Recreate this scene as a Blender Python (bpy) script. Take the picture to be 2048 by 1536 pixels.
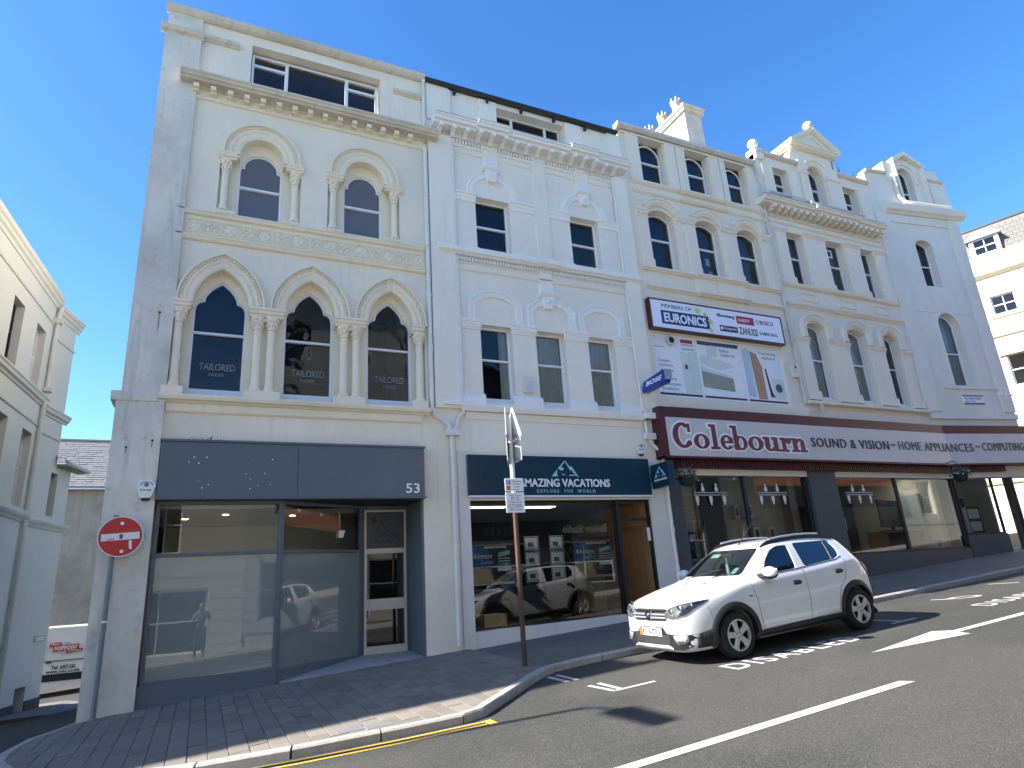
import bpy, bmesh, math, random
from mathutils import Vector, Matrix, Euler
from mathutils.geometry import tessellate_polygon
R = math.radians
random.seed(7)
for o in list(bpy.data.objects): bpy.data.objects.remove(o)
S = bpy.context.scene
C = S.collection

# ------------------------------------------------------------------ camera
CAM = Vector((0.0, -12.5, 1.788))
FPX, YAW, PITCH, ROLL = 1280.35, 0.454594, 0.302452, -0.067095
cy, sy, cp, sp = math.cos(YAW), math.sin(YAW), math.cos(PITCH), math.sin(PITCH)
FW = Vector((sy*cp, cy*cp, sp)); RT0 = Vector((cy, -sy, 0)); UP0 = RT0.cross(FW)
RT = RT0*math.cos(ROLL) + UP0*math.sin(ROLL); UP = -RT0*math.sin(ROLL) + UP0*math.cos(ROLL)
cam = bpy.data.cameras.new('camera'); camo = bpy.data.objects.new('camera', cam); C.objects.link(camo)
cam.sensor_width = 36; cam.lens = FPX/2048*36; cam.clip_start = 0.05; cam.clip_end = 2000
m3 = Matrix((RT, UP, -FW)).transposed(); camo.matrix_world = Matrix.Translation(CAM) @ m3.to_4x4()
S.camera = camo

# ------------------------------------------------------------------ world, sun, exposure
SUND = Vector((1.36, -0.27, -1.01)).normalized()          # direction the sunlight travels
SUN_EL = math.asin(-SUND.z); SUN_AZ = math.atan2(-SUND.x, -SUND.y)   # azimuth of the sun from +y, clockwise towards +x
w = bpy.data.worlds.new('World'); S.world = w; w.use_nodes = True
nt = w.node_tree; nt.nodes.clear()
sky = nt.nodes.new('ShaderNodeTexSky'); sky.sky_type = 'NISHITA'; sky.sun_disc = False
sky.sun_elevation = SUN_EL; sky.sun_rotation = SUN_AZ; sky.altitude = 0
sky.air_density = 1.0; sky.dust_density = 0.35; sky.ozone_density = 3.0
bg = nt.nodes.new('ShaderNodeBackground'); bg.inputs[1].default_value = 0.10
wo = nt.nodes.new('ShaderNodeOutputWorld')
hs = nt.nodes.new('ShaderNodeHueSaturation'); hs.inputs['Saturation'].default_value = 1.27; hs.inputs['Hue'].default_value = .506
nt.links.new(sky.outputs[0], hs.inputs['Color']); nt.links.new(hs.outputs[0], bg.inputs[0]); nt.links.new(bg.outputs[0], wo.inputs[0])
sl = bpy.data.lights.new('sun', 'SUN'); sl.energy = 4.6; sl.angle = R(0.53); sl.color = (1, 0.955, 0.88)
so = bpy.data.objects.new('sun', sl); C.objects.link(so); so.rotation_euler = SUND.to_track_quat('-Z', 'Y').to_euler()
so.location = (-30, 20, 40)
S.view_settings.view_transform = 'Standard'; S.view_settings.look = 'None'
S.view_settings.exposure = 1.8; S.view_settings.gamma = 1
S.render.engine = 'CYCLES'
S.cycles.max_bounces = 8; S.cycles.transparent_max_bounces = 12; S.cycles.glossy_bounces = 4; S.cycles.diffuse_bounces = 4

# ------------------------------------------------------------------ materials
MATS = {}
def nodes(name):
    m = bpy.data.materials.new(name); m.use_nodes = True; t = m.node_tree
    for n in list(t.nodes): t.nodes.remove(n)
    return m, t
def N(t, kind, **kw):
    n = t.nodes.new('ShaderNode'+kind)
    for k, v in kw.items(): setattr(n, k, v)
    return n
def L(t, a, b): t.links.new(a, b)
def ramp(t, src, p0, p1, c0=(0,0,0,1), c1=(1,1,1,1)):
    r = N(t, 'ValToRGB'); r.color_ramp.elements[0].position = p0; r.color_ramp.elements[1].position = p1
    r.color_ramp.elements[0].color = c0; r.color_ramp.elements[1].color = c1; L(t, src, r.inputs[0]); return r.outputs[0]
def noise(t, vec, scale, detail=4, rough=.55):
    n = N(t, 'TexNoise'); n.inputs['Scale'].default_value = scale; n.inputs['Detail'].default_value = detail; n.inputs['Roughness'].default_value = rough
    if vec is not None: L(t, vec, n.inputs['Vector'])
    return n.outputs[0]
def mapped(t, scale=(1,1,1), loc=(0,0,0)):
    tc = N(t, 'TexCoord'); mp = N(t, 'Mapping'); mp.inputs['Scale'].default_value = scale; mp.inputs['Location'].default_value = loc
    L(t, tc.outputs['Object'], mp.inputs[0]); return mp.outputs[0]
def mixc(t, fac, a, b, mode='MIX'):
    x = N(t, 'Mix', data_type='RGBA', blend_type=mode)
    for s, v in ((x.inputs['Factor'], fac), (x.inputs['A'], a), (x.inputs['B'], b)):
        if hasattr(v, 'links') or hasattr(v, 'is_linked'): L(t, v, s)
        elif isinstance(v, tuple): s.default_value = v if len(v) == 4 else v+(1,)
        else: s.default_value = v
    return x.outputs['Result']
def rgb(c): return tuple(c)+(1,) if len(c) == 3 else tuple(c)
def finish(name, m, t, col, rough=.8, metal=0, bump=None, bstr=.2, spec=.5, coat=0, dist=.02):
    b = N(t, 'BsdfPrincipled'); o = N(t, 'OutputMaterial'); L(t, b.outputs[0], o.inputs[0])
    if isinstance(col, tuple): b.inputs['Base Color'].default_value = rgb(col)
    else: L(t, col, b.inputs['Base Color'])
    if isinstance(rough, (int, float)): b.inputs['Roughness'].default_value = rough
    else: L(t, rough, b.inputs['Roughness'])
    b.inputs['Metallic'].default_value = metal; b.inputs['Specular IOR Level'].default_value = spec; b.inputs['Coat Weight'].default_value = coat
    if bump is not None:
        bp = N(t, 'Bump'); bp.inputs['Strength'].default_value = bstr; bp.inputs['Distance'].default_value = dist
        L(t, bump, bp.inputs['Height']); L(t, bp.outputs[0], b.inputs['Normal'])
    MATS[name] = m; return m
def stucco(name, base, dirt, amount=.35, bump=.25, seed=0, rough=.85, spots=.0):
    m, t = nodes(name); v = mapped(t, (1,1,1), (seed*3.1, seed*1.7, seed))
    big = ramp(t, noise(t, v, .55, 6, .65), .42, .75)
    st = ramp(t, noise(t, mapped(t, (4,4,.35), (seed,0,0)), 1.3, 5, .6), .5, .8)
    f = N(t, 'Math', operation='MAXIMUM'); L(t, big, f.inputs[0]); L(t, st, f.inputs[1])
    g = N(t, 'Math', operation='MULTIPLY'); L(t, f.outputs[0], g.inputs[0]); g.inputs[1].default_value = amount
    fine = noise(t, v, 14, 4)
    c = mixc(t, g.outputs[0], base, dirt); c = mixc(t, .10, c, mixc(t, fine, (.35,.35,.35), (1,1,1)), 'MULTIPLY')
    if spots:
        sp_ = ramp(t, noise(t, v, 5.5, 3, .5), .70-spots*.1, .80); c = mixc(t, mixc(t, .55, (0,0,0), sp_), c, dirt)
    h = noise(t, v, 70, 3, .6)
    return finish(name, m, t, c, rough, bump=h, bstr=bump, dist=.012)
def plain(name, col, rough=.5, metal=0, spec=.5, coat=0, var=.12, vs=6, bump=0, bs=60):
    m, t = nodes(name); v = mapped(t); n_ = noise(t, v, vs, 4)
    lo = tuple(max(0, x*(1-var)) for x in col[:3]); hi = tuple(min(1, x*(1+var)) for x in col[:3])
    c = mixc(t, n_, lo, hi)
    return finish(name, m, t, c, rough, metal, noise(t, v, bs, 3) if bump else None, bump, spec, coat)
stucco('cream', (.87,.79,.635), (.50,.47,.40), .40, .3, 1)
stucco('cream_trim', (.88,.785,.60), (.50,.46,.38), .33, .15, 2)
stucco('pier', (.76,.72,.62), (.31,.31,.285), .75, .35, 3, spots=.8)
stucco('white_b', (.88,.82,.70), (.60,.57,.51), .34, .4, 4)
stucco('trim_b', (.88,.865,.82), (.58,.57,.55), .25, .12, 5)
stucco('cream_c', (.83,.755,.61), (.53,.50,.45), .3, .25, 6)
stucco('cream_d', (.83,.755,.625), (.54,.51,.47), .32, .2, 7)
stucco('white_e', (.77,.735,.65), (.50,.495,.47), .35, .2, 8)
stucco('cream_f', (.80,.72,.56), (.62,.55,.43), .2, .1, 9)
stucco('grey_g', (.60,.575,.505), (.43,.41,.36), .28, .15, 10)
stucco('soiled_stone', (.66,.60,.48), (.22,.20,.165), .55, .3, 11)
stucco('roughcast', (.42,.385,.315), (.22,.20,.165), .9, .9, 12, spots=1)
stucco('chimney_render', (.66,.63,.57), (.25,.23,.21), .6, .6, 13, spots=1)
stucco('opp_cream', (.74,.69,.56), (.55,.50,.40), .2, .1, 14)
plain('sash_white', (.80,.81,.84), .35, var=.05)
plain('sash_grey', (.70,.72,.78), .4, var=.06)
plain('pvc', (.78,.80,.83), .3, var=.04)
plain('pipe_white', (.72,.70,.66), .4, var=.12, vs=3)
plain('pipe_soiled', (.56,.53,.47), .5, var=.3, vs=3)
plain('gutter_dark', (.025,.03,.03), .4)
plain('slate_blue', (.100,.125,.150), .5, var=.1, vs=2)       # grey blue joinery of the left shop
plain('navy', (.003,.034,.062), .3, var=.08)
plain('maroon', (.075,.014,.02), .4, var=.15, vs=4)
plain('silver_board', (.56,.545,.55), .4, .0, var=.07, vs=1.2)
plain('lightbox', (.80,.82,.90), .25, var=.03)
plain('charcoal', (.055,.065,.075), .6, var=.2, vs=3, bump=.1)
plain('black', (.012,.012,.013), .5)
plain('black_gloss', (.01,.01,.012), .12)
plain('white_paint', (.44,.43,.405), .6, var=.14, vs=14)
plain('ink', (.02,.02,.025), .5)
plain('vinyl', (.20,.22,.23), .5)
plain('ink_grey', (.09,.09,.09), .5)
plain('letter_white', (.85,.86,.88), .4, var=.02)
plain('letter_cyan', (.30,.62,.72), .4, var=.02)
plain('letter_maroon', (.16,.03,.045), .4, var=.1)
plain('eur_blue', (.01,.03,.16), .35, var=.03)
plain('star_yellow', (.62,.60,.06), .4)
plain('neff_red', (.40,.01,.03), .4)
plain('sign_red', (.50,.012,.018), .3, var=.06)
plain('sign_white', (.74,.77,.80), .3, var=.05)
plain('sign_back', (.68,.69,.68), .35, .2)
plain('orange', (.75,.14,.02), .4)
plain('p_blue', (.04,.08,.36), .4)
plain('bose_blue', (.01,.05,.30), .3)
plain('galv', (.40,.42,.43), .4, .6, var=.15)
plain('pole_grey', (.16,.19,.21), .45, .1, var=.3, vs=5)
plain('lead', (.17,.185,.195), .6, var=.15)
plain('silver_paint', (.50,.51,.52), .35, .2, var=.05)
plain('rust', (.085,.042,.030), .8, var=.45, vs=9, bump=.2)
plain('timber', (.26,.135,.05), .5, var=.35, vs=3)
plain('pine', (.50,.30,.13), .5, var=.2)
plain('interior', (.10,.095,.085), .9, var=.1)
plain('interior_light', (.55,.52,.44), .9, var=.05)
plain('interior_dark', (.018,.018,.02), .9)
plain('curtain', (.62,.62,.58), .9, var=.1)
plain('curtain_red', (.30,.10,.09), .9, var=.2)
plain('roof_felt', (.12,.12,.12), .9)
plain('dark_bronze', (.02,.02,.022), .6)
plain('door_cream', (.55,.50,.40), .5, var=.15)
plain('skirting', (.05,.05,.055), .7)
plain('leaf', (.05,.10,.02), .6, var=.5, vs=30)
plain('leaf_dry', (.10,.10,.04), .8, var=.4, vs=30)
plain('petal_purple', (.42,.13,.50), .6, var=.3, vs=30)
plain('petal_white', (.80,.78,.70), .6)
plain('basket', (.015,.03,.025), .7)
plain('kerb', (.34,.32,.29), .85, var=.3, vs=9, bump=.4, bs=90)
plain('yellow_line', (.50,.32,.05), .7, var=.2, vs=25)
plain('poster_blue', (.03,.09,.30), .4, var=.6, vs=3)
plain('poster_sand', (.55,.42,.25), .4, var=.3)
plain('poster_dark', (.02,.025,.04), .4)
plain('paper', (.78,.80,.85), .5, var=.04)
plain('appliance', (.60,.68,.63), .35, var=.12, vs=2)
plain('appliance_dark', (.28,.29,.24), .35, var=.2)
plain('sky_print', (.45,.58,.66), .4, var=.15, vs=2)
plain('brick_print', (.40,.24,.15), .5, var=.3)
plain('brick_red', (.46,.17,.08), .8, var=.25, vs=4)
plain('terracotta', (.50,.41,.28), .8, var=.25)
plain('alarm', (.74,.77,.74), .3, var=.04)
plain('alarm_yellow', (.66,.66,.48), .4)
plain('green_logo', (.02,.22,.16), .4)
plain('blue_logo', (.02,.07,.25), .4)
plain('skin', (.50,.28,.20), .5)
plain('jeans', (.03,.045,.09), .85)
plain('jumper', (.20,.20,.22), .9)
plain('hair', (.05,.035,.025), .7)
plain('red_carpet', (.10,.05,.03), .9)

def emit(name, col, s):
    m, t = nodes(name); e = N(t, 'Emission'); e.inputs[0].default_value = rgb(col); e.inputs[1].default_value = s
    o = N(t, 'OutputMaterial'); L(t, e.outputs[0], o.inputs[0]); MATS[name] = m
emit('lamp_panel', (1,.93,.78), 2.2); emit('downlight', (1,.80,.50), 9)
def glass(name, tint=(.8,.84,.84), boost=1.7, wav=.0, ws=1.5, ior=1.5, haze=None, hz=0.0):
    m, t = nodes(name); tr = N(t, 'BsdfTransparent'); tr.inputs[0].default_value = rgb(tint)
    gl = N(t, 'BsdfGlossy'); gl.inputs['Roughness'].default_value = 0.0; gl.inputs[0].default_value = (.95,.97,1,1)
    fr = N(t, 'Fresnel'); fr.inputs[0].default_value = ior
    mu = N(t, 'Math', operation='MULTIPLY', use_clamp=True); L(t, fr.outputs[0], mu.inputs[0]); mu.inputs[1].default_value = boost
    base = tr.outputs[0]
    if haze:
        df = N(t, 'BsdfDiffuse'); df.inputs[0].default_value = rgb(haze); mh = N(t, 'MixShader')
        mh.inputs[0].default_value = hz; L(t, tr.outputs[0], mh.inputs[1]); L(t, df.outputs[0], mh.inputs[2]); base = mh.outputs[0]
    mx = N(t, 'MixShader'); L(t, mu.outputs[0], mx.inputs[0]); L(t, base, mx.inputs[1]); L(t, gl.outputs[0], mx.inputs[2])
    if wav:
        bp = N(t, 'Bump'); bp.inputs['Strength'].default_value = wav; bp.inputs['Distance'].default_value = .05
        L(t, noise(t, mapped(t), ws, 2), bp.inputs['Height']); L(t, bp.outputs[0], gl.inputs['Normal'])
    o = N(t, 'OutputMaterial'); L(t, mx.outputs[0], o.inputs[0]); MATS[name] = m
glass('glass_old', (.72,.76,.78), 1.15, .22, 1.7)
glass('glass', (.78,.82,.82), 1.7, .02, .9)
glass('glass_shop', (.74,.79,.78), 2.0, .012, .7)
glass('glass_clear', (.95,.96,.96), 1.0, .02, .9)
glass('glass_frost', (.62,.68,.66), 2.0, .012, .7, haze=(.34,.39,.38), hz=.55)
glass('glass_film', (.5,.5,.5), 1.8, .1, 1.6, haze=(.23,.20,.18), hz=.62)
glass('glass_car', (.40,.50,.45), 1.7)
glass('glass_tint', (.10,.13,.16), 2.2)
glass('lens', (.85,.88,.9), 2.0)

def asphalt():
    m, t = nodes('asphalt'); v = mapped(t)
    n1 = noise(t, v, .35, 5, .6); n2 = noise(t, v, 120, 2, .7); n3 = noise(t, v, 2.2, 6, .7)
    vo = N(t, 'TexVoronoi'); vo.inputs['Scale'].default_value = 95; L(t, v, vo.inputs['Vector'])
    c = mixc(t, ramp(t, n1, .35, .7), (.034,.035,.033), (.056,.055,.049))
    c = mixc(t, ramp(t, n3, .45, .75), c, (.037,.038,.036)); c = mixc(t, .8, c, mixc(t, noise(t, v, 26, 3, .75), (.0,.0,.0), (2.0,2.0,2.0)), 'MULTIPLY'); 
    tr_ = noise(t, mapped(t, (.06,1.1,1)), 1.0, 4, .6); c = mixc(t, mixc(t, .55, (0,0,0), ramp(t, tr_, .45, .70)), c, (.030,.031,.030)); pt_ = noise(t, mapped(t, (.35,.5,1), (3,1,0)), .5, 2, .4); c = mixc(t, mixc(t, .35, (0,0,0), ramp(t, pt_, .52, .56)), c, (.075,.072,.063))
    sp_ = ramp(t, vo.outputs['Color'], .62, .95); c = mixc(t, mixc(t, .75, (0,0,0), sp_), c, (.12,.117,.108))
    c = mixc(t, .55, c, mixc(t, n2, (.35,.35,.35), (1.5,1.5,1.5)), 'MULTIPLY')
    finish('asphalt', m, t, c, .85, bump=vo.outputs['Distance'], bstr=.45, dist=.012, spec=.35)
asphalt()
def paving():
    m, t = nodes('paving_far'); v = mapped(t)
    n1 = noise(t, v, .8, 6, .65); n2 = noise(t, v, 60, 3, .6)
    c = mixc(t, ramp(t, n1, .35, .7), (.115,.105,.095), (.165,.15,.135)); c = mixc(t, .4, c, mixc(t, n2, (.5,.5,.5), (1.3,1.3,1.3)), 'MULTIPLY')
    finish('paving_far', m, t, c, .9, bump=n2, bstr=.3, dist=.01)
    plain('paving_light', (.30,.28,.25), .9, var=.2)
    m, t = nodes('paver'); v = mapped(t)
    oi = N(t, 'ObjectInfo'); geo = noise(t, v, 3.0, 5, .6); n2 = noise(t, v, 90, 3, .6)
    c = mixc(t, oi.outputs['Random'], (.155,.136,.113), (.235,.20,.16)); c = mixc(t, ramp(t, geo, .4, .75), c, (.16,.145,.125))
    c = mixc(t, .45, c, mixc(t, n2, (.5,.5,.5), (1.35,1.35,1.35)), 'MULTIPLY')
    finish('paver', m, t, c, .9, bump=n2, bstr=.35, dist=.008)
paving()
def slate():
    m, t = nodes('slate'); v = mapped(t); oi = N(t, 'ObjectInfo')
    c = mixc(t, noise(t, v, 1.3, 5), (.15,.15,.155), (.30,.29,.275)); c = mixc(t, noise(t, v, 9, 4), c, (.22,.21,.19))
    finish('slate', m, t, c, .7, bump=noise(t, v, 30, 3), bstr=.2)
    m, t = nodes('slate_grey'); v = mapped(t)
    c = mixc(t, noise(t, v, 2.0, 5), (.10,.097,.09), (.19,.18,.165)); finish('slate_grey', m, t, c, .7)
slate()
m, t = nodes('car_white'); finish('car_white', m, t, (.64,.645,.645), .3, coat=1.0, spec=.5)
m, t = nodes('tyre'); finish('tyre', m, t, (.008,.008,.008), .85, bump=noise(t, mapped(t), 60, 2), bstr=.2)
m, t = nodes('cladding'); finish('cladding', m, t, (.013,.0135,.0145), .6, bump=noise(t, mapped(t), 200, 2), bstr=.1)
m, t = nodes('alloy'); finish('alloy', m, t, (.55,.54,.52), .35, .6)
m, t = nodes('chrome'); finish('chrome', m, t, (.80,.82,.85), .08, 1.0)
m, t = nodes('satin'); finish('satin', m, t, (.62,.64,.66), .3, .7)
m, t = nodes('tail_red'); finish('tail_red', m, t, (.45,.015,.02), .12, coat=1)
m, t = nodes('seat'); finish('seat', m, t, (.05,.05,.055), .9)
m, t = nodes('van_white'); finish('van_white', m, t, (.78,.77,.72), .35, coat=.6)
m, t = nodes('print_grad'); finish('print_grad', m, t, mixc(t, noise(t, mapped(t), 2.2, 3), (.40,.52,.50), (.75,.80,.80)), .4)

# ------------------------------------------------------------------ mesh helpers
def link(o, parent=None):
    C.objects.link(o)
    if parent is not None: o.parent = parent
    return o
ROOT = {}            # object name -> world matrix of its root frame
FR = Matrix()        # current authoring frame
def setframe(mat=None):
    global FR; FR = mat if mat is not None else Matrix()
def frame(x, y, ang, z=0): return Matrix.Translation((x, y, z)) @ Matrix.Rotation(R(ang), 4, 'Z')
def empty(name, loc, rz=0, label=None, cat=None, group=None):
    o = bpy.data.objects.new(name, None); link(o); o.empty_display_size = .3
    o.location = loc; o.rotation_euler = (0, 0, rz); ROOT[o.name] = Matrix.Translation(loc) @ Matrix.Rotation(rz, 4, 'Z')
    if label: tag(o, label, cat, group)
    return o
def tag(o, label, cat, group=None):
    o['label'] = label; o['category'] = cat
    if group: o['group'] = group
    return o
def poly_area(p): return .5*sum(p[i][0]*p[(i+1)%len(p)][1]-p[(i+1)%len(p)][0]*p[i][1] for i in range(len(p)))
class MB:
    def __init__(s): s.v = []; s.f = []; s.mi = []; s.cur = 0
    def add(s, vs, fs):
        n = len(s.v); s.v += [tuple(v) for v in vs]; s.f += [tuple(i+n for i in f) for f in fs]; s.mi += [s.cur]*len(fs); return s
    def box(s, x0, x1, y0, y1, z0, z1):
        if x0 > x1: x0, x1 = x1, x0
        if y0 > y1: y0, y1 = y1, y0
        if z0 > z1: z0, z1 = z1, z0
        return s.add([(x0,y0,z0),(x1,y0,z0),(x1,y1,z0),(x0,y1,z0),(x0,y0,z1),(x1,y0,z1),(x1,y1,z1),(x0,y1,z1)],
                     [(0,3,2,1),(4,5,6,7),(0,1,5,4),(1,2,6,5),(2,3,7,6),(3,0,4,7)])
    def obox(s, c, ax, ay, az):      # oriented box: centre and three half axes
        c, ax, ay, az = map(Vector, (c, ax, ay, az)); vs = []
        for k in (-1, 1):
            for j, i in ((-1,-1),(-1,1),(1,1),(1,-1)): vs.append(c+ax*i+ay*j+az*k)
        return s.add(vs, [(0,3,2,1),(4,5,6,7),(0,1,5,4),(1,2,6,5),(2,3,7,6),(3,0,4,7)])
    def prism(s, poly, y0, y1, holes=(), back=True):   # polygon in xz, extruded in y (y0 = front)
        loops = [list(poly)]+[list(h) for h in holes]
        if poly_area(loops[0]) < 0: loops[0].reverse()
        for h in loops[1:]:
            if poly_area(h) > 0: h.reverse()
        flat = [p for l in loops for p in l]; n = len(flat)
        tris = tessellate_polygon([[Vector((p[0], p[1], 0)) for p in l] for l in loops])
        vs = [(p[0], y0, p[1]) for p in flat]+[(p[0], y1, p[1]) for p in flat]; fs = []
        for t_ in tris:
            a, b, c = t_; pa, pb, pc = flat[a], flat[b], flat[c]
            ar = (pb[0]-pa[0])*(pc[1]-pa[1])-(pc[0]-pa[0])*(pb[1]-pa[1])
            if ar < 0: a, c = c, a
            fs.append((a, b, c))
            if back: fs.append((c+n, b+n, a+n))
        k = 0
        for l in loops:
            m_ = len(l)
            for i in range(m_):
                a, b = k+i, k+(i+1) % m_; fs.append((b, a, a+n, b+n))
            k += m_
        return s.add(vs, fs)
    def sweep(s, path, prof, closed=False, y0=0):      # path in xz; profile (n, d): n along left normal, d outwards (-y)
        P = [Vector(p) for p in path]; n = len(P); k = len(prof); vs = []
        for i in range(n):
            if closed or 0 < i < n-1:
                a = (P[i]-P[i-1]).normalized(); b = (P[(i+1) % n]-P[i]).normalized()
            else:
                a = b = (P[1]-P[0]).normalized() if i == 0 else (P[-1]-P[-2]).normalized()
            na = Vector((-a.y, a.x)); nb = Vector((-b.y, b.x)); nn = na+nb
            if nn.length < 1e-6: nn = na
            nn.normalize(); sc = 1/max(.35, nn.dot(na)); nn = nn*sc
            for (o_, d) in prof: q = P[i]+nn*o_; vs.append((q.x, y0-d, q.y))
        fs = []
        for i in range(n if closed else n-1):
            for j in range(k):
                a, b = i*k+j, i*k+(j+1) % k; c, d = ((i+1) % n)*k+(j+1) % k, ((i+1) % n)*k+j
                fs.append((a, b, c, d))
        if not closed: fs.append(tuple(range(k))[::-1]); fs.append(tuple((n-1)*k+j for j in range(k)))
        return s.add(vs, fs)
    def run(s, x0, x1, prof, y0=0): return s.sweep([(x0, 0), (x1, 0)], prof, y0=y0)   # horizontal moulding, profile (z, d)
    def lathe(s, cx, cy_, prof, n=14):
        vs = [(cx+r*math.cos(2*math.pi*j/n), cy_+r*math.sin(2*math.pi*j/n), z) for r, z in prof for j in range(n)]; fs = []
        for i in range(len(prof)-1):
            for j in range(n): fs.append((i*n+j, i*n+(j+1) % n, (i+1)*n+(j+1) % n, (i+1)*n+j))
        fs.append(tuple(range(n))[::-1]); fs.append(tuple((len(prof)-1)*n+j for j in range(n)))
        return s.add(vs, fs)
    def tube(s, pts, r, n=8, cap=True):
        P = [Vector(p) for p in pts]; vs = []; up = None
        rr = r if isinstance(r, (list, tuple)) else [r]*len(P)
        for i in range(len(P)):
            d = ((P[min(i+1, len(P)-1)]-P[i]).normalized()+(P[i]-P[max(i-1, 0)]).normalized())
            if d.length < 1e-6: d = Vector((0,0,1))
            d.normalize()
            if up is None: up = d.orthogonal().normalized()
            up = (up-d*up.dot(d)).normalized(); sd = d.cross(up)
            for j in range(n): vs.append(P[i]+(up*math.cos(2*math.pi*j/n)+sd*math.sin(2*math.pi*j/n))*rr[i])
        fs = [(i*n+j, i*n+(j+1) % n, (i+1)*n+(j+1) % n, (i+1)*n+j) for i in range(len(P)-1) for j in range(n)]
        if cap: fs.append(tuple(range(n))[::-1]); fs.append(tuple((len(P)-1)*n+j for j in range(n)))
        return s.add(vs, fs)
    def ball(s, c, rx, ry, rz, nu=8, nv=5):
        vs = []; fs = []
        for i in range(nv+1):
            a = math.pi*i/nv
            for j in range(nu): b = 2*math.pi*j/nu; vs.append((c[0]+rx*math.sin(a)*math.cos(b), c[1]+ry*math.sin(a)*math.sin(b), c[2]+rz*math.cos(a)))
        for i in range(nv):
            for j in range(nu): fs.append((i*nu+j, (i+1)*nu+j, (i+1)*nu+(j+1) % nu, i*nu+(j+1) % nu))
        return s.add(vs, fs)
    def quad(s, a, b, c, d): return s.add([a, b, c, d], [(0, 1, 2, 3)])
    def build(s, name, mat, parent=None, smooth=0, bev=0, kind=None, world=False):
        me = bpy.data.meshes.new(name); W = FR
        rm = ROOT.get(parent.name) if parent is not None else None
        T = (rm.inverted() @ W) if rm is not None else W
        me.from_pydata([T @ Vector(v) for v in s.v], [], s.f)
        for mm in ([mat] if isinstance(mat, str) else mat): me.materials.append(MATS[mm])
        if len(me.materials) > 1:
            for p, i in zip(me.polygons, s.mi): p.material_index = i
        if smooth:
            for p in me.polygons: p.use_smooth = True
            me.set_sharp_from_angle(angle=R(smooth))
        me.update()
        o = bpy.data.objects.new(name, me); link(o, parent)
        if rm is not None: ROOT[o.name] = rm
        if bev:
            b = o.modifiers.new('bevel', 'BEVEL'); b.width = bev; b.segments = 2; b.limit_method = 'ANGLE'; b.angle_limit = R(40)
        if kind: o['kind'] = kind
        return o
def fix_normals(o):
    bm = bmesh.new(); bm.from_mesh(o.data); bmesh.ops.recalc_face_normals(bm, faces=bm.faces); bm.to_mesh(o.data); bm.free(); return o

# 2D outlines (x, z), counter-clockwise
def rect(x0, x1, z0, z1): return [(x0,z0),(x1,z0),(x1,z1),(x0,z1)]
def arc(cx, cz, r, a0, a1, n): return [(cx+r*math.cos(R(a0+(a1-a0)*i/n)), cz+r*math.sin(R(a0+(a1-a0)*i/n))) for i in range(n+1)]
def round_arch(x0, x1, z0, zs, n=14): return [(x0,z0),(x1,z0)]+arc((x0+x1)/2, zs, (x1-x0)/2, 0, 180, n)
def seg_pts(x0, x1, zs, rise, n=10):    # segmental arch from right to left
    a = (x1-x0)/2; r = (a*a+rise*rise)/(2*rise); th = math.degrees(math.asin(a/r)); return arc((x0+x1)/2, zs+rise-r, r, 90-th, 90+th, n)
def seg_arch(x0, x1, z0, zs, rise, n=10): return [(x0,z0),(x1,z0)]+seg_pts(x0, x1, zs, rise, n)
def point_pts(cx, a, zs, h, n=9):       # pointed arch, right to left
    r = (a*a+h*h)/(2*a); t_ = math.degrees(math.asin(min(1, h/r)))
    right = arc(cx+a-r, zs, r, 0, t_, n); return right+[(2*cx-x, z) for x, z in reversed(right[:-1])]
def inset(poly, d):
    p = list(poly); n = len(p); out = []
    if poly_area(p) < 0: p.reverse()
    for i in range(n):
        a = Vector(p[i])-Vector(p[i-1]); b = Vector(p[(i+1) % n])-Vector(p[i])
        if a.length < 1e-7 or b.length < 1e-7: out.append(p[i]); continue
        a.normalize(); b.normalize(); na = Vector((-a.y, a.x)); nb = Vector((-b.y, b.x)); nn = (na+nb)
        if nn.length < 1e-6: nn = na
        nn.normalize(); q = Vector(p[i])+nn*(d/max(.5, nn.dot(na))); out.append((q.x, q.y))
    return out
def clip(poly, z, above):
    out = []; n = len(poly)
    for i in range(n):
        a, b = poly[i], poly[(i+1) % n]; ia = (a[1] >= z) == above; ib = (b[1] >= z) == above
        if ia: out.append(a)
        if ia != ib: t_ = (z-a[1])/(b[1]-a[1]); out.append((a[0]+t_*(b[0]-a[0]), z))
    return out
def pane(poly, y, mat, parent, name='pane'):
    mb = MB(); tr = tessellate_polygon([[Vector((p[0], p[1], 0)) for p in poly]])
    fs = []
    for a, b, c in tr:
        pa, pb, pc = poly[a], poly[b], poly[c]
        if (pb[0]-pa[0])*(pc[1]-pa[1])-(pc[0]-pa[0])*(pb[1]-pa[1]) < 0: a, c = c, a
        fs.append((a, b, c))
    mb.add([(p[0], y, p[1]) for p in poly], fs); return mb.build(name, mat, parent)
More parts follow.
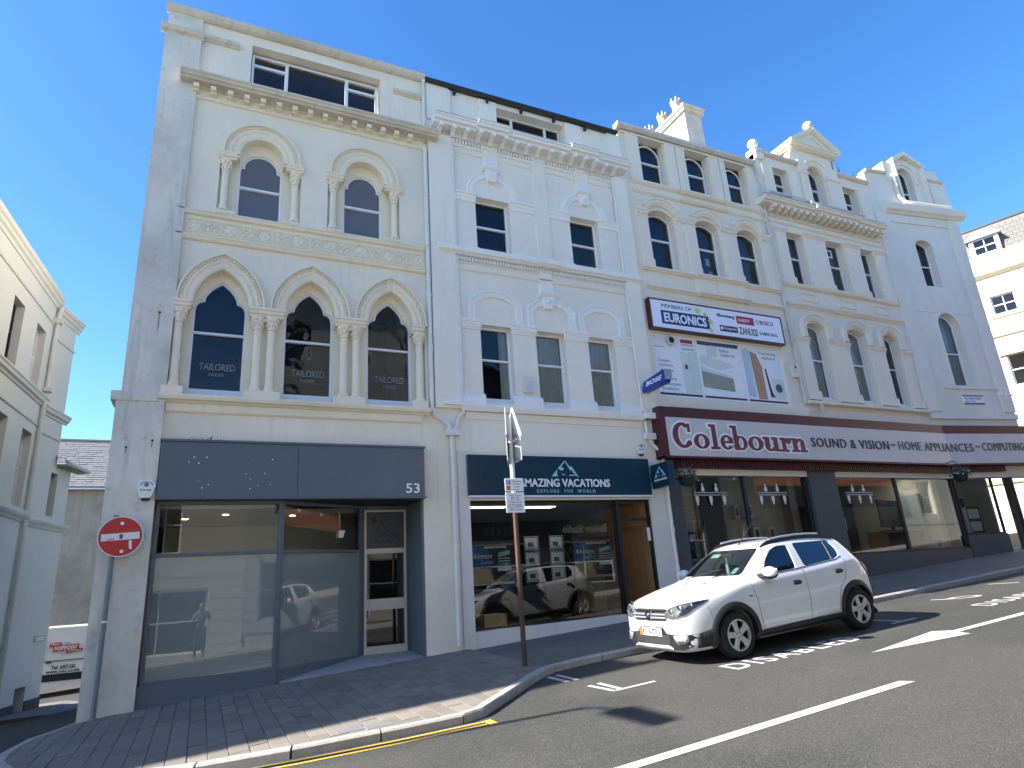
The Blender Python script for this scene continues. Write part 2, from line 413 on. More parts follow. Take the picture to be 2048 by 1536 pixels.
def sash(root, outline, y=.2, fw=.05, meet=None, glassm='glass_old', framem='sash_white', drop=.02, sill=.05, curtain=None, name='window'):
    """a sliding sash window: frame ring and meeting rail, two panes as children"""
    if poly_area(outline) < 0: outline = list(reversed(outline))
    xs = [p[0] for p in outline]; zs = [p[1] for p in outline]; x0, x1, z0, z1 = min(xs), max(xs), min(zs), max(zs)
    ins = inset(outline, fw); mb = MB(); mb.prism(outline, y, y+.07, [ins])
    mb.box(x0+fw-.002, x1-fw+.002, y+.005, y+.06, z0+fw-.004, z0+fw+sill)
    if meet: mb.box(x0+fw-.002, x1-fw+.002, y-.012, y+.05, meet-.022, meet+.022)
    o = mb.build(name, framem, root)
    if meet:
        pane(clip(ins, meet, True), y+.02, glassm, o); pane(clip(ins, meet, False), y+.02+drop, glassm, o)
    else: pane(ins, y+.02, glassm, o)
    if curtain:
        cm, f0, f1 = curtain; mb = MB(); a = x0+fw+(x1-x0-2*fw)*f0; b = x0+fw+(x1-x0-2*fw)*f1; k = max(6, int((b-a)/.03)); vs = []; fs = []
        for i in range(k+1):
            x = a+(b-a)*i/k; d = y+.085+.02*math.sin(i*1.9)
            vs += [(x, d, z0+.02), (x, d, z1-.02)]
        fs = [(2*i, 2*i+2, 2*i+3, 2*i+1) for i in range(k)]; mb.add(vs, fs); mb.build('curtain', cm, o, smooth=60)
    return o
def text_mesh(body, bold=0.0, shear=0.0, spacing=1.0, align='LEFT', res=3):
    cu = bpy.data.curves.new('t', 'FONT'); cu.body = body; cu.size = 1; cu.offset = bold; cu.shear = shear; cu.space_character = spacing; cu.align_x = align
    cu.resolution_u = res; cu.fill_mode = 'FRONT'
    ob = bpy.data.objects.new('t', cu); C.objects.link(ob); dg = bpy.context.evaluated_depsgraph_get(); ev = ob.evaluated_get(dg)
    me = bpy.data.meshes.new_from_object(ev, depsgraph=dg); vs = [v.co.copy() for v in me.vertices]; fs = [tuple(p.vertices) for p in me.polygons]
    bpy.data.objects.remove(ob); bpy.data.curves.remove(cu); bpy.data.meshes.remove(me); return vs, fs
def text_mb(body, x0, x1, z0, z1, y, depth=.004, **kw):
    """lettering fitted into a box in the xz plane, facing -y"""
    vs, fs = text_mesh(body, **kw); ax = min(v.x for v in vs); bx = max(v.x for v in vs); ay = min(v.y for v in vs); by = max(v.y for v in vs)
    sx = (x1-x0)/(bx-ax); sz = (z1-z0)/(by-ay); n = len(vs); mb = MB()
    fr = [(x0+(v.x-ax)*sx, y-depth, z0+(v.y-ay)*sz) for v in vs]
    bm = bmesh.new(); bv = [bm.verts.new(p) for p in fr]
    for f in fs:
        try: bm.faces.new([bv[i] for i in f])
        except ValueError: pass
    r = bmesh.ops.extrude_face_region(bm, geom=list(bm.faces)); 
    for g in r['geom']:
        if isinstance(g, bmesh.types.BMVert): g.co.y += depth
    bm.verts.index_update(); mb.add([v.co[:] for v in bm.verts], [tuple(v.index for v in f.verts) for f in bm.faces]); bm.free()
    return mb
def letters(body, x0, x1, z0, z1, y, mat, parent, name='lettering', depth=.004, **kw):
    return text_mb(body, x0, x1, z0, z1, y, depth, **kw).build(name, mat, parent)
def P2F(u, v, y=0.0):        # photo pixel -> point on the vertical plane y
    d = FW+RT*((u-1024)/FPX)-UP*((v-768)/FPX); k = (y-CAM.y)/d.y; q = CAM+d*k; return q
# ------------------------------------------------------------------ ground height
def sstep(a): a = max(0, min(1, a)); return a*a*(3-2*a)
def gz(x, y): 
    z = .062*x+.02*(y+12.5)
    if y > 0: z += -1.22*sstep(y/13)*(1-sstep((x+1)/3))
    if y > 14: z -= .02*(y-14)
    return z
# ================================================================== GROUND
def grid_axis(a, b, fine0, fine1, step, coarse):
    out = [a]; x = a
    while x < b:
        x += step if fine0 <= x < fine1 else coarse
        out.append(min(x, b))
    return out
xs = grid_axis(-220, 260, -14, 30, 1.0, 12); ys = grid_axis(-160, 240, -18, 24, 1.0, 12)
mb = MB(); nx = len(xs)
mb.add([(x, y, gz(x, y)) for y in ys for x in xs], [(j*nx+i, j*nx+i+1, (j+1)*nx+i+1, (j+1)*nx+i) for j in range(len(ys)-1) for i in range(nx-1)])
road = mb.build('road', 'asphalt', smooth=30); road['kind'] = 'structure'

KERB = [(-1.52,.06),(-2.05,-.45),(-2.2,-1.2),(-2.12,-2.1),(-1.75,-3.1),(-1.1,-3.98),(-.10,-4.50),(1.04,-4.76),(2.03,-4.90),(2.86,-4.97),(3.06,-4.90),(3.54,-4.45),(4.42,-3.62),(4.62,-3.44),(4.95,-3.24),(5.5,-3.17),(27,-3.17)]
KH = .10
def kh(x, y): return gz(x, y)+KH*(.35+.65*sstep((x+2.2)/1.2) if y > -2.2 and x < -1 else 1)
def offset_path(p, d):
    out = []
    for i in range(len(p)):
        a = Vector(p[i])-Vector(p[max(i-1, 0)]); b = Vector(p[min(i+1, len(p)-1)])-Vector(p[i])
        a = a.normalized() if a.length else b.normalized(); b = b.normalized() if b.length else a
        na = Vector((-a.y, a.x)); nb = Vector((-b.y, b.x)); n_ = (na+nb).normalized(); q = Vector(p[i])+n_*(d/max(.6, n_.dot(na))); out.append((q.x, q.y))
    return out
KIN = offset_path(KERB, .135)
PAV = KIN[1:]+[(27,.6),(-1.45,.6)]
def tess_xy(poly, h, cells=None):
    tr = tessellate_polygon([[Vector((p[0], p[1], 0)) for p in poly]]); out = []
    for a, b, c in tr:
        pa, pb, pc = poly[a], poly[b], poly[c]
        out.append((a, b, c) if (pb[0]-pa[0])*(pc[1]-pa[1])-(pc[0]-pa[0])*(pb[1]-pa[1]) > 0 else (c, b, a))
    return [(p[0], p[1], h(p[0], p[1])) for p in poly], out
mb = MB(); v, f = tess_xy(PAV, lambda x, y: kh(x, y)-.012); mb.add(v, f)
pavement = mb.build('pavement', 'paving_far'); pavement['kind'] = 'structure'
# kerb stones, each its own piece
def walk(path, step):
    acc = [0]
    for i in range(1, len(path)): acc.append(acc[-1]+(Vector(path[i])-Vector(path[i-1])).length)
    return acc
def at_len(path, acc, s):
    for i in range(1, len(path)):
        if s <= acc[i] or i == len(path)-1:
            t_ = (s-acc[i-1])/max(1e-6, acc[i]-acc[i-1]); a, b = Vector(path[i-1]), Vector(path[i]); return a+(b-a)*t_
acc = walk(KERB, 1); s_ = 0; cuts = []
while s_ < acc[-1]-.3:
    ln = .55 if s_ < 4.6 else (.92 if s_ < 14.5 else .915)
    cuts.append((s_, min(s_+ln, acc[-1]))); s_ += ln
# keep joints on the two sharp corners of the build-out
for i, (a, b) in enumerate(cuts):
    g = .006+.006*random.random(); n_ = 3; oo = []; ii = []
    for k in range(n_+1):
        s1 = a+g+(b-a-2*g)*k/n_; p = at_len(KERB, acc, s1); q = at_len(KERB, acc, min(acc[-1], s1+.02)); q0 = at_len(KERB, acc, max(0, s1-.02))
        d = (q-q0).normalized(); nn = Vector((-d.y, d.x)); oo.append(p); ii.append(p+nn*.13)
    mb = MB(); vs = []; j = random.uniform(-.004, .004)
    for p, q in zip(oo, ii):
        h = kh(p.x, p.y)+.004+j; c = p+(q-p)*.14
        vs += [(p.x, p.y, gz(p.x, p.y)-.06), (p.x, p.y, h-.02), (c.x, c.y, h), (q.x, q.y, kh(q.x, q.y)+.003+j), (q.x, q.y, gz(q.x, q.y)-.06)]
    fs = []
    for k in range(n_):
        for e in range(4): fs.append((5*k+e, 5*k+5+e, 5*k+6+e, 5*k+e+1))
    fs += [(0,1,2,3,4), tuple(5*n_+e for e in (4,3,2,1,0))]
    mb.add(vs, fs); mb.build('kerb_stone', 'kerb', pavement)
# block pavers
def clip_rect(poly, x0, x1, y0, y1):
    def half(p, f, v, sgn, ax):
        out = []
        for i in range(len(p)):
            a, b = p[i], p[(i+1) % len(p)]; ia = (a[ax]-v)*sgn >= 0; ib = (b[ax]-v)*sgn >= 0
            if ia: out.append(a)
            if ia != ib: t_ = (v-a[ax])/(b[ax]-a[ax]); out.append((a[0]+t_*(b[0]-a[0]), a[1]+t_*(b[1]-a[1])))
        return out
    for v, sg, ax in ((x0,1,0),(x1,-1,0),(y0,1,1),(y1,-1,1)):
        poly = half(poly, None, v, sg, ax)
        if len(poly) < 3: return []
    return poly
PAVB = [p for p in KIN[1:]+[(27,-.01),(-1.45,-.01)]]
cells = []
for i in range(-12, 24):
    x0 = i*.2
    for j in range(-13, 2):
        y0 = j*.4+(.2 if i % 2 else 0); jit = random.uniform(-.003, .003)
        p = clip_rect(PAVB, x0+.003, x0+.197, y0+.003, y0+.397)
        if len(p) >= 3 and abs(poly_area(p)) > .004: cells.append((p, x0, y0))
cells.sort(key=lambda c: (c[1]-CAM.x)**2+(c[2]-CAM.y)**2)
def paver_mb(mb, p, ox=0, oy=0, dz=0):
    q = inset(p, .006); n = len(p)
    if poly_area(p) < 0: p = list(reversed(p))
    vs = [(a[0]-ox, a[1]-oy, kh(*a)-.02+dz) for a in p]+[(a[0]-ox, a[1]-oy, kh(*a)-.003+dz) for a in p]+[(a[0]-ox, a[1]-oy, kh(*a)+dz) for a in q]
    fs = [(k*n+i, k*n+(i+1) % n, (k+1)*n+(i+1) % n, (k+1)*n+i) for k in (0, 1) for i in range(n)]+[tuple(2*n+i for i in range(n))]
    mb.add(vs, fs)
rest = MB()
for k, (p, x0, y0) in enumerate(cells):
    dz = random.choice((-.006,-.002,0,.001,.002,.003))+random.uniform(-.001, .001)
    if k < 298:
        m_ = MB(); paver_mb(m_, p, x0, y0, dz); o = m_.build('paver', 'paver', pavement); o.location = (x0, y0, 0)
    else: paver_mb(rest, p, 0, 0, dz)
if rest.v: rest.build('paving_blocks', 'paver', pavement, kind='stuff')
for (x, y) in ((1.62,-4.5),(1.92,-4.58)):
    mb = MB(); a, b = .14, .1; mb.add([(x+i*a, y+j*b, kh(x+i*a, y+j*b)+.004+d) for d in (-.01, 0) for i, j in ((-1,-1),(1,-1),(1,1),(-1,1))], [(4,5,6,7),(0,1,5,4),(1,2,6,5),(2,3,7,6),(3,0,4,7)])
    mb.build('stop_tap_cover', 'galv', pavement)
# painted lines (4 mm above the asphalt)
def paint(name, polys, mat):
    mb = MB()
    for p in polys:
        v, f = tess_xy(p, lambda x, y: gz(x, y)+.004); mb.add(v, f)
    return mb.build(name, mat, road)
def stripe(pts, w_):
    a = offset_path(pts, w_/2); b = offset_path(pts, -w_/2); return a+b[::-1]
yl = offset_path(KERB[3:10]+[(3.0,-4.985)], -.10); paint('yellow_line', [stripe(yl, .055)], 'yellow_line')
yl2 = offset_path(KERB[3:10]+[(3.0,-4.985)], -.23); paint('yellow_line', [stripe(yl2, .055)], 'yellow_line')
paint('yellow_line', [[(2.99,-5.27),(3.09,-5.27),(3.09,-5.04),(2.99,-5.04)]], 'yellow_line')
paint('centre_line', [[(.5,-7.58),(6.94,-7.54),(6.88,-7.40),(.5,-7.44)]], 'white_paint')
paint('arrow_marking', [[(8.05,-6.22),(9.75,-6.52),(9.83,-6.31),(13.5,-6.32),(13.5,-6.19),(9.92,-6.18),(9.74,-5.97)]], 'white_paint')
paint('centre_line', [[(-7,-7.58),(-2,-7.58),(-2,-7.44),(-7,-7.44)]], 'white_paint')
paint('centre_line', [[(16,-6.3),(20,-6.3),(20,-6.18),(16,-6.18)]], 'white_paint')
for q in ([(4.62,-3.50),(4.70,-3.50),(4.71,-4.06),(4.63,-4.06)], [(4.78,-3.48),(4.85,-3.48),(4.85,-4.08),(4.78,-4.08)],
          [(4.68,-4.54),(4.75,-4.54),(4.79,-5.11),(4.72,-5.11)], [(4.84,-4.52),(4.91,-4.52),(4.90,-5.05),(4.83,-5.05)], [(4.72,-5.05),(5.38,-5.05),(5.38,-5.12),(4.72,-5.12)],
          [(10.38,-4.3),(10.45,-4.3),(10.50,-5.02),(10.43,-5.02)], [(10.2,-5.0),(10.82,-5.0),(10.82,-5.07),(10.2,-5.07)], [(15.32,-3.72),(15.40,-3.70),(15.68,-4.16),(15.60,-4.18)]):
    paint('bay_marking', [q], 'white_paint')
def road_text(body, x0, x1, y0, y1, bold=.02, sp=1.25):
    vs, fs = text_mesh(body, bold=bold, spacing=sp); ax = min(v.x for v in vs); bx = max(v.x for v in vs); ay = min(v.y for v in vs); by = max(v.y for v in vs)
    mb = MB(); pts = []
    for v in vs:
        x = x0+(v.x-ax)*(x1-x0)/(bx-ax); y = y0+(v.y-ay)*(y1-y0)/(by-ay); pts.append((x, y, gz(x, y)+.004))
    mb.add(pts, fs); return mb.build('bay_lettering', 'white_paint', road)
road_text('DISABLED', 6.42, 8.92, -5.50, -5.10); road_text('DISABLED', 12.32, 14.9, -5.42, -5.04)
ring = [(13.34+.34*math.cos(a)*.9+.0, -4.37+.17*math.sin(a)-.36*.9*math.cos(a)*.35) for a in [2*math.pi*i/24 for i in range(24)]]
inn = [(13.34+.24*math.cos(a)*.9, -4.37+.10*math.sin(a)-.24*.9*math.cos(a)*.35) for a in [2*math.pi*i/24 for i in range(24)]]
mb = MB(); mb.add([(x, y, gz(x, y)+.004) for x, y in ring+inn], [(i, (i+1) % 24, 24+(i+1) % 24, 24+i) for i in range(24)])
mb.build('wheelchair_symbol', 'white_paint', road); paint('wheelchair_symbol', [[(12.86,-4.0),(12.94,-3.98),(13.10,-4.24),(13.02,-4.28)]], 'white_paint')
# far pavement under the opposite terrace and the corner pavement of the side street
mb = MB(); 
for a, b in ((-60, -10), (-10, 10), (10, 30), (30, 60)):
    mb.add([(a,-11.6,gz(a,-11.6)+.1),(b,-11.6,gz(b,-11.6)+.1),(b,-11.6,gz(b,-11.6)-.1),(a,-11.6,gz(a,-11.6)-.1),(a,-17,gz(a,-17)+.1),(b,-17,gz(b,-17)+.1)], [(0,1,2,3)[::-1],(4,5,1,0)])
o = mb.build('far_pavement', 'paving_light'); o['kind'] = 'structure'
SP = [(-4.95,-1.5),(-3.9,-1.2),(-3.55,4),(-3.15,9.0),(-2.85,11.2),(-3.0,13.0),(-3.7,14.0),(-5.2,14.2),(-5.0,8)]
mb = MB(); n = len(SP); mb.add([(x, y, gz(x, y)+.09) for x, y in SP]+[(x, y, gz(x, y)-.1) for x, y in SP], [tuple(range(n))]+[(i, i+n, (i+1) % n+n, (i+1) % n) for i in range(n)])
o = mb.build('side_pavement', 'paving_far'); o['kind'] = 'structure'
paint('yellow_line', [stripe([(-3.5,2),(-3.05,9),(-2.75,11.3),(-2.95,13.15),(-3.6,14.1)], .06)], 'yellow_line')
paint('yellow_line', [stripe([(-3.37,2),(-2.92,9),(-2.60,11.3),(-2.83,13.3),(-3.55,14.28)], .06)], 'yellow_line')

# ================================================================== shared building pieces
def shell(root, x0, x1, z0, z1, depth, mat, floors=(), y0=.3):
    mb = MB(); mb.box(x0, x0+.2, y0+.001, depth, z0, z1); mb.build('side_wall', mat, root)
    mb = MB(); mb.box(x1-.2, x1, y0+.001, depth, z0, z1); mb.build('side_wall', mat, root)
    mb = MB(); mb.box(x0+.2, x1-.2, depth-.2, depth, z0, z1); mb.build('back_wall', mat, root)
    mb = MB(); mb.box(x0+.01, x1-.01, y0+.002, depth, z1+.002, z1+.12); mb.build('roof', 'roof_felt', root)
    if floors:
        mb = MB()
        for z in floors: mb.box(x0+.21, x1-.21, y0+.003, depth-.21, z-.12, z+.12)
        mb.box(x0+.21, x1-.21, 3.2, 3.3, floors[0], z1-.01); mb.build('inner_floors', 'interior', root)
CORN = [(0,0),(0,.10),(.05,.12),(.07,.20),(.13,.24),(.14,.36),(.20,.38),(.23,.42),(.24,.42),(.26,0)]
def fasc(s, pr): return [(z*s, d*s) for z, d in pr]
def moulding(root, name, x0, x1, z, prof, mat, y0=0): 
    mb = MB(); mb.run(x0, x1, [(z+a, b) for a, b in prof], y0=y0); return mb.build(name, mat, root)
STRING = [(0,0),(0,.03),(.02,.07),(.05,.08),(.065,.08),(.075,.10),(.095,.10),(.105,0)]
def pipe(root, pts, r, mat='pipe_white', brackets=True, n=10, name='drainpipe'):
    mb = MB(); mb.tube(pts, r, n)
    for i in range(len(pts)-1):
        a, b = Vector(pts[i]), Vector(pts[i+1]); d = b-a
        if brackets and abs(d.z) > .8 and abs(d.z) > .9*d.length:
            k = int(abs(d.z)/1.7)+1
            for j in range(1, k+1):
                p = a+d*(j/(k+1)); mb.tube([p+Vector((0,0,.05)), p-Vector((0,0,.05))], r*1.22, n)
    return mb.build(name, mat, root, smooth=50)
def column(root, x, y, z0, z1, r, cap, mat='cream_trim'):
    """engaged column: shaft with base; capital as a child with leaves and abacus"""
    mb = MB(); mb.lathe(x, y, [(r*1.45,z0),(r*1.5,z0+.02),(r*1.45,z0+.045),(r*1.18,z0+.055),(r*1.15,z0+.075),(r*1.28,z0+.09),(r*1.22,z0+.105),(r*1.0,z0+.115),(r*.94,z1)], 16)
    o = mb.build('column', mat, root, smooth=40)
    mb = MB(); h = cap; mb.lathe(x, y, [(r*.96,z1-.02),(r*1.2,z1-.01),(r*1.2,z1+.015),(r*1.0,z1+.03),(r*1.1,z1+h*.4),(r*1.55,z1+h*.8),(r*1.75,z1+h)], 16)
    for k in range(8):
        a = 2*math.pi*k/8+.39; mb.ball((x+r*1.45*math.cos(a), y+r*1.45*math.sin(a), z1+h*.72), r*.42, r*.42, h*.16, 6, 4)
        a += .39; mb.ball((x+r*1.2*math.cos(a), y+r*1.2*math.sin(a), z1+h*.38), r*.34, r*.34, h*.2, 6, 4)
    mb.build('capital', mat, o, smooth=50); return o
def voussoir_ring(root, pts, w_, mat, y0=0, depth=.10, name='hood_mould', carved=False):
    W = w_; d = depth
    prof = [(0,0),(0,d*.25),(W*.12,d*.55),(W*.22,d*.6),(W*.30,d*.3),(W*.42,d*.32),(W*.5,d*.62),(W*.6,d*.66),(W*.64,d*.45),(W*.84,d*.45),(W*.88,d),(W*.98,d),(W,d*.8),(W,0)]
    pr = [(-a, b) for a, b in prof]
    mb = MB(); mb.sweep(pts, pr, y0=y0); o = fix_normals(mb.build(name, mat, root, smooth=35))
    if carved:
        q = offset_path(pts, -W*.74); a2 = walk(q, 1); k = int(a2[-1]/carved); mb = MB()
        for i in range(k+1):
            p = at_len(q, a2, a2[-1]*i/k); rr = carved*.45*random.uniform(.8, 1.1)
            mb.ball((p.x, y0-d*.5, p.y), rr, d*.35, rr, 6, 4)
        mb.build('carved_band', mat, o, smooth=60)
    return o

# ================================================================== BUILDING A (left, three pointed windows)
A = empty('terraced_building', (1.4, 0, .4), label='cream stucco building with pointed and trefoil arched windows above a grey-blue shopfront', cat='building')
# upper front wall with its openings
c1 = (-.01, 1.655, 3.32); ap = []
hole1 = [(-.80,5.41),(4.06,5.41),(4.06,7.22)]
for cx in reversed(c1): hole1 += [(cx+.49,7.22)]+point_pts(cx, .49, 7.27, .76)+[(cx-.49,7.22)]
hole1 += [(-.80,7.22)]
c2 = (.565, 2.735); holes2 = []
for cx in c2:
    holes2.append([(cx-.80,9.30),(cx+.80,9.30),(cx+.80,10.66),(cx+.43,10.66)]+arc(cx, 10.77, .43, 0, 180, 16)+[(cx-.43,10.66),(cx-.80,10.66)])
attic = rect(.22, 3.10, 12.42, 13.67)
mb = MB(); mb.prism(rect(-.95, 4.24, 3.55, 13.95), 0, .32, [hole1]+holes2+[attic]); mb.build('front_wall', 'cream', A)
mb = MB(); mb.prism([(-1.53,-1),(-.79,-1),(-.79,5.28),(-1.53,5.28)], -.12, .6); mb.build('corner_pier', 'pier', A)
mb = MB(); mb.prism([(-1.47,5.282),(-.79,5.282),(-.79,13.32),(-1.47,13.32)], -.10, .6); mb.build('corner_pier', 'pier', A)
mb = MB(); mb.prism(rect(-1.45,-.79,13.322,13.95), -.06, .6); mb.build('corner_pier', 'pier', A)
mb = MB(); mb.box(-1.62,-.90,-.14,.4,5.24,5.42); mb.build('string_block', 'pier', A, bev=.02)
mb = MB(); mb.prism([(3.95,-1),(4.69,-1),(4.69,3.548),(3.95,3.548)], -.02, .5); mb.build('shop_pier', 'cream', A)
mb = MB(); mb.prism(rect(4.26,4.69,3.549,5.20), -.02, .3); mb.build('shop_pier', 'cream', A)
shell(A, -1.45, 4.23, -1, 13.93, 9, 'pier', (4.75, 8.75, 12.05), y0=.6)
# back panel of the first floor arcade with trefoil heads
def trefoil_point(cx, hw, z0, zs):
    r = [(cx+hw, zs-.05)]+[(cx+.335+(hw-.335)*math.cos(R(a)), zs-.05+.21*math.sin(R(a))) for a in (18,36,54,70,84)]+[(cx+.318,zs+.17)]
    bz = [(cx+(1-t)**2*.325+2*t*(1-t)*.27, zs+.175+2*t*(1-t)*.24+t*t*.41) for t in [i/7 for i in range(1, 8)]]
    right = r+bz; l = [(2*cx-x, z) for x, z in reversed(right[:-1])]
    return [(cx-hw, z0), (cx+hw, z0)]+right+l
def trefoil_round(cx, hw, z0, zs):
    r = [(cx+hw, zs)]+[(cx+.36+(hw-.36)*math.cos(R(a)), zs+.08*math.sin(R(a))) for a in (30,60,85)]+[(cx+.345,zs+.085)]
    top = arc(cx, zs+.06, .355, 10, 170, 14); l = [(2*cx-x, z) for x, z in reversed(r)]
    return [(cx-hw, z0), (cx+hw, z0)]+r+top+l
wo1 = [trefoil_point(cx, .475, 5.47, 7.27) for cx in c1]
mb = MB(); mb.prism(rect(-.89, 4.09, 5.38, 8.14), .20, .31, wo1); mb.build('arcade_panel', 'cream_trim', A)
for cx, o_ in zip(c1, wo1):
    wd = sash(A, o_, .235, .035, 6.755, 'glass_old', 'sash_grey', .03, .13)
    letters('TAILORED', cx-.30, cx+.33, 6.02, 6.16, .252, 'vinyl', wd, 'window_lettering', depth=.001, bold=.01)
    letters('FADES', cx-.12, cx+.14, 5.90, 5.97, .252, 'vinyl', wd, 'window_lettering', depth=.001)
wo2 = [trefoil_round(cx, .425, 9.36, 10.53) for cx in c2]
for cx, o_ in zip(c2, wo2):
    mb = MB(); mb.prism(rect(cx-.83, cx+.83, 9.27, 11.24), .20, .31, [o_]); mb.build('arcade_panel', 'cream_trim', A)
    sash(A, o_, .235, .03, 10.11, 'glass_film', 'sash_white', .03, .03)
# columns, imposts, arches
for x in (-.705, .675, .925, 2.325, 2.575, 3.93): column(A, x, -.005, 5.57, 6.84, .078, .27)
for x0, x1 in ((-.875,-.47),(.44,1.19),(2.07,2.82),(3.70,4.085)):
    mb = MB(); mb.sweep([(x0+.05,7.11),(x1-.05,7.11)], [(0,.06),(.03,.07),(.045,.10),(.10,.11),(.115,.135),(.165,.135),(.165,-.05),(0,-.05)]); mb.box(x0+.07, x1-.07, -.055, .21, 7.09, 7.215); mb.build('impost', 'cream_trim', A)
for x0, x1 in ((-.88,-.53),(.49,1.14),(2.12,2.77),(3.75,4.085)):
    mb = MB(); mb.box(x0, x1, -.11, .205, 5.405, 5.572); mb.build('plinth', 'cream_trim', A, bev=.01)
for cx in c1:
    p = [(cx+.49,7.275)]+point_pts(cx, .49, 7.28, .755, 10)+[(cx-.49,7.275)]
    voussoir_ring(A, p, .30, 'cream_trim', 0, .10, carved=.065)
for cx in c2:
    for sx in (-1, 1):
        column(A, cx+sx*.685, .03, 9.36, 10.27, .068, .28)
        a, b = sorted((cx+sx*.89, cx+sx*.44)); mb = MB(); mb.sweep([(a+.04,10.555),(b-.04,10.555)], [(0,.05),(.03,.06),(.05,.09),(.10,.10),(.11,.115),(.15,.115),(.15,-.05),(0,-.05)]); mb.build('impost', 'cream_trim', A)
        mb = MB(); mb.box(cx+sx*.80, cx+sx*.45, -.03, .21, 9.28, 9.36); mb.build('plinth', 'cream_trim', A, bev=.01)
    p = [(cx+.43,10.72)]+arc(cx, 10.77, .43, 0, 180, 22)+[(cx-.43,10.72)]
    voussoir_ring(A, p, .35, 'cream_trim', 0, .09, carved=.05)
# string courses and rosette band
moulding(A, 'string_course', -.90, 4.10, 9.13, STRING, 'cream_trim'); moulding(A, 'string_course', -.90, 4.10, 8.58, STRING, 'cream_trim')
mb = MB(); mb.box(-.79, 4.10, -.012, .02, 8.685, 9.13); mb.build('frieze_band', 'cream_trim', A)
def rosette(x, z, k):
    mb = MB(); r = .15
    for a, b, c_, d in ((x-r,x+r,z+r-.02,z+r),(x-r,x+r,z-r,z-r+.02),(x-r,x-r+.02,z-r+.02,z+r-.02),(x+r-.02,x+r,z-r+.02,z+r-.02)): mb.box(a, b, -.03, -.012, c_, d)
    if k:
        for i in range(4):
            a = R(45+90*i); mb.ball((x+.085*math.cos(a), -.02, z+.085*math.sin(a)), .045, .022, .045, 7, 4); a = R(90*i); mb.ball((x+.09*math.cos(a), -.015, z+.09*math.sin(a)), .03, .02, .03, 6, 4)
        mb.ball((x, -.02, z), .035, .035, .035, 7, 4)
    else:
        p = arc(x, z, .12, 0, 360, 18)[:-1]; mb.sweep(p, [(-.012,.01),(0,.028),(.012,.01)], closed=True); mb.ball((x, -.012, z), .05, .02, .05, 8, 4)
        for i in range(4): a = R(45+90*i); mb.ball((x+.085*math.cos(a), -.012, z+.085*math.sin(a)), .025, .014, .025, 6, 4)
    mb.build('rosette', 'cream_trim', A, smooth=50)
for i in range(15): rosette(-.60+i*.323, 8.905, i % 2)
# sill course over the shop
moulding(A, 'sill_course', -.90, 4.13, 5.27, [(0,0),(0,.06),(.03,.09),(.05,.15),(.10,.17),(.14,.17),(.14,.12),(.141,0)], 'cream_trim')
moulding(A, 'string_course', -.78, 3.96, 5.10, [(0,0),(0,.02),(.03,.045),(.12,.05),(.165,.05),(.165,0)], 'cream_trim')
# bracketed cornice
moulding(A, 'cornice_frieze', -.84, 4.14, 11.90, [(0,0),(0,.03),(.025,.05),(.05,.05),(.06,.035),(.22,.035),(.22,0)], 'cream_trim')
moulding(A, 'cornice', -1.10, 4.46, 12.12, [(0,0),(0,.05),(.04,.10),(.045,.26),(.08,.29),(.09,.33),(.14,.35),(.16,.38),(.20,.38),(.205,.36),(.215,0)], 'soiled_stone')
for i in range(15):
    x = -.80+i*.3265; mb = MB(); mb.box(x-.055, x+.055, -.22, -.03, 12.03, 12.125); mb.box(x-.055, x+.055, -.15, -.03, 11.99, 12.03); mb.build('bracket', 'cream_trim', A)
# attic window
def casement(root, x0, x1, z0, z1, y, bars_x=(), bars=(), fw=.05, glassm='glass_old', framem='pvc'):
    mb = MB(); mb.prism(rect(x0, x1, z0, z1), y, y+.07, [rect(x0+fw, x1-fw, z0+fw, z1-fw)])
    for x in bars_x: mb.box(x-.035, x+.035, y-.004, y+.065, z0+fw, z1-fw)
    for a, b, z in bars: mb.box(a, b, y-.008, y+.06, z-.03, z+.03)
    o = mb.build('window', framem, root); xs_ = [x0+fw]+list(bars_x)+[x1-fw]
    for a, b in zip(xs_, xs_[1:]): pane(rect(a, b, z0+fw, z1-fw), y+.03, glassm, o)
    return o
casement(A, .24, 3.08, 12.45, 13.62, .22, (.985, 2.345), ((.29,.985,13.33),(2.345,3.03,13.33)))
mb = MB(); mb.box(.20,3.12,-.05,.3,12.36,12.42); mb.build('attic_sill', 'cream_trim', A)
CST = [(0,0),(0,.04),(.04,.06),(.06,.10),(.09,.12),(.15,.13),(.17,.13),(.18,0)]
moulding(A, 'pier_cornice', -1.56, -.74, 13.32, CST, 'soiled_stone', y0=-.06); moulding(A, 'cornice_stub', -.73, -.04, 13.42, fasc(.75, CST), 'soiled_stone'); moulding(A, 'cornice_stub', 3.42, 4.10, 13.36, fasc(.7, CST), 'soiled_stone')
mb = MB(); mb.sweep([(-1.50,13.93),(4.22,13.93)], [(0,-.02),(-.01,.04),(.02,.10),(.08,.145),(.14,.15),(.155,.16),(.165,.15),(.165,-.02)]); mb.build('gutter', 'soiled_stone', A)
pipe(A, [(4.17,-.10,13.95),(4.16,-.07,13.75),(4.17,-.06,12.4)], .042); pipe(A, [(4.17,-.055,11.95),(4.175,-.055,5.45),(4.22,-.06,5.30),(4.50,-.07,5.13),(4.55,-.07,4.98)], .05)
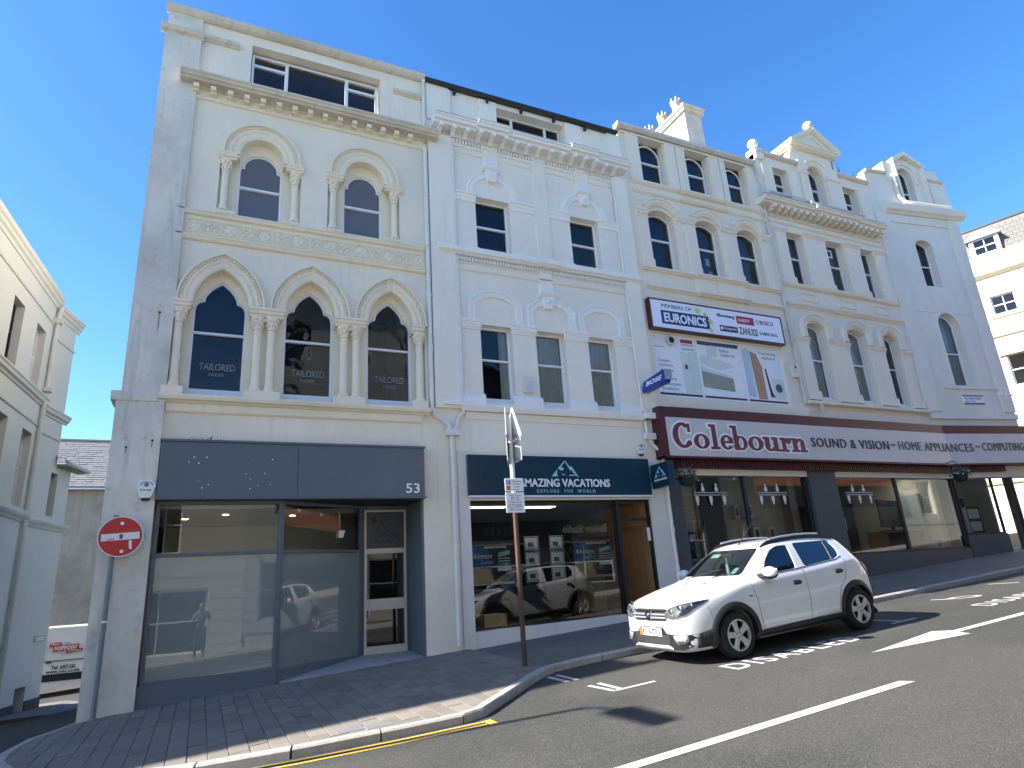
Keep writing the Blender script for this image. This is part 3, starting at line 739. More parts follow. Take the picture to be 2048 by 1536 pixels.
# little weeds on the parapet and fascia
def tuft(root, x, y, z, h, n, mat='leaf_dry', spread=.1, name='weed'):
    mb = MB()
    for i in range(n):
        a = random.uniform(0, 6.28); dx, dy = math.cos(a)*spread*random.random(), math.sin(a)*spread*.5*random.random(); hh = h*random.uniform(.5, 1); x1 = x+dx*2; w_ = h*.06
        mb.add([(x+dx-w_, y+dy, z),(x+dx+w_, y+dy, z),(x1+dx, y+dy, z+hh*.6),(x1+dx*1.8, y+dy, z+hh)], [(0,1,2),(0,2,3)])
    return mb.build(name, mat, root)
tuft(A, -.55, -.1, 14.09, .12, 14, spread=.05); tuft(A, .05, -.1, 14.09, .06, 8, spread=.04); tuft(A, 1.55, -.1, 14.09, .1, 10)
[tuft(A, x, -.08, 4.57, h, 9, 'leaf', .05) for x, h in ((-.45,.07),(-.18,.10),(-.05,.13),(.10,.09),(.75,.05))]
for x, z, l in ((-1.02,6.95,.34),(-.92,4.55,.12),(-1.30,4.42,.10)):
    mb = MB(); mb.ball((x,-.115,z), .022, .022, .022, 8, 5); mb.box(x-.005, x+.005, -.1225 if z < 5.2 else -.1025, -.1, z-l, z); mb.build('rusty_bolt', 'rust', A)
# --- ground floor shopfront of A
SF = A
def shop_glazing(root, x0, x1, zs, zt, zh, mull=(), y=0, fr='slate_blue', gl=('glass_shop','glass_frost'), fw=.055, dep=.09):
    """frame with mullions and one transom; zs sill, zt transom, zh head"""
    mb = MB(); xs_ = [x0]+list(mull)+[x1]
    mb.box(x0, x0+fw, y, y+dep, zs, zh); mb.box(x1-fw, x1, y, y+dep, zs, zh)
    for x in mull: mb.box(x-fw*.75, x+fw*.75, y-.004, y+dep, zs, zh)
    for z in ([zs+fw*.5, zh-fw*.5]+([zt] if zt else [])): mb.box(x0+fw, x1-fw, y+.003, y+dep-.003, z-fw*.5, z+fw*.5)
    o = mb.build('window_frame', fr, root)
    for a, b in zip(xs_, xs_[1:]):
        if zt: pane(rect(a+.04, b-.04, zt+.03, zh-.05), y+.05, gl[0], o); pane(rect(a+.04, b-.04, zs+.05, zt-.03), y+.05, gl[1], o)
        else: pane(rect(a+.04, b-.04, zs+.05, zh-.05), y+.05, gl[0], o)
    return o
shop_glazing(A, -.76, 1.27, .62, 2.62, 3.52, (), .02)
ang = math.degrees(math.atan2(.86, 1.66)); ln = math.hypot(.86, 1.66)
mb = MB(); mb.prism([(-.79,-.6),(1.27,-.6),(1.27,.622),(-.79,.622)], -.01, .2); mb.build('stall_riser', 'slate_blue', A)
setframe(frame(1.27, .02, ang)); shop_glazing(A, .0, ln, .62, 2.62, 3.52, (), .0); mb = MB(); mb.box(.0, ln, .005, .12, -.5, .618); mb.build('stall_riser', 'slate_blue', A)
setframe()
mb = MB(); mb.box(-.78, 3.96, .02, 1.4, 3.525, 3.6); mb.build('shop_soffit', 'black', A)
mb = MB(); mb.box(3.90, 3.952, .0, 1.0, .2, 3.52); mb.build('door_reveal', 'slate_blue', A)
mb = MB(); mb.prism(rect(2.90, 3.90, .3, 3.52), .93, .99, [rect(2.97, 3.84, .65, 3.44)]); mb.build('door_surround', 'slate_blue', A)
d = MB(); d.prism(rect(2.97, 3.84, .65, 3.44), .90, .97, [rect(3.02, 3.79, .80, 2.56), rect(3.01, 3.80, 2.66, 3.40)]); d.box(3.02, 3.79, .885, .96, 1.47, 1.68); d.box(3.20, 3.60, .878, .884, 1.54, 1.62)
door = d.build('door', 'door_cream', A); pane(rect(3.02, 3.79, .80, 1.47), .93, 'glass_shop', door); pane(rect(3.02, 3.79, 1.68, 2.56), .93, 'glass_shop', door)
mb = MB(); mb.box(3.012, 3.798, .915, .93, 2.662, 3.398); tp = mb.build('transom_panel', 'charcoal', door)
letters('The', 3.36, 3.50, 2.98, 3.08, .912, 'black', door, 'door_lettering'); letters('Sewing', 3.27, 3.68, 2.86, 2.99, .912, 'black', door, 'door_lettering'); letters('Room', 3.19, 3.53, 2.76, 2.86, .912, 'black', door, 'door_lettering')
mb = MB(); mb.obox((3.30,.912,3.12), (.15,0,.16), (0,.002,0), (-.006,0,.006)); mb.obox((3.16,.912,3.24), (.05,0,.02), (0,.002,0), (-.02,0,.06)); mb.build('needle_motif', 'ink', door)
mb = MB(); mb.tube([(3.06,.87,1.35),(3.06,.84,1.38),(3.06,.84,1.62),(3.06,.87,1.65)], .012); mb.build('handle', 'alloy', door)
mb = MB(); vs = [(1.35,.02,.445),(3.93,.0,.602),(3.93,.95,.66),(2.9,.95,.66),(1.30,.06,.46)]; mb.add(vs+[(x, y, z-.4) for x, y, z in vs], [(0,1,2,3,4),(5,6,1,0)]); mb.build('doorstep', 'galv' if 0 else 'kerb', A)
mb = MB(); mb.box(-.77,3.9,3.2,3.3,.3,3.5); mb.build('shop_back_wall', 'interior_light', A)
mb = MB(); mb.box(-.77,3.9,1.05,3.2,3.40,3.50); mb.box(-.77,1.2,.13,1.05,3.40,3.50); mb.build('shop_ceiling', 'interior_light', A)
for x, y in ((-.35,1.6),(.35,1.0),(1.6,1.3)):
    mb = MB(); mb.lathe(x, y, [(.05,3.392),(.055,3.398)], 10); mb.build('downlight', 'downlight', A)
mb = MB(); mb.box(2.95,3.9,1.5,1.55,.46,3.39); mb.box(2.92,2.95,1.0,1.55,.46,3.39); mb.build('door_dark_panel', 'interior_dark', A)  # near-black panels added behind the door to make the doorway dark
mb = MB(); mb.box(-.77,3.9,.25,3.2,.42,.45); mb.build('shop_floor', 'interior', A)
mb = MB(); mb.obox((2.45,.72,2.95), (.05,.02,.0), (-.02,.05,0), (.02,0,.07)); mb.tube([(2.45,.72,3.0),(2.43,.72,3.4)], .012, 6); mb.build('spotlight', 'sash_white', A)
# fascia board of A (plain, with the street number)
fa = empty('shop_fascia', (1.58,-.1,3.55), label='blank grey-blue shop fascia board with number 53 above the empty shop', cat='shop sign')
mb = MB(); mb.box(-.77, 1.493, -.20, -.001, 3.56, 4.53); mb.build('board', 'slate_blue', fa, bev=.008); mb = MB(); mb.box(1.497, 3.93, -.20, -.001, 3.56, 4.53); mb.build('board', 'slate_blue', fa, bev=.008)
mb = MB(); mb.box(-.79, 3.95, -.225, -.001, 4.531, 4.57); mb.build('capping', 'slate_blue', fa); mb = MB(); mb.box(-.79, 3.95, -.225, -.001, 3.525, 3.559); mb.build('capping', 'slate_blue', fa)
letters('53', 3.54, 3.82, 3.63, 3.82, -.201, 'letter_white', fa, 'number', bold=.01)
mb = MB()
for i in range(16):
    x, z, r_ = random.uniform(-.4, 1.2), random.uniform(3.7, 4.3), random.uniform(.004, .012); mb.box(x-r_, x+r_, -.2015, -.2, z-r_, z+r_)
mb.build('paint_chip', 'sash_white', fa)
# ================================================================== BUILDING B (white, navy travel shop)
B = empty('terraced_building', (7.1, 0, .75), label='white stucco building with blind arches over plain sash windows above a navy travel agency', cat='building')
W1 = [rect(5.40, 6.20, 5.66, 7.52), rect(6.82, 7.62, 5.66, 7.52), rect(8.28, 9.06, 5.66, 7.52)]
W2 = [rect(5.44, 6.36, 9.50, 10.92), rect(8.10, 8.98, 9.50, 10.92)]
AT = rect(6.17, 8.22, 13.08, 13.79)
mb = MB(); mb.prism(rect(4.24, 10.05, 3.5, 13.95), 0, .32, W1+W2+[AT]); mb.build('front_wall', 'white_b', B)
for x0, x1 in ((4.245, 4.83), (9.63, 10.05)):
    mb = MB(); mb.box(x0, x1, -.09, .001, 5.46, 12.45); mb.build('pilaster', 'white_b', B)
    mb = MB(); mb.box(x0, x1, -.05, .001, 12.86, 13.93); mb.build('pilaster', 'white_b', B)
for x0, x1 in ((5.66, 6.16), (8.24, 8.75)):
    mb = MB(); mb.box(x0, x1, -.04, .001, 12.86, 13.9); mb.build('pilaster', 'white_b', B)
shell(B, 4.25, 10.04, -1, 13.90, 9, 'white_b', (4.72, 8.8, 12.1), y0=.33)
mb = MB(); mb.sweep([(4.20,13.90),(9.95,13.90)], [(.03,-.3),(.03,.06),(.02,.10),(.06,.16),(.11,.16),(.13,-.3)]); mb.build('gutter', 'gutter_dark', B)
for x in (5.0, 5.9, 6.9, 7.9, 8.9):
    mb = MB(); mb.box(x-.03, x+.03, -.10, .0, 13.80, 13.90); mb.build('gutter_bracket', 'gutter_dark', B)
casement(B, 6.19, 8.20, 13.10, 13.78, .24, (6.72, 7.74), (), .045)
# main cornice with break-forwards, modillions and dentils
CB = [(0,0),(0,.30),(.05,.33),(.06,.40),(.12,.42),(.14,.46),(.18,.46),(.21,0)]
def stepped_run(root, name, segs, z, prof, mat, dz=0):
    for x0, x1, dy in segs: moulding(root, name, x0, x1, z, [(a, b+(dy if b > .001 else 0)) for a, b in prof], mat)
segsB = ((4.34,5.418,0),(5.42,6.30,.09),(6.302,8.088,0),(8.09,8.97,.09),(8.972,10.02,0))
stepped_run(B, 'cornice', segsB, 12.60, CB, 'trim_b')
stepped_run(B, 'cornice_capping', ((4.36,5.41,0),(5.40,6.32,.09),(6.31,8.08,0),(8.07,8.99,.09),(8.98,10.0,0)), 12.812, [(0,0),(0,.44),(.02,.44),(.045,0)], 'soiled_stone')
mb = MB(); mb.box(4.85, 9.62, -.06, .0, 12.46, 12.60); mb.build('cornice_frieze', 'trim_b', B)
for i, x in enumerate([4.52+.338*k for k in range(16)]):
    dy = .07 if (5.42 < x < 6.30 or 8.09 < x < 8.97) else 0
    mb = MB(); mb.prism([(.05,12.44),(.12,12.42),(.18,12.47),(.28+dy,12.53),(.30+dy,12.50),(.37+dy,12.50),(.37+dy,12.598),(.05,12.598)], x-.045, x+.045)
    mb.v = [(v[1], -v[0], v[2]) for v in mb.v]; fix_normals(mb.build('modillion', 'trim_b', B))
def dentils(root, x0, x1, z0, z1, step, d, mat):
    mb = MB(); x = x0
    while x < x1: mb.box(x, x+step*.55, -d, .0, z0, z1); x += step
    return mb.build('dentil_course', mat, root)
dentils(B, 4.90, 9.60, 12.32, 12.43, .083, .07, 'trim_b'); moulding(B, 'frieze_moulding', 4.86, 9.60, 12.08, [(0,0),(0,.02),(.03,.035),(.05,.035),(.05,0)], 'white_b')
moulding(B, 'frieze_moulding', 4.86, 9.60, 12.26, [(0,0),(0,.03),(.05,.06),(.055,0)], 'trim_b')
mb = MB(); mb.box(5.70, 6.10, -.05, 0, 12.0, 12.45); mb.build('pilaster_strip', 'white_b', B); mb = MB(); mb.box(8.38, 8.78, -.05, 0, 11.95, 12.45); mb.build('pilaster_strip', 'white_b', B)
mb = MB(); mb.box(7.08, 7.46, -.055, 0, 9.36, 12.45); mb.build('pilaster_strip', 'white_b', B)
def corbel(x, zt, full=True):
    mb = MB(); mb.box(x-.19, x+.19, -.10, 0, zt-.25, zt)
    for i in range(6): mb.box(x-.165+i*.06, x-.135+i*.06, -.115, -.10, zt-.22, zt-.02)
    mb.sweep([(x-.24,zt-.36),(x+.24,zt-.36)], [(0,0),(0,.09),(.04,.13),(.07,.16),(.105,.16),(.105,0)])
    mb.prism([(x-.10,zt-.66),(x+.10,zt-.66),(x+.15,zt-.36),(x-.15,zt-.36)], -.12, 0)
    o = mb.build('corbel', 'trim_b', B); mb = MB(); mb.ball((x, -.12, zt-.46), .06, .035, .06, 8, 5)
    for i in range(5): a = R(200+35*i); mb.ball((x+.06*math.cos(a), -.12, zt-.50+.06*math.sin(a)), .028, .02, .028, 6, 4)
    mb.build('carved_flower', 'trim_b', o, smooth=60)
corbel(5.88, 12.03); corbel(8.58, 11.95); corbel(7.20, 8.75)
HB = [(0,0),(0,.035),(-.05,.05),(-.08,.05),(-.085,.025),(-.12,.03),(-.13,.055),(-.17,.055),(-.18,0)]
for cx, zs in ((5.90, 10.97), (8.565, 10.93)):
    mb = MB(); mb.sweep([(cx+.53,zs-.02)]+arc(cx, zs, .53, 0, 180, 24)+[(cx-.53,zs-.02)], HB); fix_normals(mb.build('blind_arch', 'trim_b', B, smooth=35))
IMP = [(0,0),(0,.03),(.10,.035),(.11,.05),(.17,.06),(.19,.09),(.23,.10),(.235,0)]
for x0, x1 in ((4.90,5.44),(6.36,7.075),(7.465,8.10),(8.98,9.60)): moulding(B, 'impost', x0, x1, 10.72, IMP, 'trim_b')
for x0, x1 in ((4.86,5.47),(6.33,7.07),(7.47,8.13),(8.95,9.60)):
    mb = MB(); mb.box(x0, x1, -.03, 0, 9.37, 9.50); mb.build('plinth_block', 'trim_b', B)
for q in W2: sash(B, q, .20, .045, 10.20, 'glass_old', 'sash_white', .03, .03)
stepped_run(B, 'string_course', ((4.40,6.99,0),(7.0,7.56,.07),(7.57,10.03,0)), 9.20, [(0,0),(0,.10),(.03,.13),(.05,.18),(.10,.20),(.15,.20),(.17,0)], 'trim_b')
dentils(B, 4.90, 9.60, 9.08, 9.16, .072, .06, 'trim_b'); moulding(B, 'frieze_moulding', 4.86, 9.60, 9.02, [(0,0),(0,.02),(.03,.06),(.05,0)], 'trim_b')
moulding(B, 'frieze_moulding', 4.86, 9.60, 8.84, [(0,0),(0,.025),(.04,.05),(.06,.05),(.06,0)], 'white_b')
mb = MB(); mb.box(7.02, 7.38, -.05, 0, 8.75, 9.08); mb.build('pilaster_strip', 'white_b', B)
for x0, x1 in ((5.12,6.50),(6.62,7.97),(8.06,9.41)):
    mb = MB(); mb.sweep([(x1-.18,7.62),(x1-.18,8.02)]+seg_pts(x0+.18, x1-.18, 8.02, .21, 12)[1:-1]+[(x0+.18,8.02),(x0+.18,7.62)], HB); fix_normals(mb.build('blind_arch', 'trim_b', B, smooth=35))
CAPB = [(0,0),(0,.02),(.04,.03),(.06,.05),(.16,.055),(.18,.08),(.22,.09),(.24,.09),(.245,0)]
for x0, x1 in ((4.88,5.40),(6.17,6.84),(7.60,8.30),(9.04,9.60)):
    o = moulding(B, 'pilaster_capital', x0, x1, 7.37, CAPB, 'trim_b'); mb = MB(); x = x0+.06
    while x < x1-.04: mb.ball((x, -.055, 7.49), .028, .02, .035, 6, 4); x += .075
    mb.build('carved_band', 'trim_b', o, smooth=60)
for x0, x1 in ((4.86,5.42),(6.12,6.85),(7.58,8.31),(9.02,9.60)):
    mb = MB(); mb.sweep([(x0,5.58),(x1,5.58)], [(0,0),(0,.09),(.18,.08),(.26,.03),(.26,0)]); mb.build('pilaster_base', 'trim_b', B)
cur = [('curtain', .72, 1.0), ('curtain', 0, 1), ('curtain', 0, 1)]
for q, c_ in zip(W1, cur): sash(B, q, .19, .05, 6.72, 'glass_old', 'sash_white', .03, .10, curtain=c_)
mb = MB(); mb.sweep([(4.83,5.42),(9.62,5.42)], [(0,0),(0,.10),(.05,.12),(.10,.14),(.15,.14),(.16,0)]); mb.box(9.62,10.03,-.20,0,5.46,5.60); mb.box(4.44,4.82,-.16,-.09,5.52,5.64); mb.build('sill_course', 'trim_b', B)
moulding(B, 'string_course', 4.92, 9.58, 5.25, [(0,0),(0,.02),(.16,.03),(.17,0)], 'white_b')
# vent box on the pilaster between first floor windows
mb = MB(); mb.box(6.38, 6.63, -.10, -.001, 5.93, 6.31); mb.box(6.42, 6.52, -.12, -.10, 6.05, 6.28); mb.build('vent_box', 'sign_back', B, bev=.01)
# rainwater pipes of B
pipe(B, [(4.85,-.06,13.85),(4.855,-.06,12.9)], .04); pipe(B, [(4.865,-.06,12.40),(4.87,-.055,9.42)], .042); pipe(B, [(4.87,-.055,9.15),(4.865,-.055,5.38),(4.74,-.07,5.22),(4.70,-.07,5.05),(4.66,-.08,4.98)], .045)
mb = MB(); mb.box(4.44,4.74,-.17,-.02,4.84,5.0); mb.build('hopper', 'pipe_white', B, bev=.015)
pipe(B, [(4.58,-.08,4.86),(4.585,-.07,.72)], .052)
pipe(B, [(9.60,-.06,12.40),(9.605,-.055,9.42)], .042); pipe(B, [(9.61,-.055,9.15),(9.63,-.055,5.66)], .042); pipe(B, [(9.66,-.055,5.40),(9.68,-.06,5.08)], .045)
mb = MB(); mb.box(9.56,9.88,-.15,-.02,4.94,5.10); mb.build('hopper', 'pipe_white', B, bev=.015)
pipe(B, [(9.72,-.08,4.95),(9.76,-.08,4.84),(9.98,-.08,4.66),(10.03,-.08,4.5),(10.035,-.07,1.05)], .045)
# shopfront B
for x0, x1, m_ in ((4.70, 4.945, 'white_e'), (9.54, 10.04, 'white_e')):
    mb = MB(); mb.box(x0, x1, -.03, .4, -.3, 4.55 if x0 < 5 else 4.40); mb.build('shop_pier', m_, B)
mb = MB(); mb.prism([(4.945,.3),(8.58,.3),(8.58,1.0),(4.945,.93)], .02, .25); mb.build('stall_riser', 'white_e', B)
mb = MB(); mb.box(4.945, 9.54, .05, .3, 3.50, 3.56); mb.build('shop_head', 'sash_grey', B)
shop_glazing(B, 4.95, 8.57, .96, None, 3.50, (), .08, 'black', ('glass_shop',), .03, .05)
mb = MB(); mb.box(4.94, 9.54, .30, 6.0, 3.44, 3.5); mb.build('shop_ceiling', 'interior', B)
for x, y in ((5.5, .62), (6.75, .70)):
    mb = MB(); mb.box(x-.55, x+.55, y-.12, y+.12, 3.425, 3.438); mb.build('ceiling_light', 'lamp_panel', B)
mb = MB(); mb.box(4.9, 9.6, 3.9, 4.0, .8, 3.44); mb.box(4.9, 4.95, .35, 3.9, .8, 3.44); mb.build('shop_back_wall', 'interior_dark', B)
mb = MB(); mb.box(4.95, 9.54, .26, 3.9, .84, .88); mb.build('shop_floor', 'interior', B)
# doorway with open black door and timber lined lobby
mb = MB(); mb.box(8.575, 8.66, .02, .14, .9, 3.50); mb.box(8.66, 9.54, .05, .13, 3.02, 3.08); mb.box(9.48, 9.54, .05, .13, .95, 3.50); mb.build('door_frame', 'black', B)
dr = MB(); setframe(frame(8.68, .12, 62)); dr.prism(rect(0, .92, .98, 3.0), 0, .05, [rect(.09, .83, 1.2, 2.9)]); door = dr.build('door', 'black', B); pane(rect(.09, .83, 1.2, 2.9), .025, 'glass_shop', door)
mb = MB(); mb.tube([(.80,-.04,1.5),(.80,-.06,1.55),(.80,-.06,2.3),(.80,-.04,2.35)], .015); mb.build('handle', 'alloy', door); setframe()
setframe(frame(9.53, .15, 112)); 
for k in range(7):
    mb = MB(); mb.box(k*.2+.003, k*.2+.197, -.02, .02, .9, 3.46); mb.build('lobby_plank', 'timber', B)
mb = MB(); mb.box(.30, .62, -.024, -.021, 2.15, 2.50); mb.build('notice', 'paper', B); setframe()
mb = MB(); mb.prism([(9.38,2.55),(9.46,2.55),(9.46,2.85),(9.38,2.85)], .03, .045); mb.box(9.385,9.455,.026,.03,2.70,2.78); mb.build('door_phone', 'alarm', B)

# ================================================================== BUILDING C (cream, display windows over the electrical shop)
Cb = empty('terraced_building', (12.75, 0, 1.1), label='cream building with arched attic sashes, a member-brands lightbox and poster-filled first floor windows', cat='building')
WA = [(10.74,11.66),(12.46,13.38),(14.06,14.92)]; WA = [rect(a, b, 12.66, 14.13) for a, b in WA]
WM = [(10.72,11.62),(12.42,13.30),(14.02,14.94)]; HM = [seg_arch(a, b, 9.80, 11.52, .20) for a, b in WM]
SW = rect(10.30, 14.94, 6.14, 7.88)
mb = MB(); mb.prism(rect(10.05, 15.50, 4.1, 14.24), 0, .32, WA+HM+[SW]); mb.build('front_wall', 'cream_c', Cb)
shell(Cb, 10.06, 15.49, -1, 14.20, 9, 'cream_c', (5.2, 9.3, 12.3), y0=.33)
for q in WA:
    x0, x1 = q[0][0]+.03, q[1][0]-.03; cx = (x0+x1)/2; r_ = (x1-x0)/2
    mb = MB(); mb.prism(rect(x0-.03, x1+.03, 12.66, 14.13), .26, .30, [round_arch(x0+.05, x1-.05, 12.70, 13.62, 14)]); mb.build('window_spandrel', 'interior_dark', Cb)
    sash(Cb, round_arch(x0, x1, 12.68, 13.64, 16), .20, .045, 13.42, 'glass_old', 'sash_white', .03, .03)
for a, b in ((10.30,10.72),(11.68,12.06),(12.10,12.44),(13.40,13.78),(13.82,14.04),(14.94,15.34)):
    mb = MB(); mb.box(a, b, -.05, 0, 12.58, 14.14); mb.build('pilaster', 'cream_c', Cb)
mb = MB(); mb.sweep([(9.96,14.20),(15.30,14.20)], [(0,-.05),(0,.06),(-.01,.11),(.05,.19),(.12,.20),(.14,.20),(.15,.17),(.15,-.05)]); mb.build('gutter', 'pipe_soiled', Cb, smooth=30)
moulding(Cb, 'eaves_moulding', 10.12, 15.34, 14.12, [(0,0),(0,.06),(.04,.08),(.06,0)], 'cream_c')
ST = [(0,0),(0,.03),(.03,.06),(.05,.09),(.08,.10),(.10,.10),(.11,0)]
stepped_run(Cb, 'string_course', ((10.27,11.98,0),(12.0,13.80,.06),(13.82,15.40,0)), 12.46, ST, 'cream_c'); stepped_run(Cb, 'string_course', ((10.30,11.98,0),(12.0,13.80,.06),(13.82,15.42,0)), 12.17, fasc(.8, ST), 'cream_c')
HC = [(0,0),(0,.05),(-.05,.07),(-.07,.10),(-.12,.11),(-.13,.08),(-.17,.09),(-.18,.12),(-.24,.12),(-.25,0)]
for a, b in WM:
    mb = MB(); mb.sweep(seg_pts(a+.0, b-.0, 11.62, .22, 14), HC); fix_normals(mb.build('hood_mould', 'cream_c', Cb, smooth=35))
    sash(Cb, seg_arch(a+.04, b-.0, 9.86, 11.50, .19), .22, .045, 10.86, 'glass_old', 'sash_white', .03, .03)
for x0, x1, n_ in ((10.28,10.70,2),(11.66,12.40,4),(13.34,14.0,4),(14.96,15.42,2)):
    o = moulding(Cb, 'capital', x0, x1, 11.36, [(0,0),(0,.02),(.03,.03),(.05,.04),(.20,.06),(.23,.09),(.28,.10),(.30,.10),(.31,0)], 'cream_c'); mb = MB()
    for k in range(n_*2): x = x0+(x1-x0)*(k+.5)/(n_*2); mb.ball((x, -.06, 11.50), .05, .035, .06, 6, 4); mb.ball((x, -.07, 11.59), .03, .03, .03, 6, 4)
    mb.build('carved_leaves', 'cream_c', o, smooth=60)
for x0, x1 in ((10.30,10.68),(11.72,12.36),(13.36,13.98),(14.98,15.40)):
    mb = MB(); mb.box(x0, x1, -.04, 0, 9.80, 11.37); mb.box(x0-.03, x1+.03, -.06, 0, 9.80, 10.06); mb.build('pilaster', 'cream_c', Cb)
for a, b in ((11.98,12.34),(13.40,13.70)): mb = MB(); mb.box(a, b, -.09, 0, 9.80, 11.35); mb.build('pilaster', 'cream_c', Cb)
stepped_run(Cb, 'sill_course', ((10.25,12.05,0),(12.06,13.95,.08),(13.96,15.42,0)), 9.70, [(0,0),(0,.05),(.03,.08),(.05,.12),(.10,.12),(.11,0)], 'cream_c')
mb = MB(); mb.box(12.08, 13.93, -.08, 0, 9.22, 9.70); mb.build('panel', 'cream_c', Cb)
stepped_run(Cb, 'string_course', ((10.30,12.05,0),(12.06,13.95,.08),(13.96,15.40,0)), 9.14, [(0,0),(0,.02),(.03,.05),(.06,.10),(.09,.10),(.10,0)], 'cream_c')
moulding(Cb, 'sill_course', 10.05, 15.50, 5.82, [(0,0),(0,.10),(.22,.10),(.26,.05),(.28,0)], 'cream_c')
for x0, z0, w_, h in ((12.92,10.42,.16,.24),(13.0,10.12,.14,.12)):
    mb = MB(); mb.box(x0, x0+w_, .33, .335, z0, z0+h); mb.build('paper_sheet', 'paper', Cb)
# poster-filled display windows
casement(Cb, 10.30, 14.94, 6.14, 7.88, .06, (11.80, 13.37), (), .05, 'glass_clear', 'sash_white')
po = empty('window_poster', (11.05, .2, 6.2), label='window poster listing appliance brands beside a tall green fridge', cat='poster')
mb = MB(); mb.box(10.34, 11.76, .16, .165, 6.19, 7.84); mb.build('sheet', 'paper', po)
mb = MB(); mb.box(11.22, 11.48, .152, .159, 6.25, 7.42); mb.box(11.49, 11.75, .152, .159, 6.25, 7.46); mb.build('printed_fridge', 'appliance', po); mb = MB(); mb.box(11.30, 11.40, .150, .1515, 6.95, 7.08); mb.build('printed_panel', 'ink_grey', po)
for k, (s_, w_) in enumerate((('Domestic',.42),('Appliance',.5),('Showroom',.5),('All Leading',.55),('Manufacturers',.72),('Installation',.6),('Service Available',.82))): letters(s_, 10.45, 10.45+w_*.9, 7.10-k*.135-(.10 if k > 2 else 0), 7.19-k*.135-(.10 if k > 2 else 0), .159, 'ink_grey', po, 'printed_lettering', depth=.001)
for s_, a, b, z, m_ in (('SAMSUNG',11.28,11.70,7.62,'ink'),('ZANUSSI',11.30,11.70,7.50,'ink'),('Hotpoint',10.36,10.70,7.50,'ink')): letters(s_, a, b, z, z+.055, .159, m_, po, 'printed_lettering', depth=.001)
mb = MB(); mb.box(11.27, 11.68, .158, .1595, 7.70, 7.80); mb.build('printed_logo', 'neff_red', po); mb = MB(); mb.box(10.34, 11.76, .152, .159, 6.19, 6.25); mb.build('footer', 'maroon', po)
po = empty('window_poster', (12.6, .2, 6.2), label='window poster of cooker hood and oven titled Built-in Appliances', cat='poster')
mb = MB(); mb.box(11.84, 13.33, .16, .165, 6.19, 7.72); mb.build('sheet', 'paper', po)
mb = MB(); mb.prism([(11.86,7.35),(12.0,7.42),(12.95,7.24),(13.08,7.17),(12.55,7.02),(11.86,7.18)], .152, .159); mb.prism(rect(12.15,12.5,7.4,7.70), .152, .159); mb.build('printed_hood', 'appliance', po)
mb = MB(); mb.prism([(11.86,6.95),(12.95,6.80),(12.95,6.42),(11.86,6.50)], .152, .159); mb.build('printed_oven', 'appliance_dark', po); mb = MB(); mb.prism([(11.86,7.08),(12.9,6.88),(12.95,6.80),(11.86,6.955)], .150, .158); mb.build('printed_oven_top', 'appliance', po)
letters('Built-in', 12.62, 12.95, 7.56, 7.66, .159, 'ink_grey', po, 'printed_lettering', depth=.001); letters('Appliances', 12.62, 13.15, 7.42, 7.53, .159, 'ink_grey', po, 'printed_lettering', depth=.001)
mb = MB(); mb.box(11.84, 13.33, .152, .159, 6.19, 6.25); mb.build('footer', 'maroon', po)
po = empty('window_poster', (14.1, .2, 6.2), label='window poster of open fridge, hoover and washing machine titled Freestanding Appliances', cat='poster')
mb = MB(); mb.box(13.41, 14.90, .16, .165, 6.19, 7.84); mb.build('sheet', 'paper', po)
mb = MB(); mb.prism([(13.45,7.70),(13.62,7.78),(13.72,7.72),(13.72,6.30),(13.45,6.35)], .153, .159); mb.build('printed_fridge', 'sky_print', po); mb = MB(); mb.prism([(13.74,7.70),(13.98,7.62),(14.12,7.25),(14.12,6.28),(13.80,6.28)], .153, .159); mb.build('printed_door', 'brick_print', po)
mb = MB(); mb.prism(rect(14.42,14.86,6.32,6.92), .153, .159); mb.build('printed_washer', 'appliance', po); mb = MB(); mb.prism(arc(14.64,6.64,.13,0,360,18)[:-1], .150, .153); mb.build('printed_washer_door', 'ink_grey', po)
mb = MB(); mb.prism([(14.22,7.20),(14.26,7.22),(14.36,6.50),(14.44,6.36),(14.28,6.36)], .153, .159); mb.build('printed_hoover', 'ink', po)
letters('Freestanding', 14.10, 14.75, 7.62, 7.72, .159, 'ink_grey', po, 'printed_lettering', depth=.001); letters('Appliances', 14.18, 14.72, 7.48, 7.58, .159, 'ink_grey', po, 'printed_lettering', depth=.001)
mb = MB(); mb.box(13.41, 14.90, .152, .159, 6.19, 6.25); mb.build('footer', 'maroon', po)
for o in bpy.data.objects:
    if o.name.startswith('window_poster'): o.location.y -= .087
mb = MB(); mb.lathe(0, 0, [(.10,0),(.125,.01),(.13,.05),(.10,.06)], 20); mb.v = [(10.88+v[0], .06-v[2]*1.6, 7.70+v[1]) for v in mb.v]; o = fix_normals(mb.build('extractor_vent', 'pipe_soiled', Cb, smooth=40)); mb = MB(); mb.prism(arc(10.88,7.70,.085,0,360,18)[:-1], -.045, -.04); mb.build('vent_grille', 'interior_dark', o)
# pipes C
pipe(Cb, [(15.27,-.12,14.28),(15.36,-.10,14.0),(15.34,-.06,13.8),(15.42,-.055,13.1),(15.46,-.055,6.2)], .05, 'pipe_soiled')
pipe(Cb, [(9.93,-.06,5.72),(9.95,-.10,5.78),(10.4,-.12,5.80)], .045)
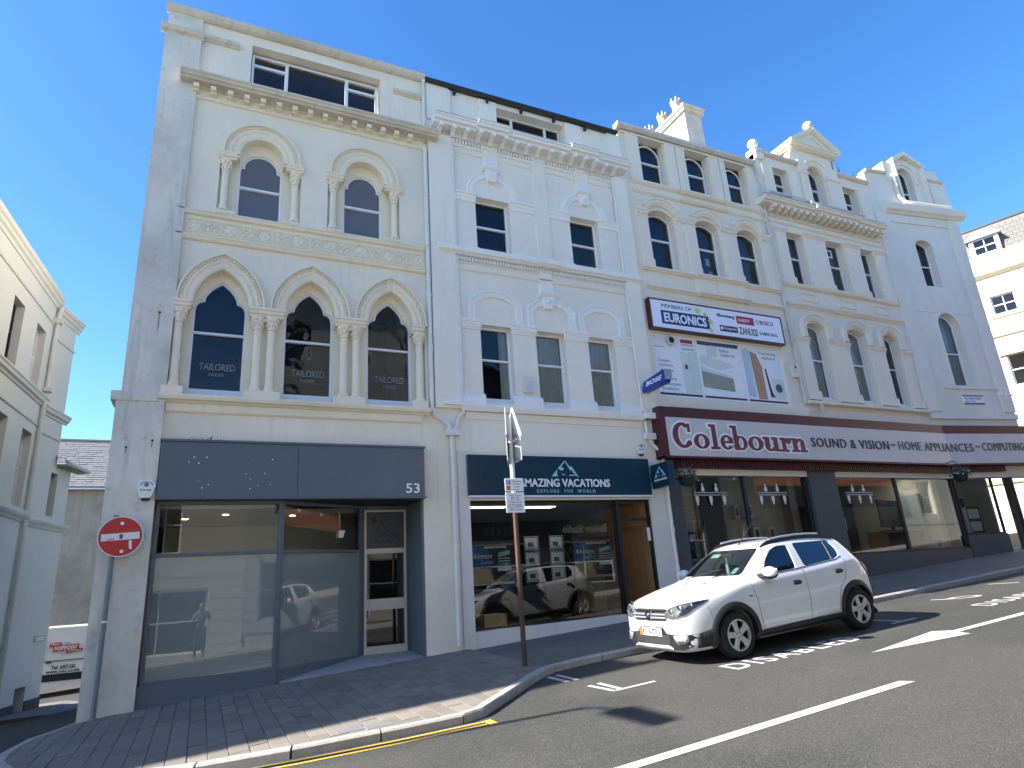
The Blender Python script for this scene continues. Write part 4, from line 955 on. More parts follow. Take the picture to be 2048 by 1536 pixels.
# chimney stack with pots, rising behind the gutter
ch = empty('chimney_stack', (14.6, 4.4, 14.2), label='flaking rendered chimney stack with a row of terracotta pots behind the gutter', cat='chimney')
q0 = P2F(1369, 222, 3.2); q1 = P2F(1404, 228, 3.2); zt = q0.z
CX0, CX1 = P2F(1378, 280, 3.2).x, P2F(1411, 287, 3.2).x
mb = MB(); mb.box(CX0, CX1, 3.2, 7.2, 13.5, zt-.02); mb.build('stack', 'chimney_render', ch); mb = MB(); mb.box(CX0-.09, CX1+.09, 3.1, 7.3, zt-.018, zt+.14); mb.box(CX0-.14, CX1+.14, 3.05, 7.35, zt+.142, zt+.26); mb.build('cap', 'soiled_stone', ch)
for i in range(4):
    y = 4.0+i*.9; cx = (CX0+CX1)/2; mb = MB(); mb.lathe(cx, y, [(.24,zt+.26),(.20,zt+.34),(.17,zt+1.0),(.21,zt+1.05),(.21,zt+1.13),(.15,zt+1.14)], 12)
    if i < 3:
        for k in range(6): a = k*1.047; mb.box(cx+.18*math.cos(a)-.03, cx+.18*math.cos(a)+.03, y+.18*math.sin(a)-.03, y+.18*math.sin(a)+.03, zt+1.13, zt+1.32)
    mb.build('chimney_pot', 'terracotta' if i != 3 else 'brick_red', ch, smooth=40)

# ================================================================== BUILDING D (pedimented)
Dd = empty('terraced_building', (18.3, 0, 1.45), label='cream building with pedimented dormer, dentilled cornice and three bays of sashes', cat='building')
DW2 = [rect(16.22, 16.96, 10.16, 12.02), rect(18.02, 18.88, 10.16, 12.05), rect(19.72, 20.42, 10.16, 12.04)]
DW1 = [(16.20, 17.00), (18.00, 18.88), (19.72, 20.46)]; DH1 = [seg_arch(a, b, 6.44, 8.72, .16) for a, b in DW1]
DA = [rect(16.22, 16.94, 13.05, 14.47), round_arch(17.90, 18.68, 13.05, 14.55, 14), rect(19.58, 20.36, 13.05, 14.50)]
mb = MB(); mb.prism([(15.50,4.1),(21.12,4.1),(21.12,14.86),(19.42,14.86),(19.42,15.55),(17.45,15.55),(17.45,14.80),(15.50,14.80)], 0, .32, DW2+DH1+DA); mb.build('front_wall', 'cream_d', Dd)
shell(Dd, 15.51, 21.1, -1, 14.3, 9, 'cream_d', (5.6, 9.6, 12.6), y0=.33)
for q in DW2: sash(Dd, inset(q, .02), .22, .045, 11.20, 'glass_old', 'sash_white', .03, .03)
cds = [('curtain', .1, 1), ('curtain', .45, 1), None]
for (a, b), c_ in zip(DW1, cds): sash(Dd, seg_arch(a+.02, b-.02, 6.46, 8.70, .155), .22, .045, 7.72, 'glass_old', 'sash_white', .03, .06, curtain=c_)
mb = MB(); mb.prism(rect(18.28,18.56,11.56,11.86), .225, .245, [rect(18.33,18.51,11.61,11.81)]); mb.build('window_vent', 'sash_grey', Dd)
for k, q in enumerate(DA): sash(Dd, inset(q, .02), .22, .045, 13.96 if k != 1 else 14.15, 'glass_old', 'sash_white', .03, .03)
for a, b in ((15.72,16.18),(16.98,17.42),(19.40,19.56),(20.40,20.98)):
    mb = MB(); mb.box(a, b, -.05, 0, 13.0, 14.50); mb.build('pilaster', 'cream_d', Dd)
for a, b in ((17.47,17.84),(18.76,19.40)):
    mb = MB(); mb.box(a, b, -.10, 0, 13.0, 15.02); mb.build('pilaster', 'cream_d', Dd); moulding(Dd, 'impost', a-.02, b+.02, 14.48, [(0,0),(0,.12),(.05,.15),(.08,.15),(.09,0)], 'cream_d')
mb = MB(); mb.sweep(arc(18.29, 14.55, .41, 0, 180, 18), HC); fix_normals(mb.build('hood_mould', 'cream_d', Dd, smooth=35))
# parapets, ball finial, pediment
for x0, x1, zt_ in ((16.0,17.2,14.75),(17.5,19.3,15.4),(19.45,20.9,14.75)): mb = MB(); mb.box(x0, x1, .9, .95, 12.9, zt_); mb.box(x0, x1, .33, .9, zt_-.05, zt_); mb.box(x0, x0+.05, .33, .9, 12.9, zt_-.05); mb.box(x1-.05, x1, .33, .9, 12.9, zt_-.05); mb.build('attic_dark_box', 'interior_dark', Dd)  # dark boxes added behind the attic windows to shut out sky and sun
moulding(Dd, 'parapet_coping', 15.56, 17.44, 14.80, [(0,0),(0,.04),(.03,.10),(.08,.12),(.12,.12),(.13,-.3)], 'soiled_stone'); moulding(Dd, 'parapet_coping', 19.43, 21.08, 14.86, [(0,0),(0,.04),(.03,.10),(.08,.12),(.12,.12),(.13,-.3)], 'soiled_stone')
mb = MB(); mb.box(15.50,15.86,-.10,.3,14.60,15.0); mb.lathe(15.68,.1, [(.10,15.0),(.07,15.05),(.06,15.12)], 12); mb.ball((15.68,.1,15.27), .17,.17,.17, 14, 9); mb.build('ball_finial', 'cream_d', Dd, smooth=50)
pp = MB(); pp.prism([(17.30,15.52),(19.55,15.52),(19.55,15.66),(18.42,16.34),(17.30,15.66)], -.12, 2.2); pd = pp.build('pediment', 'cream_d', Dd)
mb = MB(); mb.sweep([(17.24,15.56),(19.60,15.56)], [(0,0),(0,.16),(.05,.19),(.09,.24),(.13,.24),(.14,0)]); mb.build('pediment_base', 'cream_d', Dd)
for sx in (0, 1):
    p = [(17.20,15.66),(18.42,16.40)] if sx == 0 else [(18.42,16.40),(19.64,15.66)]
    mb = MB(); mb.sweep(p, [(-.10,.12),(-.06,.20),(-.02,.24),(.05,.28),(.07,.28),(.08,-2.2),(-.10,-2.2)]); mb.build('raking_cornice', 'soiled_stone' if 0 else 'cream_d', Dd)
mb = MB(); mb.prism([(17.72,15.75),(19.12,15.75),(18.42,16.20)], -.15, -.12, [[(17.95,15.80),(18.89,15.80),(18.42,16.10)]]); mb.build('tympanum_frame', 'cream_d', Dd)
mb = MB(); mb.lathe(18.46, -.08, [(.16,16.36),(.13,16.46),(.08,16.50),(.15,16.58),(.19,16.66),(.15,16.76),(.05,16.82),(.02,16.86)], 14); mb.build('apex_urn', 'soiled_stone', Dd, smooth=50); mb = MB(); mb.lathe(17.9, .3, [(.10,16.05),(.12,16.2),(.06,16.26)], 10); mb.build('apex_scroll', 'cream_d', Dd, smooth=50)
# scroll at the side of the dormer
for sx in (17.28, 19.52):
    mb = MB(); mb.prism([(sx-.16,14.92),(sx+.16,14.92),(sx+.16,15.50),(sx+.02,15.35),(sx-.06,15.1)] if sx < 18 else [(sx-.16,14.98),(sx+.16,14.98),(sx+.06,15.15),(sx-.02,15.35),(sx-.16,15.5)], .0, .25); mb.build('scroll', 'cream_d', Dd)
# cornice
stepped_run(Dd, 'cornice', ((15.14,17.34,0),(17.35,19.48,.07),(19.49,20.92,0)), 12.74, [(0,0),(0,.30),(.05,.33),(.06,.40),(.12,.42),(.14,.46),(.18,.46),(.22,0)], 'cream_d')
stepped_run(Dd, 'cornice_capping', ((15.16,17.33,0),(17.36,19.47,.07),(19.50,20.90,0)), 12.962, [(0,0),(0,.44),(.02,.44),(.04,0)], 'soiled_stone')
for i in range(19):
    x = 15.62+i*.285; dy = .06 if 17.35 < x < 19.48 else 0; mb = MB(); mb.box(x-.06, x+.06, -.34-dy, 0, 12.63, 12.74); mb.box(x-.05, x+.05, -.22-dy, 0, 12.58, 12.63); mb.build('modillion', 'cream_d', Dd)
dentils(Dd, 15.60, 20.95, 12.46, 12.54, .085, .06, 'cream_d'); moulding(Dd, 'frieze_moulding', 15.58, 20.96, 12.26, [(0,0),(0,.03),(.04,.06),(.06,0)], 'cream_d')
mb = MB(); mb.tube([(15.45,-.36,13.12),(19.9,-.36,13.14)], .045, 8); mb.box(17.2,17.5,-.45,-.28,12.99,13.1); mb.box(16.35,16.95,-.42,-.3,13.0,13.06); mb.build('rail_pipe', 'pipe_soiled', Dd, smooth=40)
for x0, x1 in ((15.66,16.20),(16.97,17.99),(18.90,19.70),(20.44,20.98)):
    moulding(Dd, 'impost', x0, x1, 11.84, [(0,0),(0,.03),(.10,.04),(.12,.07),(.16,.08),(.18,.12),(.21,.12),(.22,0)], 'cream_d'); mb = MB(); mb.box(x0+.04, x1-.04, -.03, 0, 10.14, 11.84); mb.box(x0, x1, -.08, 0, 10.14, 10.34); mb.build('pilaster', 'cream_d', Dd)
    moulding(Dd, 'impost', x0, x1, 8.12, [(0,0),(0,.03),(.08,.035),(.10,.06),(.14,.08),(.17,.10),(.20,.10),(.21,0)], 'cream_d'); mb = MB(); mb.box(x0+.04, x1-.04, -.03, 0, 6.36, 8.12); mb.box(x0, x1, -.08, 0, 6.36, 6.62); mb.build('pilaster', 'cream_d', Dd)
for a, b in DW1:
    mb = MB(); mb.sweep([(b+.0,8.35),(b,8.75)]+seg_pts(a, b, 8.76, .17, 12)[1:-1]+[(a,8.75),(a,8.35)], HC); fix_normals(mb.build('hood_mould', 'cream_d', Dd, smooth=35))
stepped_run(Dd, 'sill_course', ((15.60,17.60,0),(17.61,19.20,.05),(19.21,20.95,0)), 10.02, [(0,0),(0,.06),(.04,.10),(.10,.12),(.12,0)], 'cream_d')
stepped_run(Dd, 'string_course', ((15.60,17.60,0),(17.61,19.20,.05),(19.21,20.95,0)), 9.32, [(0,0),(0,.03),(.04,.06),(.06,.10),(.10,.12),(.12,.12),(.13,0)], 'cream_d')
for x0 in (16.18, 17.98, 19.66):
    mb = MB(); mb.prism(rect(x0, x0+.86, 9.60, 9.90), -.03, 0, [rect(x0+.05, x0+.81, 9.65, 9.85)]); mb.build('panel_frame', 'cream_d', Dd)
moulding(Dd, 'sill_course', 15.50, 21.1, 6.20, [(0,0),(0,.14),(.02,.16),(.10,.16),(.15,0)], 'cream_d')
mb = MB(); mb.box(15.9, 16.05, -.17, -.15, 5.9, 6.2); mb.build('damp_stain', 'soiled_stone', Dd)
tuft(Dd, 20.0, .5, 14.95, .95, 60, 'leaf_dry', .45, 'buddleia')

# ================================================================== BUILDING E (corner, turned towards the street)
Eb = empty('corner_building', (23, -.3, 1.75), label='plain grey-white corner building with a gabled attic dormer and one window per floor', cat='building')
EF = frame(21.1, 0, -9); setframe(EF)
EA = round_arch(1.62, 2.28, 13.9, 15.55, 14); EM = seg_arch(1.52, 2.28, 10.93, 12.62, .18); EL = round_arch(1.52, 2.46, 7.22, 9.42, 16)
mb = MB(); mb.prism([(0,4.1),(3.86,4.1),(3.86,15.40),(3.55,15.40),(3.55,15.9),(2.86,15.9),(2.86,15.98),(2.62,16.08),(2.0,16.46),(1.5,16.18),(1.5,16.05),(1.0,16.05),(1.0,15.48),(0,15.48)], 0, .34, [EA, EM, EL]); mb.build('front_wall', 'white_e', Eb)
mb = MB(); mb.box(.0, .6, -.06, 0, 6.3, 13.75); mb.build('pilaster', 'white_e', Eb); mb = MB(); mb.box(3.36, 3.86, -.06, 0, 6.3, 13.75); mb.build('pilaster', 'white_e', Eb)
mb = MB(); mb.box(.6, 3.36, -.04, 0, 13.42, 13.75); mb.build('lintel_band', 'white_e', Eb); mb = MB(); mb.box(.6, 3.36, -.015, 0, 9.9, 10.42); mb.build('band', 'white_e', Eb)
mb = MB(); mb.sweep([(.42,13.75),(4.12,13.75)], [(0,0),(0,.10),(.05,.14),(.10,.24),(.28,.28),(.33,.28),(.36,0)]); mb.build('cornice', 'white_e', Eb)
for a, b, c_ in ((1.0,1.5,16.05),(2.86,3.55,15.9)): mb = MB(); mb.box(a, b, -.02, .9, 15.25, c_); mb.build('parapet_block', 'white_e', Eb)
for a, b, c_ in ((1.44,1.52,16.10),(2.74,2.84,15.95)): mb = MB(); mb.box(a, b, -.12, 0, 14.1, c_); mb.build('dormer_pilaster', 'white_e', Eb)
mb = MB(); mb.prism([(1.40,16.02),(2.0,16.36),(2.72,15.98),(2.88,15.9),(2.88,16.0),(2.66,16.14),(2.02,16.55),(1.40,16.20)], -.16, .9); mb.build('dormer_coping', 'white_e', Eb)
mb = MB(); mb.sweep([(2.40,15.2)]+arc(1.95, 15.55, .45, 0, 180, 16)+[(1.5,15.2)], [(0,0),(0,.05),(-.06,.06),(-.08,0)]); fix_normals(mb.build('hood_mould', 'white_e', Eb))
for a, b, c_ in ((.05,1.0,15.482),(3.0,3.7,15.402)): mb = MB(); mb.box(a, b, -.08, .3, c_, c_+.1); mb.build('parapet_coping', 'soiled_stone', Eb)
mb = MB(); mb.box(1.4, 2.6, .9, .95, 13.6, 16.0); mb.box(1.4, 2.6, .35, .9, 15.98, 16.03); mb.box(1.4, 1.45, .35, .9, 13.6, 15.98); mb.box(2.55, 2.6, .35, .9, 13.6, 15.98); mb.build('attic_dark_box', 'interior_dark', Eb)  # dark box added behind the dormer window to block the sky
sash(Eb, EA, .24, .05, 14.9, 'glass_old', 'sash_white', .03, .03); sash(Eb, EM, .24, .05, 11.82, 'glass_old', 'sash_white', .03, .03); sash(Eb, EL, .24, .05, 8.45, 'glass_old', 'sash_white', .03, .05, curtain=('curtain', 0, 1))
mb = MB(); mb.sweep(round_arch(1.52, 2.46, 7.22, 9.42, 16)[1:]+[(1.52,7.22)], [(0,0),(0,.03),(-.05,.03),(-.12,.0)]); fix_normals(mb.build('reveal_moulding', 'white_e', Eb))
mb = MB(); mb.box(1.0, 3.36, -.05, 0, 7.10, 7.18); mb.build('sill', 'white_e', Eb); mb = MB(); mb.box(1.60, 1.86, .275, .29, 9.20, 9.46); mb.lathe(0,0,[(.085,0),(.095,.02)],14); mb.v = mb.v[:8]+[(1.73+v[0], .27-v[2], 9.33+v[1]) for v in mb.v[8:]]; mb.build('extractor_fan', 'galv', Eb)
mb = MB(); mb.box(0, 3.86, -.08, 0, 6.04, 6.22); mb.build('ledge', 'white_e', Eb)
pipe(Eb, [(1.30,-.05,15.5),(1.33,-.05,14.5),(1.50,-.12,14.28),(1.7,-.16,14.24),(3.6,-.16,14.22)], .065, 'white_e', name='drainpipe'); pipe(Eb, [(2.98,-.05,15.3),(3.0,-.05,14.2)], .03, 'white_e')
shell(Eb, .02, 3.84, 4.57, 15.2, 5, 'white_e', (6.3, 10.2, 13.6), y0=.35)
mb = MB(); mb.box(2.10, 2.16, .36, 4.8, .5, 4.56); mb.build('lobby_wall', 'white_e', Eb)
mb = MB(); mb.prism(rect(1.66, 2.58, 6.56, 6.88), -.03, -.001); sp_ = None; setframe(EF)
st = empty('street_nameplate', tuple(EF @ Vector((2.1, 0, 6.5))), label='small white street nameplate with blue bands reading VICTORIA STREET', cat='street sign')
mb.build('plate', 'sign_white', st); mb = MB(); mb.box(1.66, 2.58, -.033, -.030, 6.835, 6.88); mb.box(1.66, 2.58, -.033, -.030, 6.56, 6.61); mb.build('band', 'bose_blue', st)
letters('VICTORIA STREET', 1.74, 2.48, 6.72, 6.80, -.031, 'bose_blue', st, bold=.01, depth=.002); letters('STRAID VICTORIA', 1.74, 2.2, 6.645, 6.685, -.031, 'bose_blue', st, depth=.002)
cc = empty('security_camera', tuple(EF @ Vector((3.4, -.1, 6.9))), label='small white bullet security camera on the corner building wall', cat='camera')
mb = MB(); mb.box(3.33, 3.47, -.08, -.001, 6.90, 7.02); mb.tube([(3.40,-.08,6.95),(3.44,-.14,6.90)], .015, 6); mb.build('bracket', 'sash_white', cc); mb = MB(); mb.tube([(3.40,-.13,6.90),(3.58,-.26,6.84)], .045, 10); mb.build('housing', 'sash_white', cc, smooth=40); mb = MB(); mb.tube([(3.58,-.26,6.84),(3.60,-.275,6.833)], .035, 10); mb.build('lens', 'black_gloss', cc)
setframe()
def P2P(u, v, M, y=0.0):      # photo pixel -> (x, z) on the local plane y of frame M
    d = FW+RT*((u-1024)/FPX)-UP*((v-768)/FPX); Mi = M.inverted(); o = Mi @ CAM; dd = Mi.to_3x3() @ d; k = (y-o.y)/dd.y; q = o+dd*k; return q.x, q.z
# ================================================================== ELECTRICAL SHOP (ground floor of C, D and E)
SH = empty('shopfront', (16, 0, 1.3), label='charcoal electrical shop front with large display windows under the silver fascia', cat='shopfront')
mb = MB(); mb.box(10.06, 10.52, -.02, .5, -.2, 4.5); mb.build('pier', 'charcoal', SH); mb = MB(); mb.box(14.98, 16.05, -.04, .5, -.2, 4.5); mb.build('pier', 'charcoal', SH)
mb = MB(); mb.prism([(10.52,.2),(14.98,.2),(14.98,1.38),(10.52,1.38)], .0, .3); mb.build('stall_riser', 'charcoal', SH)
mb = MB(); mb.prism([(16.05,.3),(21.62,.3),(21.62,1.95),(16.05,1.95)], .0, .3); mb.build('stall_riser', 'charcoal', SH)
shop_glazing(SH, 10.52, 14.98, 1.38, None, 4.24, (12.66,), .06, 'dark_bronze', ('glass_shop',), .06, .07)
shop_glazing(SH, 16.05, 21.50, 1.95, None, 4.28, (18.72,), .06, 'dark_bronze', ('glass_shop',), .06, .07)
setframe(EF); shop_glazing(SH, .42, 2.06, 2.33, None, 4.30, (), .10, 'dark_bronze', ('glass_shop',), .05, .07)
mb = MB(); mb.prism([(.40,.3),(2.14,.3),(2.06,2.33),(.40,2.33)], .05, .35); mb.build('stall_riser', 'charcoal', SH)
mb = MB(); mb.lathe(2.95, .25, [(.17,1.2),(.17,1.9),(.15,1.95),(.14,4.4),(.17,4.45),(.17,4.55)], 16); mb.build('entrance_column', 'black', SH, smooth=40)
mb = MB(); mb.box(.0, 3.86, .0, 1.6, 4.45, 4.56); mb.build('soffit', 'sash_grey', SH); setframe()
mb = MB(); mb.box(10.06, 21.3, -.28, .3, 4.47, 4.52); mb.build('soffit', 'black', SH)
mb = MB(); x = 10.2
while x < 21.3: mb.box(x, x+.05, -.13, -.10, 4.25, 4.46); x += .085
mb.box(10.06, 21.35, -.10, .06, 4.25, 4.465); mb.build('slatted_band', 'maroon', SH)
setframe(EF); mb = MB(); x = .25
while x < 2.5: mb.box(x, x+.05, -.13, -.10, 4.27, 4.46); x += .085
mb.box(.25, 2.5, -.10, .08, 4.27, 4.465); mb.build('slatted_band', 'maroon', SH); setframe()
# shop interior
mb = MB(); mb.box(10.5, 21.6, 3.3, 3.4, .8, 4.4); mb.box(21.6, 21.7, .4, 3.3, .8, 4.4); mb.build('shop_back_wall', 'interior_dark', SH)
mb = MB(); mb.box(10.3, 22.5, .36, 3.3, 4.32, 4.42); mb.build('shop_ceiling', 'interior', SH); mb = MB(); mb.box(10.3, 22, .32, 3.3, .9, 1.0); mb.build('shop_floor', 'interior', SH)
for x in (17.0, 20.2):
    mb = MB(); mb.box(x-.5, x+.5, 1.0, 1.3, 4.30, 4.318); mb.build('ceiling_light', 'lamp_panel', SH)
for k in range(24):
    z = 1.45+k*.115; mb = MB(); mb.box(10.55, 11.32, .55, .58, z, z+.107); mb.build('slatwall_board', 'pine' if 0 else 'door_cream', SH)
mb = MB(); mb.box(11.33, 11.37, .45, .60, 1.4, 4.25); mb.build('slatwall_edge', 'orange' if 0 else 'pine', SH)
mb = MB(); mb.box(12.72, 14.9, 1.0, 1.05, 1.0, 4.3); mb.build('display_wall', 'door_cream', SH)
for k in range(24):
    z = 1.45+k*.115; mb = MB(); mb.box(14.70, 14.95, .50, .53, z, z+.107); mb.build('slatwall_board', 'door_cream', SH)
for z, x0, x1 in ((3.05,12.8,13.75),(2.45,13.2,14.4),(1.9,12.8,14.1)):
    mb = MB(); mb.box(x0, x1, .72, 1.0, z, z+.05); mb.build('display_shelf', 'pine', SH)
def speaker(x, y, z, w_, h, label):
    s_ = empty('speaker', (x, y, z), label=label, cat='speaker', group='speakers on the shelves of the electrical shop'); mb = MB(); mb.box(x-w_/2, x+w_/2, y-.09, y+.09, z, z+h); mb.build('cabinet', 'sash_white', s_, bev=.01)
    mb = MB(); mb.box(x-w_*.28, x+w_*.28, y-.096, y-.091, z+h*.15, z+h*.8); mb.build('grille', 'black', s_)
for x, z, n_ in ((12.95,3.10,'narrow white speaker'),(13.40,3.10,'white speaker'),(13.55,2.50,'small white speaker'),(14.10,2.50,'white speaker'),(12.98,1.95,'white speaker')):
    speaker(x, .85, z, .13 if 'narrow' in n_ else .23, .34, {'narrow white speaker':'narrow white speaker on the upper pine shelf in the shop window','white speaker':'white box speaker with black grille %s' % ('beside the narrow one on the upper pine shelf' if z > 3 else 'right one on the middle pine shelf' if z > 2.2 else 'alone on the lowest pine shelf'),'small white speaker':'white box speaker with black grille left one on the middle pine shelf'}[n_])
pst = empty('football_poster', (10.9, .4, 1.45), label='blue sports television poster inside the shop window beside slatted wall', cat='poster')
mb = MB(); mb.box(10.66, 11.18, .44, .445, 1.5, 2.75); mb.build('sheet', 'poster_blue', pst); mb = MB(); mb.box(10.66, 11.18, .436, .439, 1.62, 1.75); mb.build('white_strip', 'paper', pst); mb = MB(); mb.prism(arc(11.02,2.60,.09,0,360,14)[:-1], .432, .438); mb.build('printed_ball', 'paper', pst); mb = MB(); mb.ball((10.92,.438,2.10), .16, .004, .26, 10, 6); mb.build('printed_player', 'ink', pst)
# window display of W2: television, desk, cartons, fridge-like white cabinets
tv = empty('television', (19.5, .9, 2.6), label='large black television standing in the shop window', cat='television'); setframe(frame(19.45, .95, 14)); mb = MB(); mb.box(-.85, .85, -.03, .03, 2.72, 3.55); mb.build('screen', 'black_gloss', tv, bev=.01); mb = MB(); mb.box(-.5, .5, -.12, .12, 2.60, 2.63); mb.box(-.06, .06, -.02, .04, 2.62, 2.75); mb.build('stand', 'black', tv); setframe()
ds = empty('display_desk', (19.4, .9, 1.95), label='brown wooden display desk carrying a television in the shop window', cat='desk'); mb = MB(); mb.box(18.5, 20.3, .55, 1.25, 2.55, 2.6); mb.build('top', 'timber', ds)
for x in (18.52, 19.35, 20.22): mb = MB(); mb.box(x, x+.06, .58, 1.22, 1.0, 2.55); mb.build('side', 'timber', ds)
for i, (x, y, w_, h, z) in enumerate(((16.55,.7,.5,.45,3.6),(16.65,.75,.35,.5,3.05),(16.75,.7,.28,.35,2.65),(20.6,.5,.42,.4,1.0+.96),(21.0,.55,.38,.36,1.96))):
    cb = empty('carton', (x, y, z), label=['white printed carton topmost of the window stack','white carton hung under the topmost printed carton','small white carton lowest of the hanging stack','white product carton on the window floor by the tall cabinet','white product carton with dark picture on the window floor'][i], cat='carton', group='cartons in the electrical shop window'); mb = MB(); mb.box(x-w_/2, x+w_/2, y-.12, y+.12, z, z+h); mb.build('box', 'paper', cb); mb = MB(); mb.box(x-w_*.25, x+w_*.25, y-.124, y-.121, z+h*.2, z+h*.75); mb.build('printed_picture', 'ink_grey', cb)
fz = empty('fridge_freezer', (21.0, 1.1, 1.0), label='tall pale blue fridge cabinet standing in the shop window', cat='fridge'); mb = MB(); mb.box(20.75, 21.35, .8, 1.4, 1.05, 3.75); mb.build('body', 'sky_print', fz, bev=.02); mb = MB(); mb.box(20.80, 20.83, .77, .80, 2.2, 3.0); mb.build('handle', 'alloy', fz)
pb = empty('price_board', (22.3, .2, 2.4), label='tall white price board leaning in the corner shop window', cat='board'); setframe(EF); mb = MB(); mb.box(.55, .95, .35, .37, 2.40, 3.55); mb.build('panel', 'paper', pb); mb = MB(); mb.box(.57, .93, .346, .349, 3.2, 3.5); mb.build('printed_header', 'ink_grey', pb)
pz = empty('display_stand', tuple(EF @ Vector((1.5, .6, 2.35))), label='dark display stand with two white leaflets in the corner shop window', cat='stand'); mb = MB(); mb.box(1.15, 1.75, .55, .65, 2.40, 3.25); mb.build('frame', 'ink', pz)
for z in (2.46, 2.86): mb = MB(); mb.box(1.22, 1.68, .54, .548, z, z+.3); mb.build('leaflet', 'paper', pz)
setframe()
# shelf-talker glyph strips stuck to the glass
for k, (x0, x1) in enumerate(((10.95,12.05),(13.10,14.15),(16.45,17.6))):
    mb = MB(); mb.box(x0, x1, .055, .058, 3.66, 3.675); mb.box(x0, x1, .055, .058, 3.60, 3.615)
    for j in range(5):
        x = x0+(x1-x0)*(j+.4)/5; up = j % 2; mb.box(x-.05, x+.05, .055, .058, 3.70 if up else 3.44, 3.80 if up else 3.58); mb.box(x-.025, x+.025, .055, .058, 3.80 if up else 3.36, 3.90 if up else 3.44)
    mb.build('glass_sticker', 'sign_white', SH)

# fascia sign
FS = empty('shop_sign', (16, -.3, 4.5), label='long silver fascia sign reading Colebourn in maroon letters under maroon trim', cat='shop sign')
XB = 21.07
def bend(x, y, z):      # straight coordinate along the fascia -> world; front plane bends with the corner building
    yl = y
    if x <= XB: return (x, y, z)
    c_, s_ = math.cos(R(-9)), math.sin(R(-9)); dx = x-XB; oy = y+.36
    return (XB+dx*c_-oy*s_, -.36+dx*s_+oy*c_, z)
def bent_box(x0, x1, y0, y1, z0, z1, name, mat, bev=0):
    cuts_ = [x0]+([XB] if x0 < XB < x1 else [])+[x1]; mb = MB(); vs = []
    for x in cuts_: vs += [bend(x, y0, z0), bend(x, y1, z0), bend(x, y1, z1), bend(x, y0, z1)]
    fs = [(0,1,2,3)]
    for i in range(len(cuts_)-1):
        for j in range(4): fs.append((4*i+j, 4*i+4+j, 4*i+4+(j+1) % 4, 4*i+(j+1) % 4))
    n_ = 4*(len(cuts_)-1); fs.append((n_+3, n_+2, n_+1, n_)); mb.add(vs, fs); return fix_normals(mb.build(name, mat, FS))
bent_box(9.90, 24.95, -.33, .0, 5.47, 5.74, 'top_trim', 'maroon'); bent_box(9.90, 10.04, -.36, .0, 4.46, 5.469, 'end_trim', 'maroon'); bent_box(9.90, 27.5, -.355, -.02, 4.455, 4.50, 'bottom_trim', 'maroon')
for a, b in ((10.043, 15.58), (15.584, 18.9), (18.904, 22.2), (22.204, 27.5)): bent_box(a, b, -.36, -.05, 4.503, 5.466, 'panel', 'silver_board')
def bent_letters(s_, x0, x1, z0, z1, mat, name='lettering', depth=.02, y=-.361, **kw):
    mb = text_mb(s_, x0, x1, z0, z1, y, depth, **kw); mb.v = [bend(*v) for v in mb.v]; return mb.build(name, mat, FS)
def CXu(u): return P2F(1280+u/2.667, 800+230/2.667, -.37).x
def ell(cx, cz, rx, rz, a0=0, a1=360, n=30):
    return [(cx+rx*math.cos(R(a0+(a1-a0)*i/n)), cz+rz*math.sin(R(a0+(a1-a0)*i/n))) for i in range(n+1 if a1-a0 < 360 else n)]
def grow(p, g): return inset(p, -g) if g else p
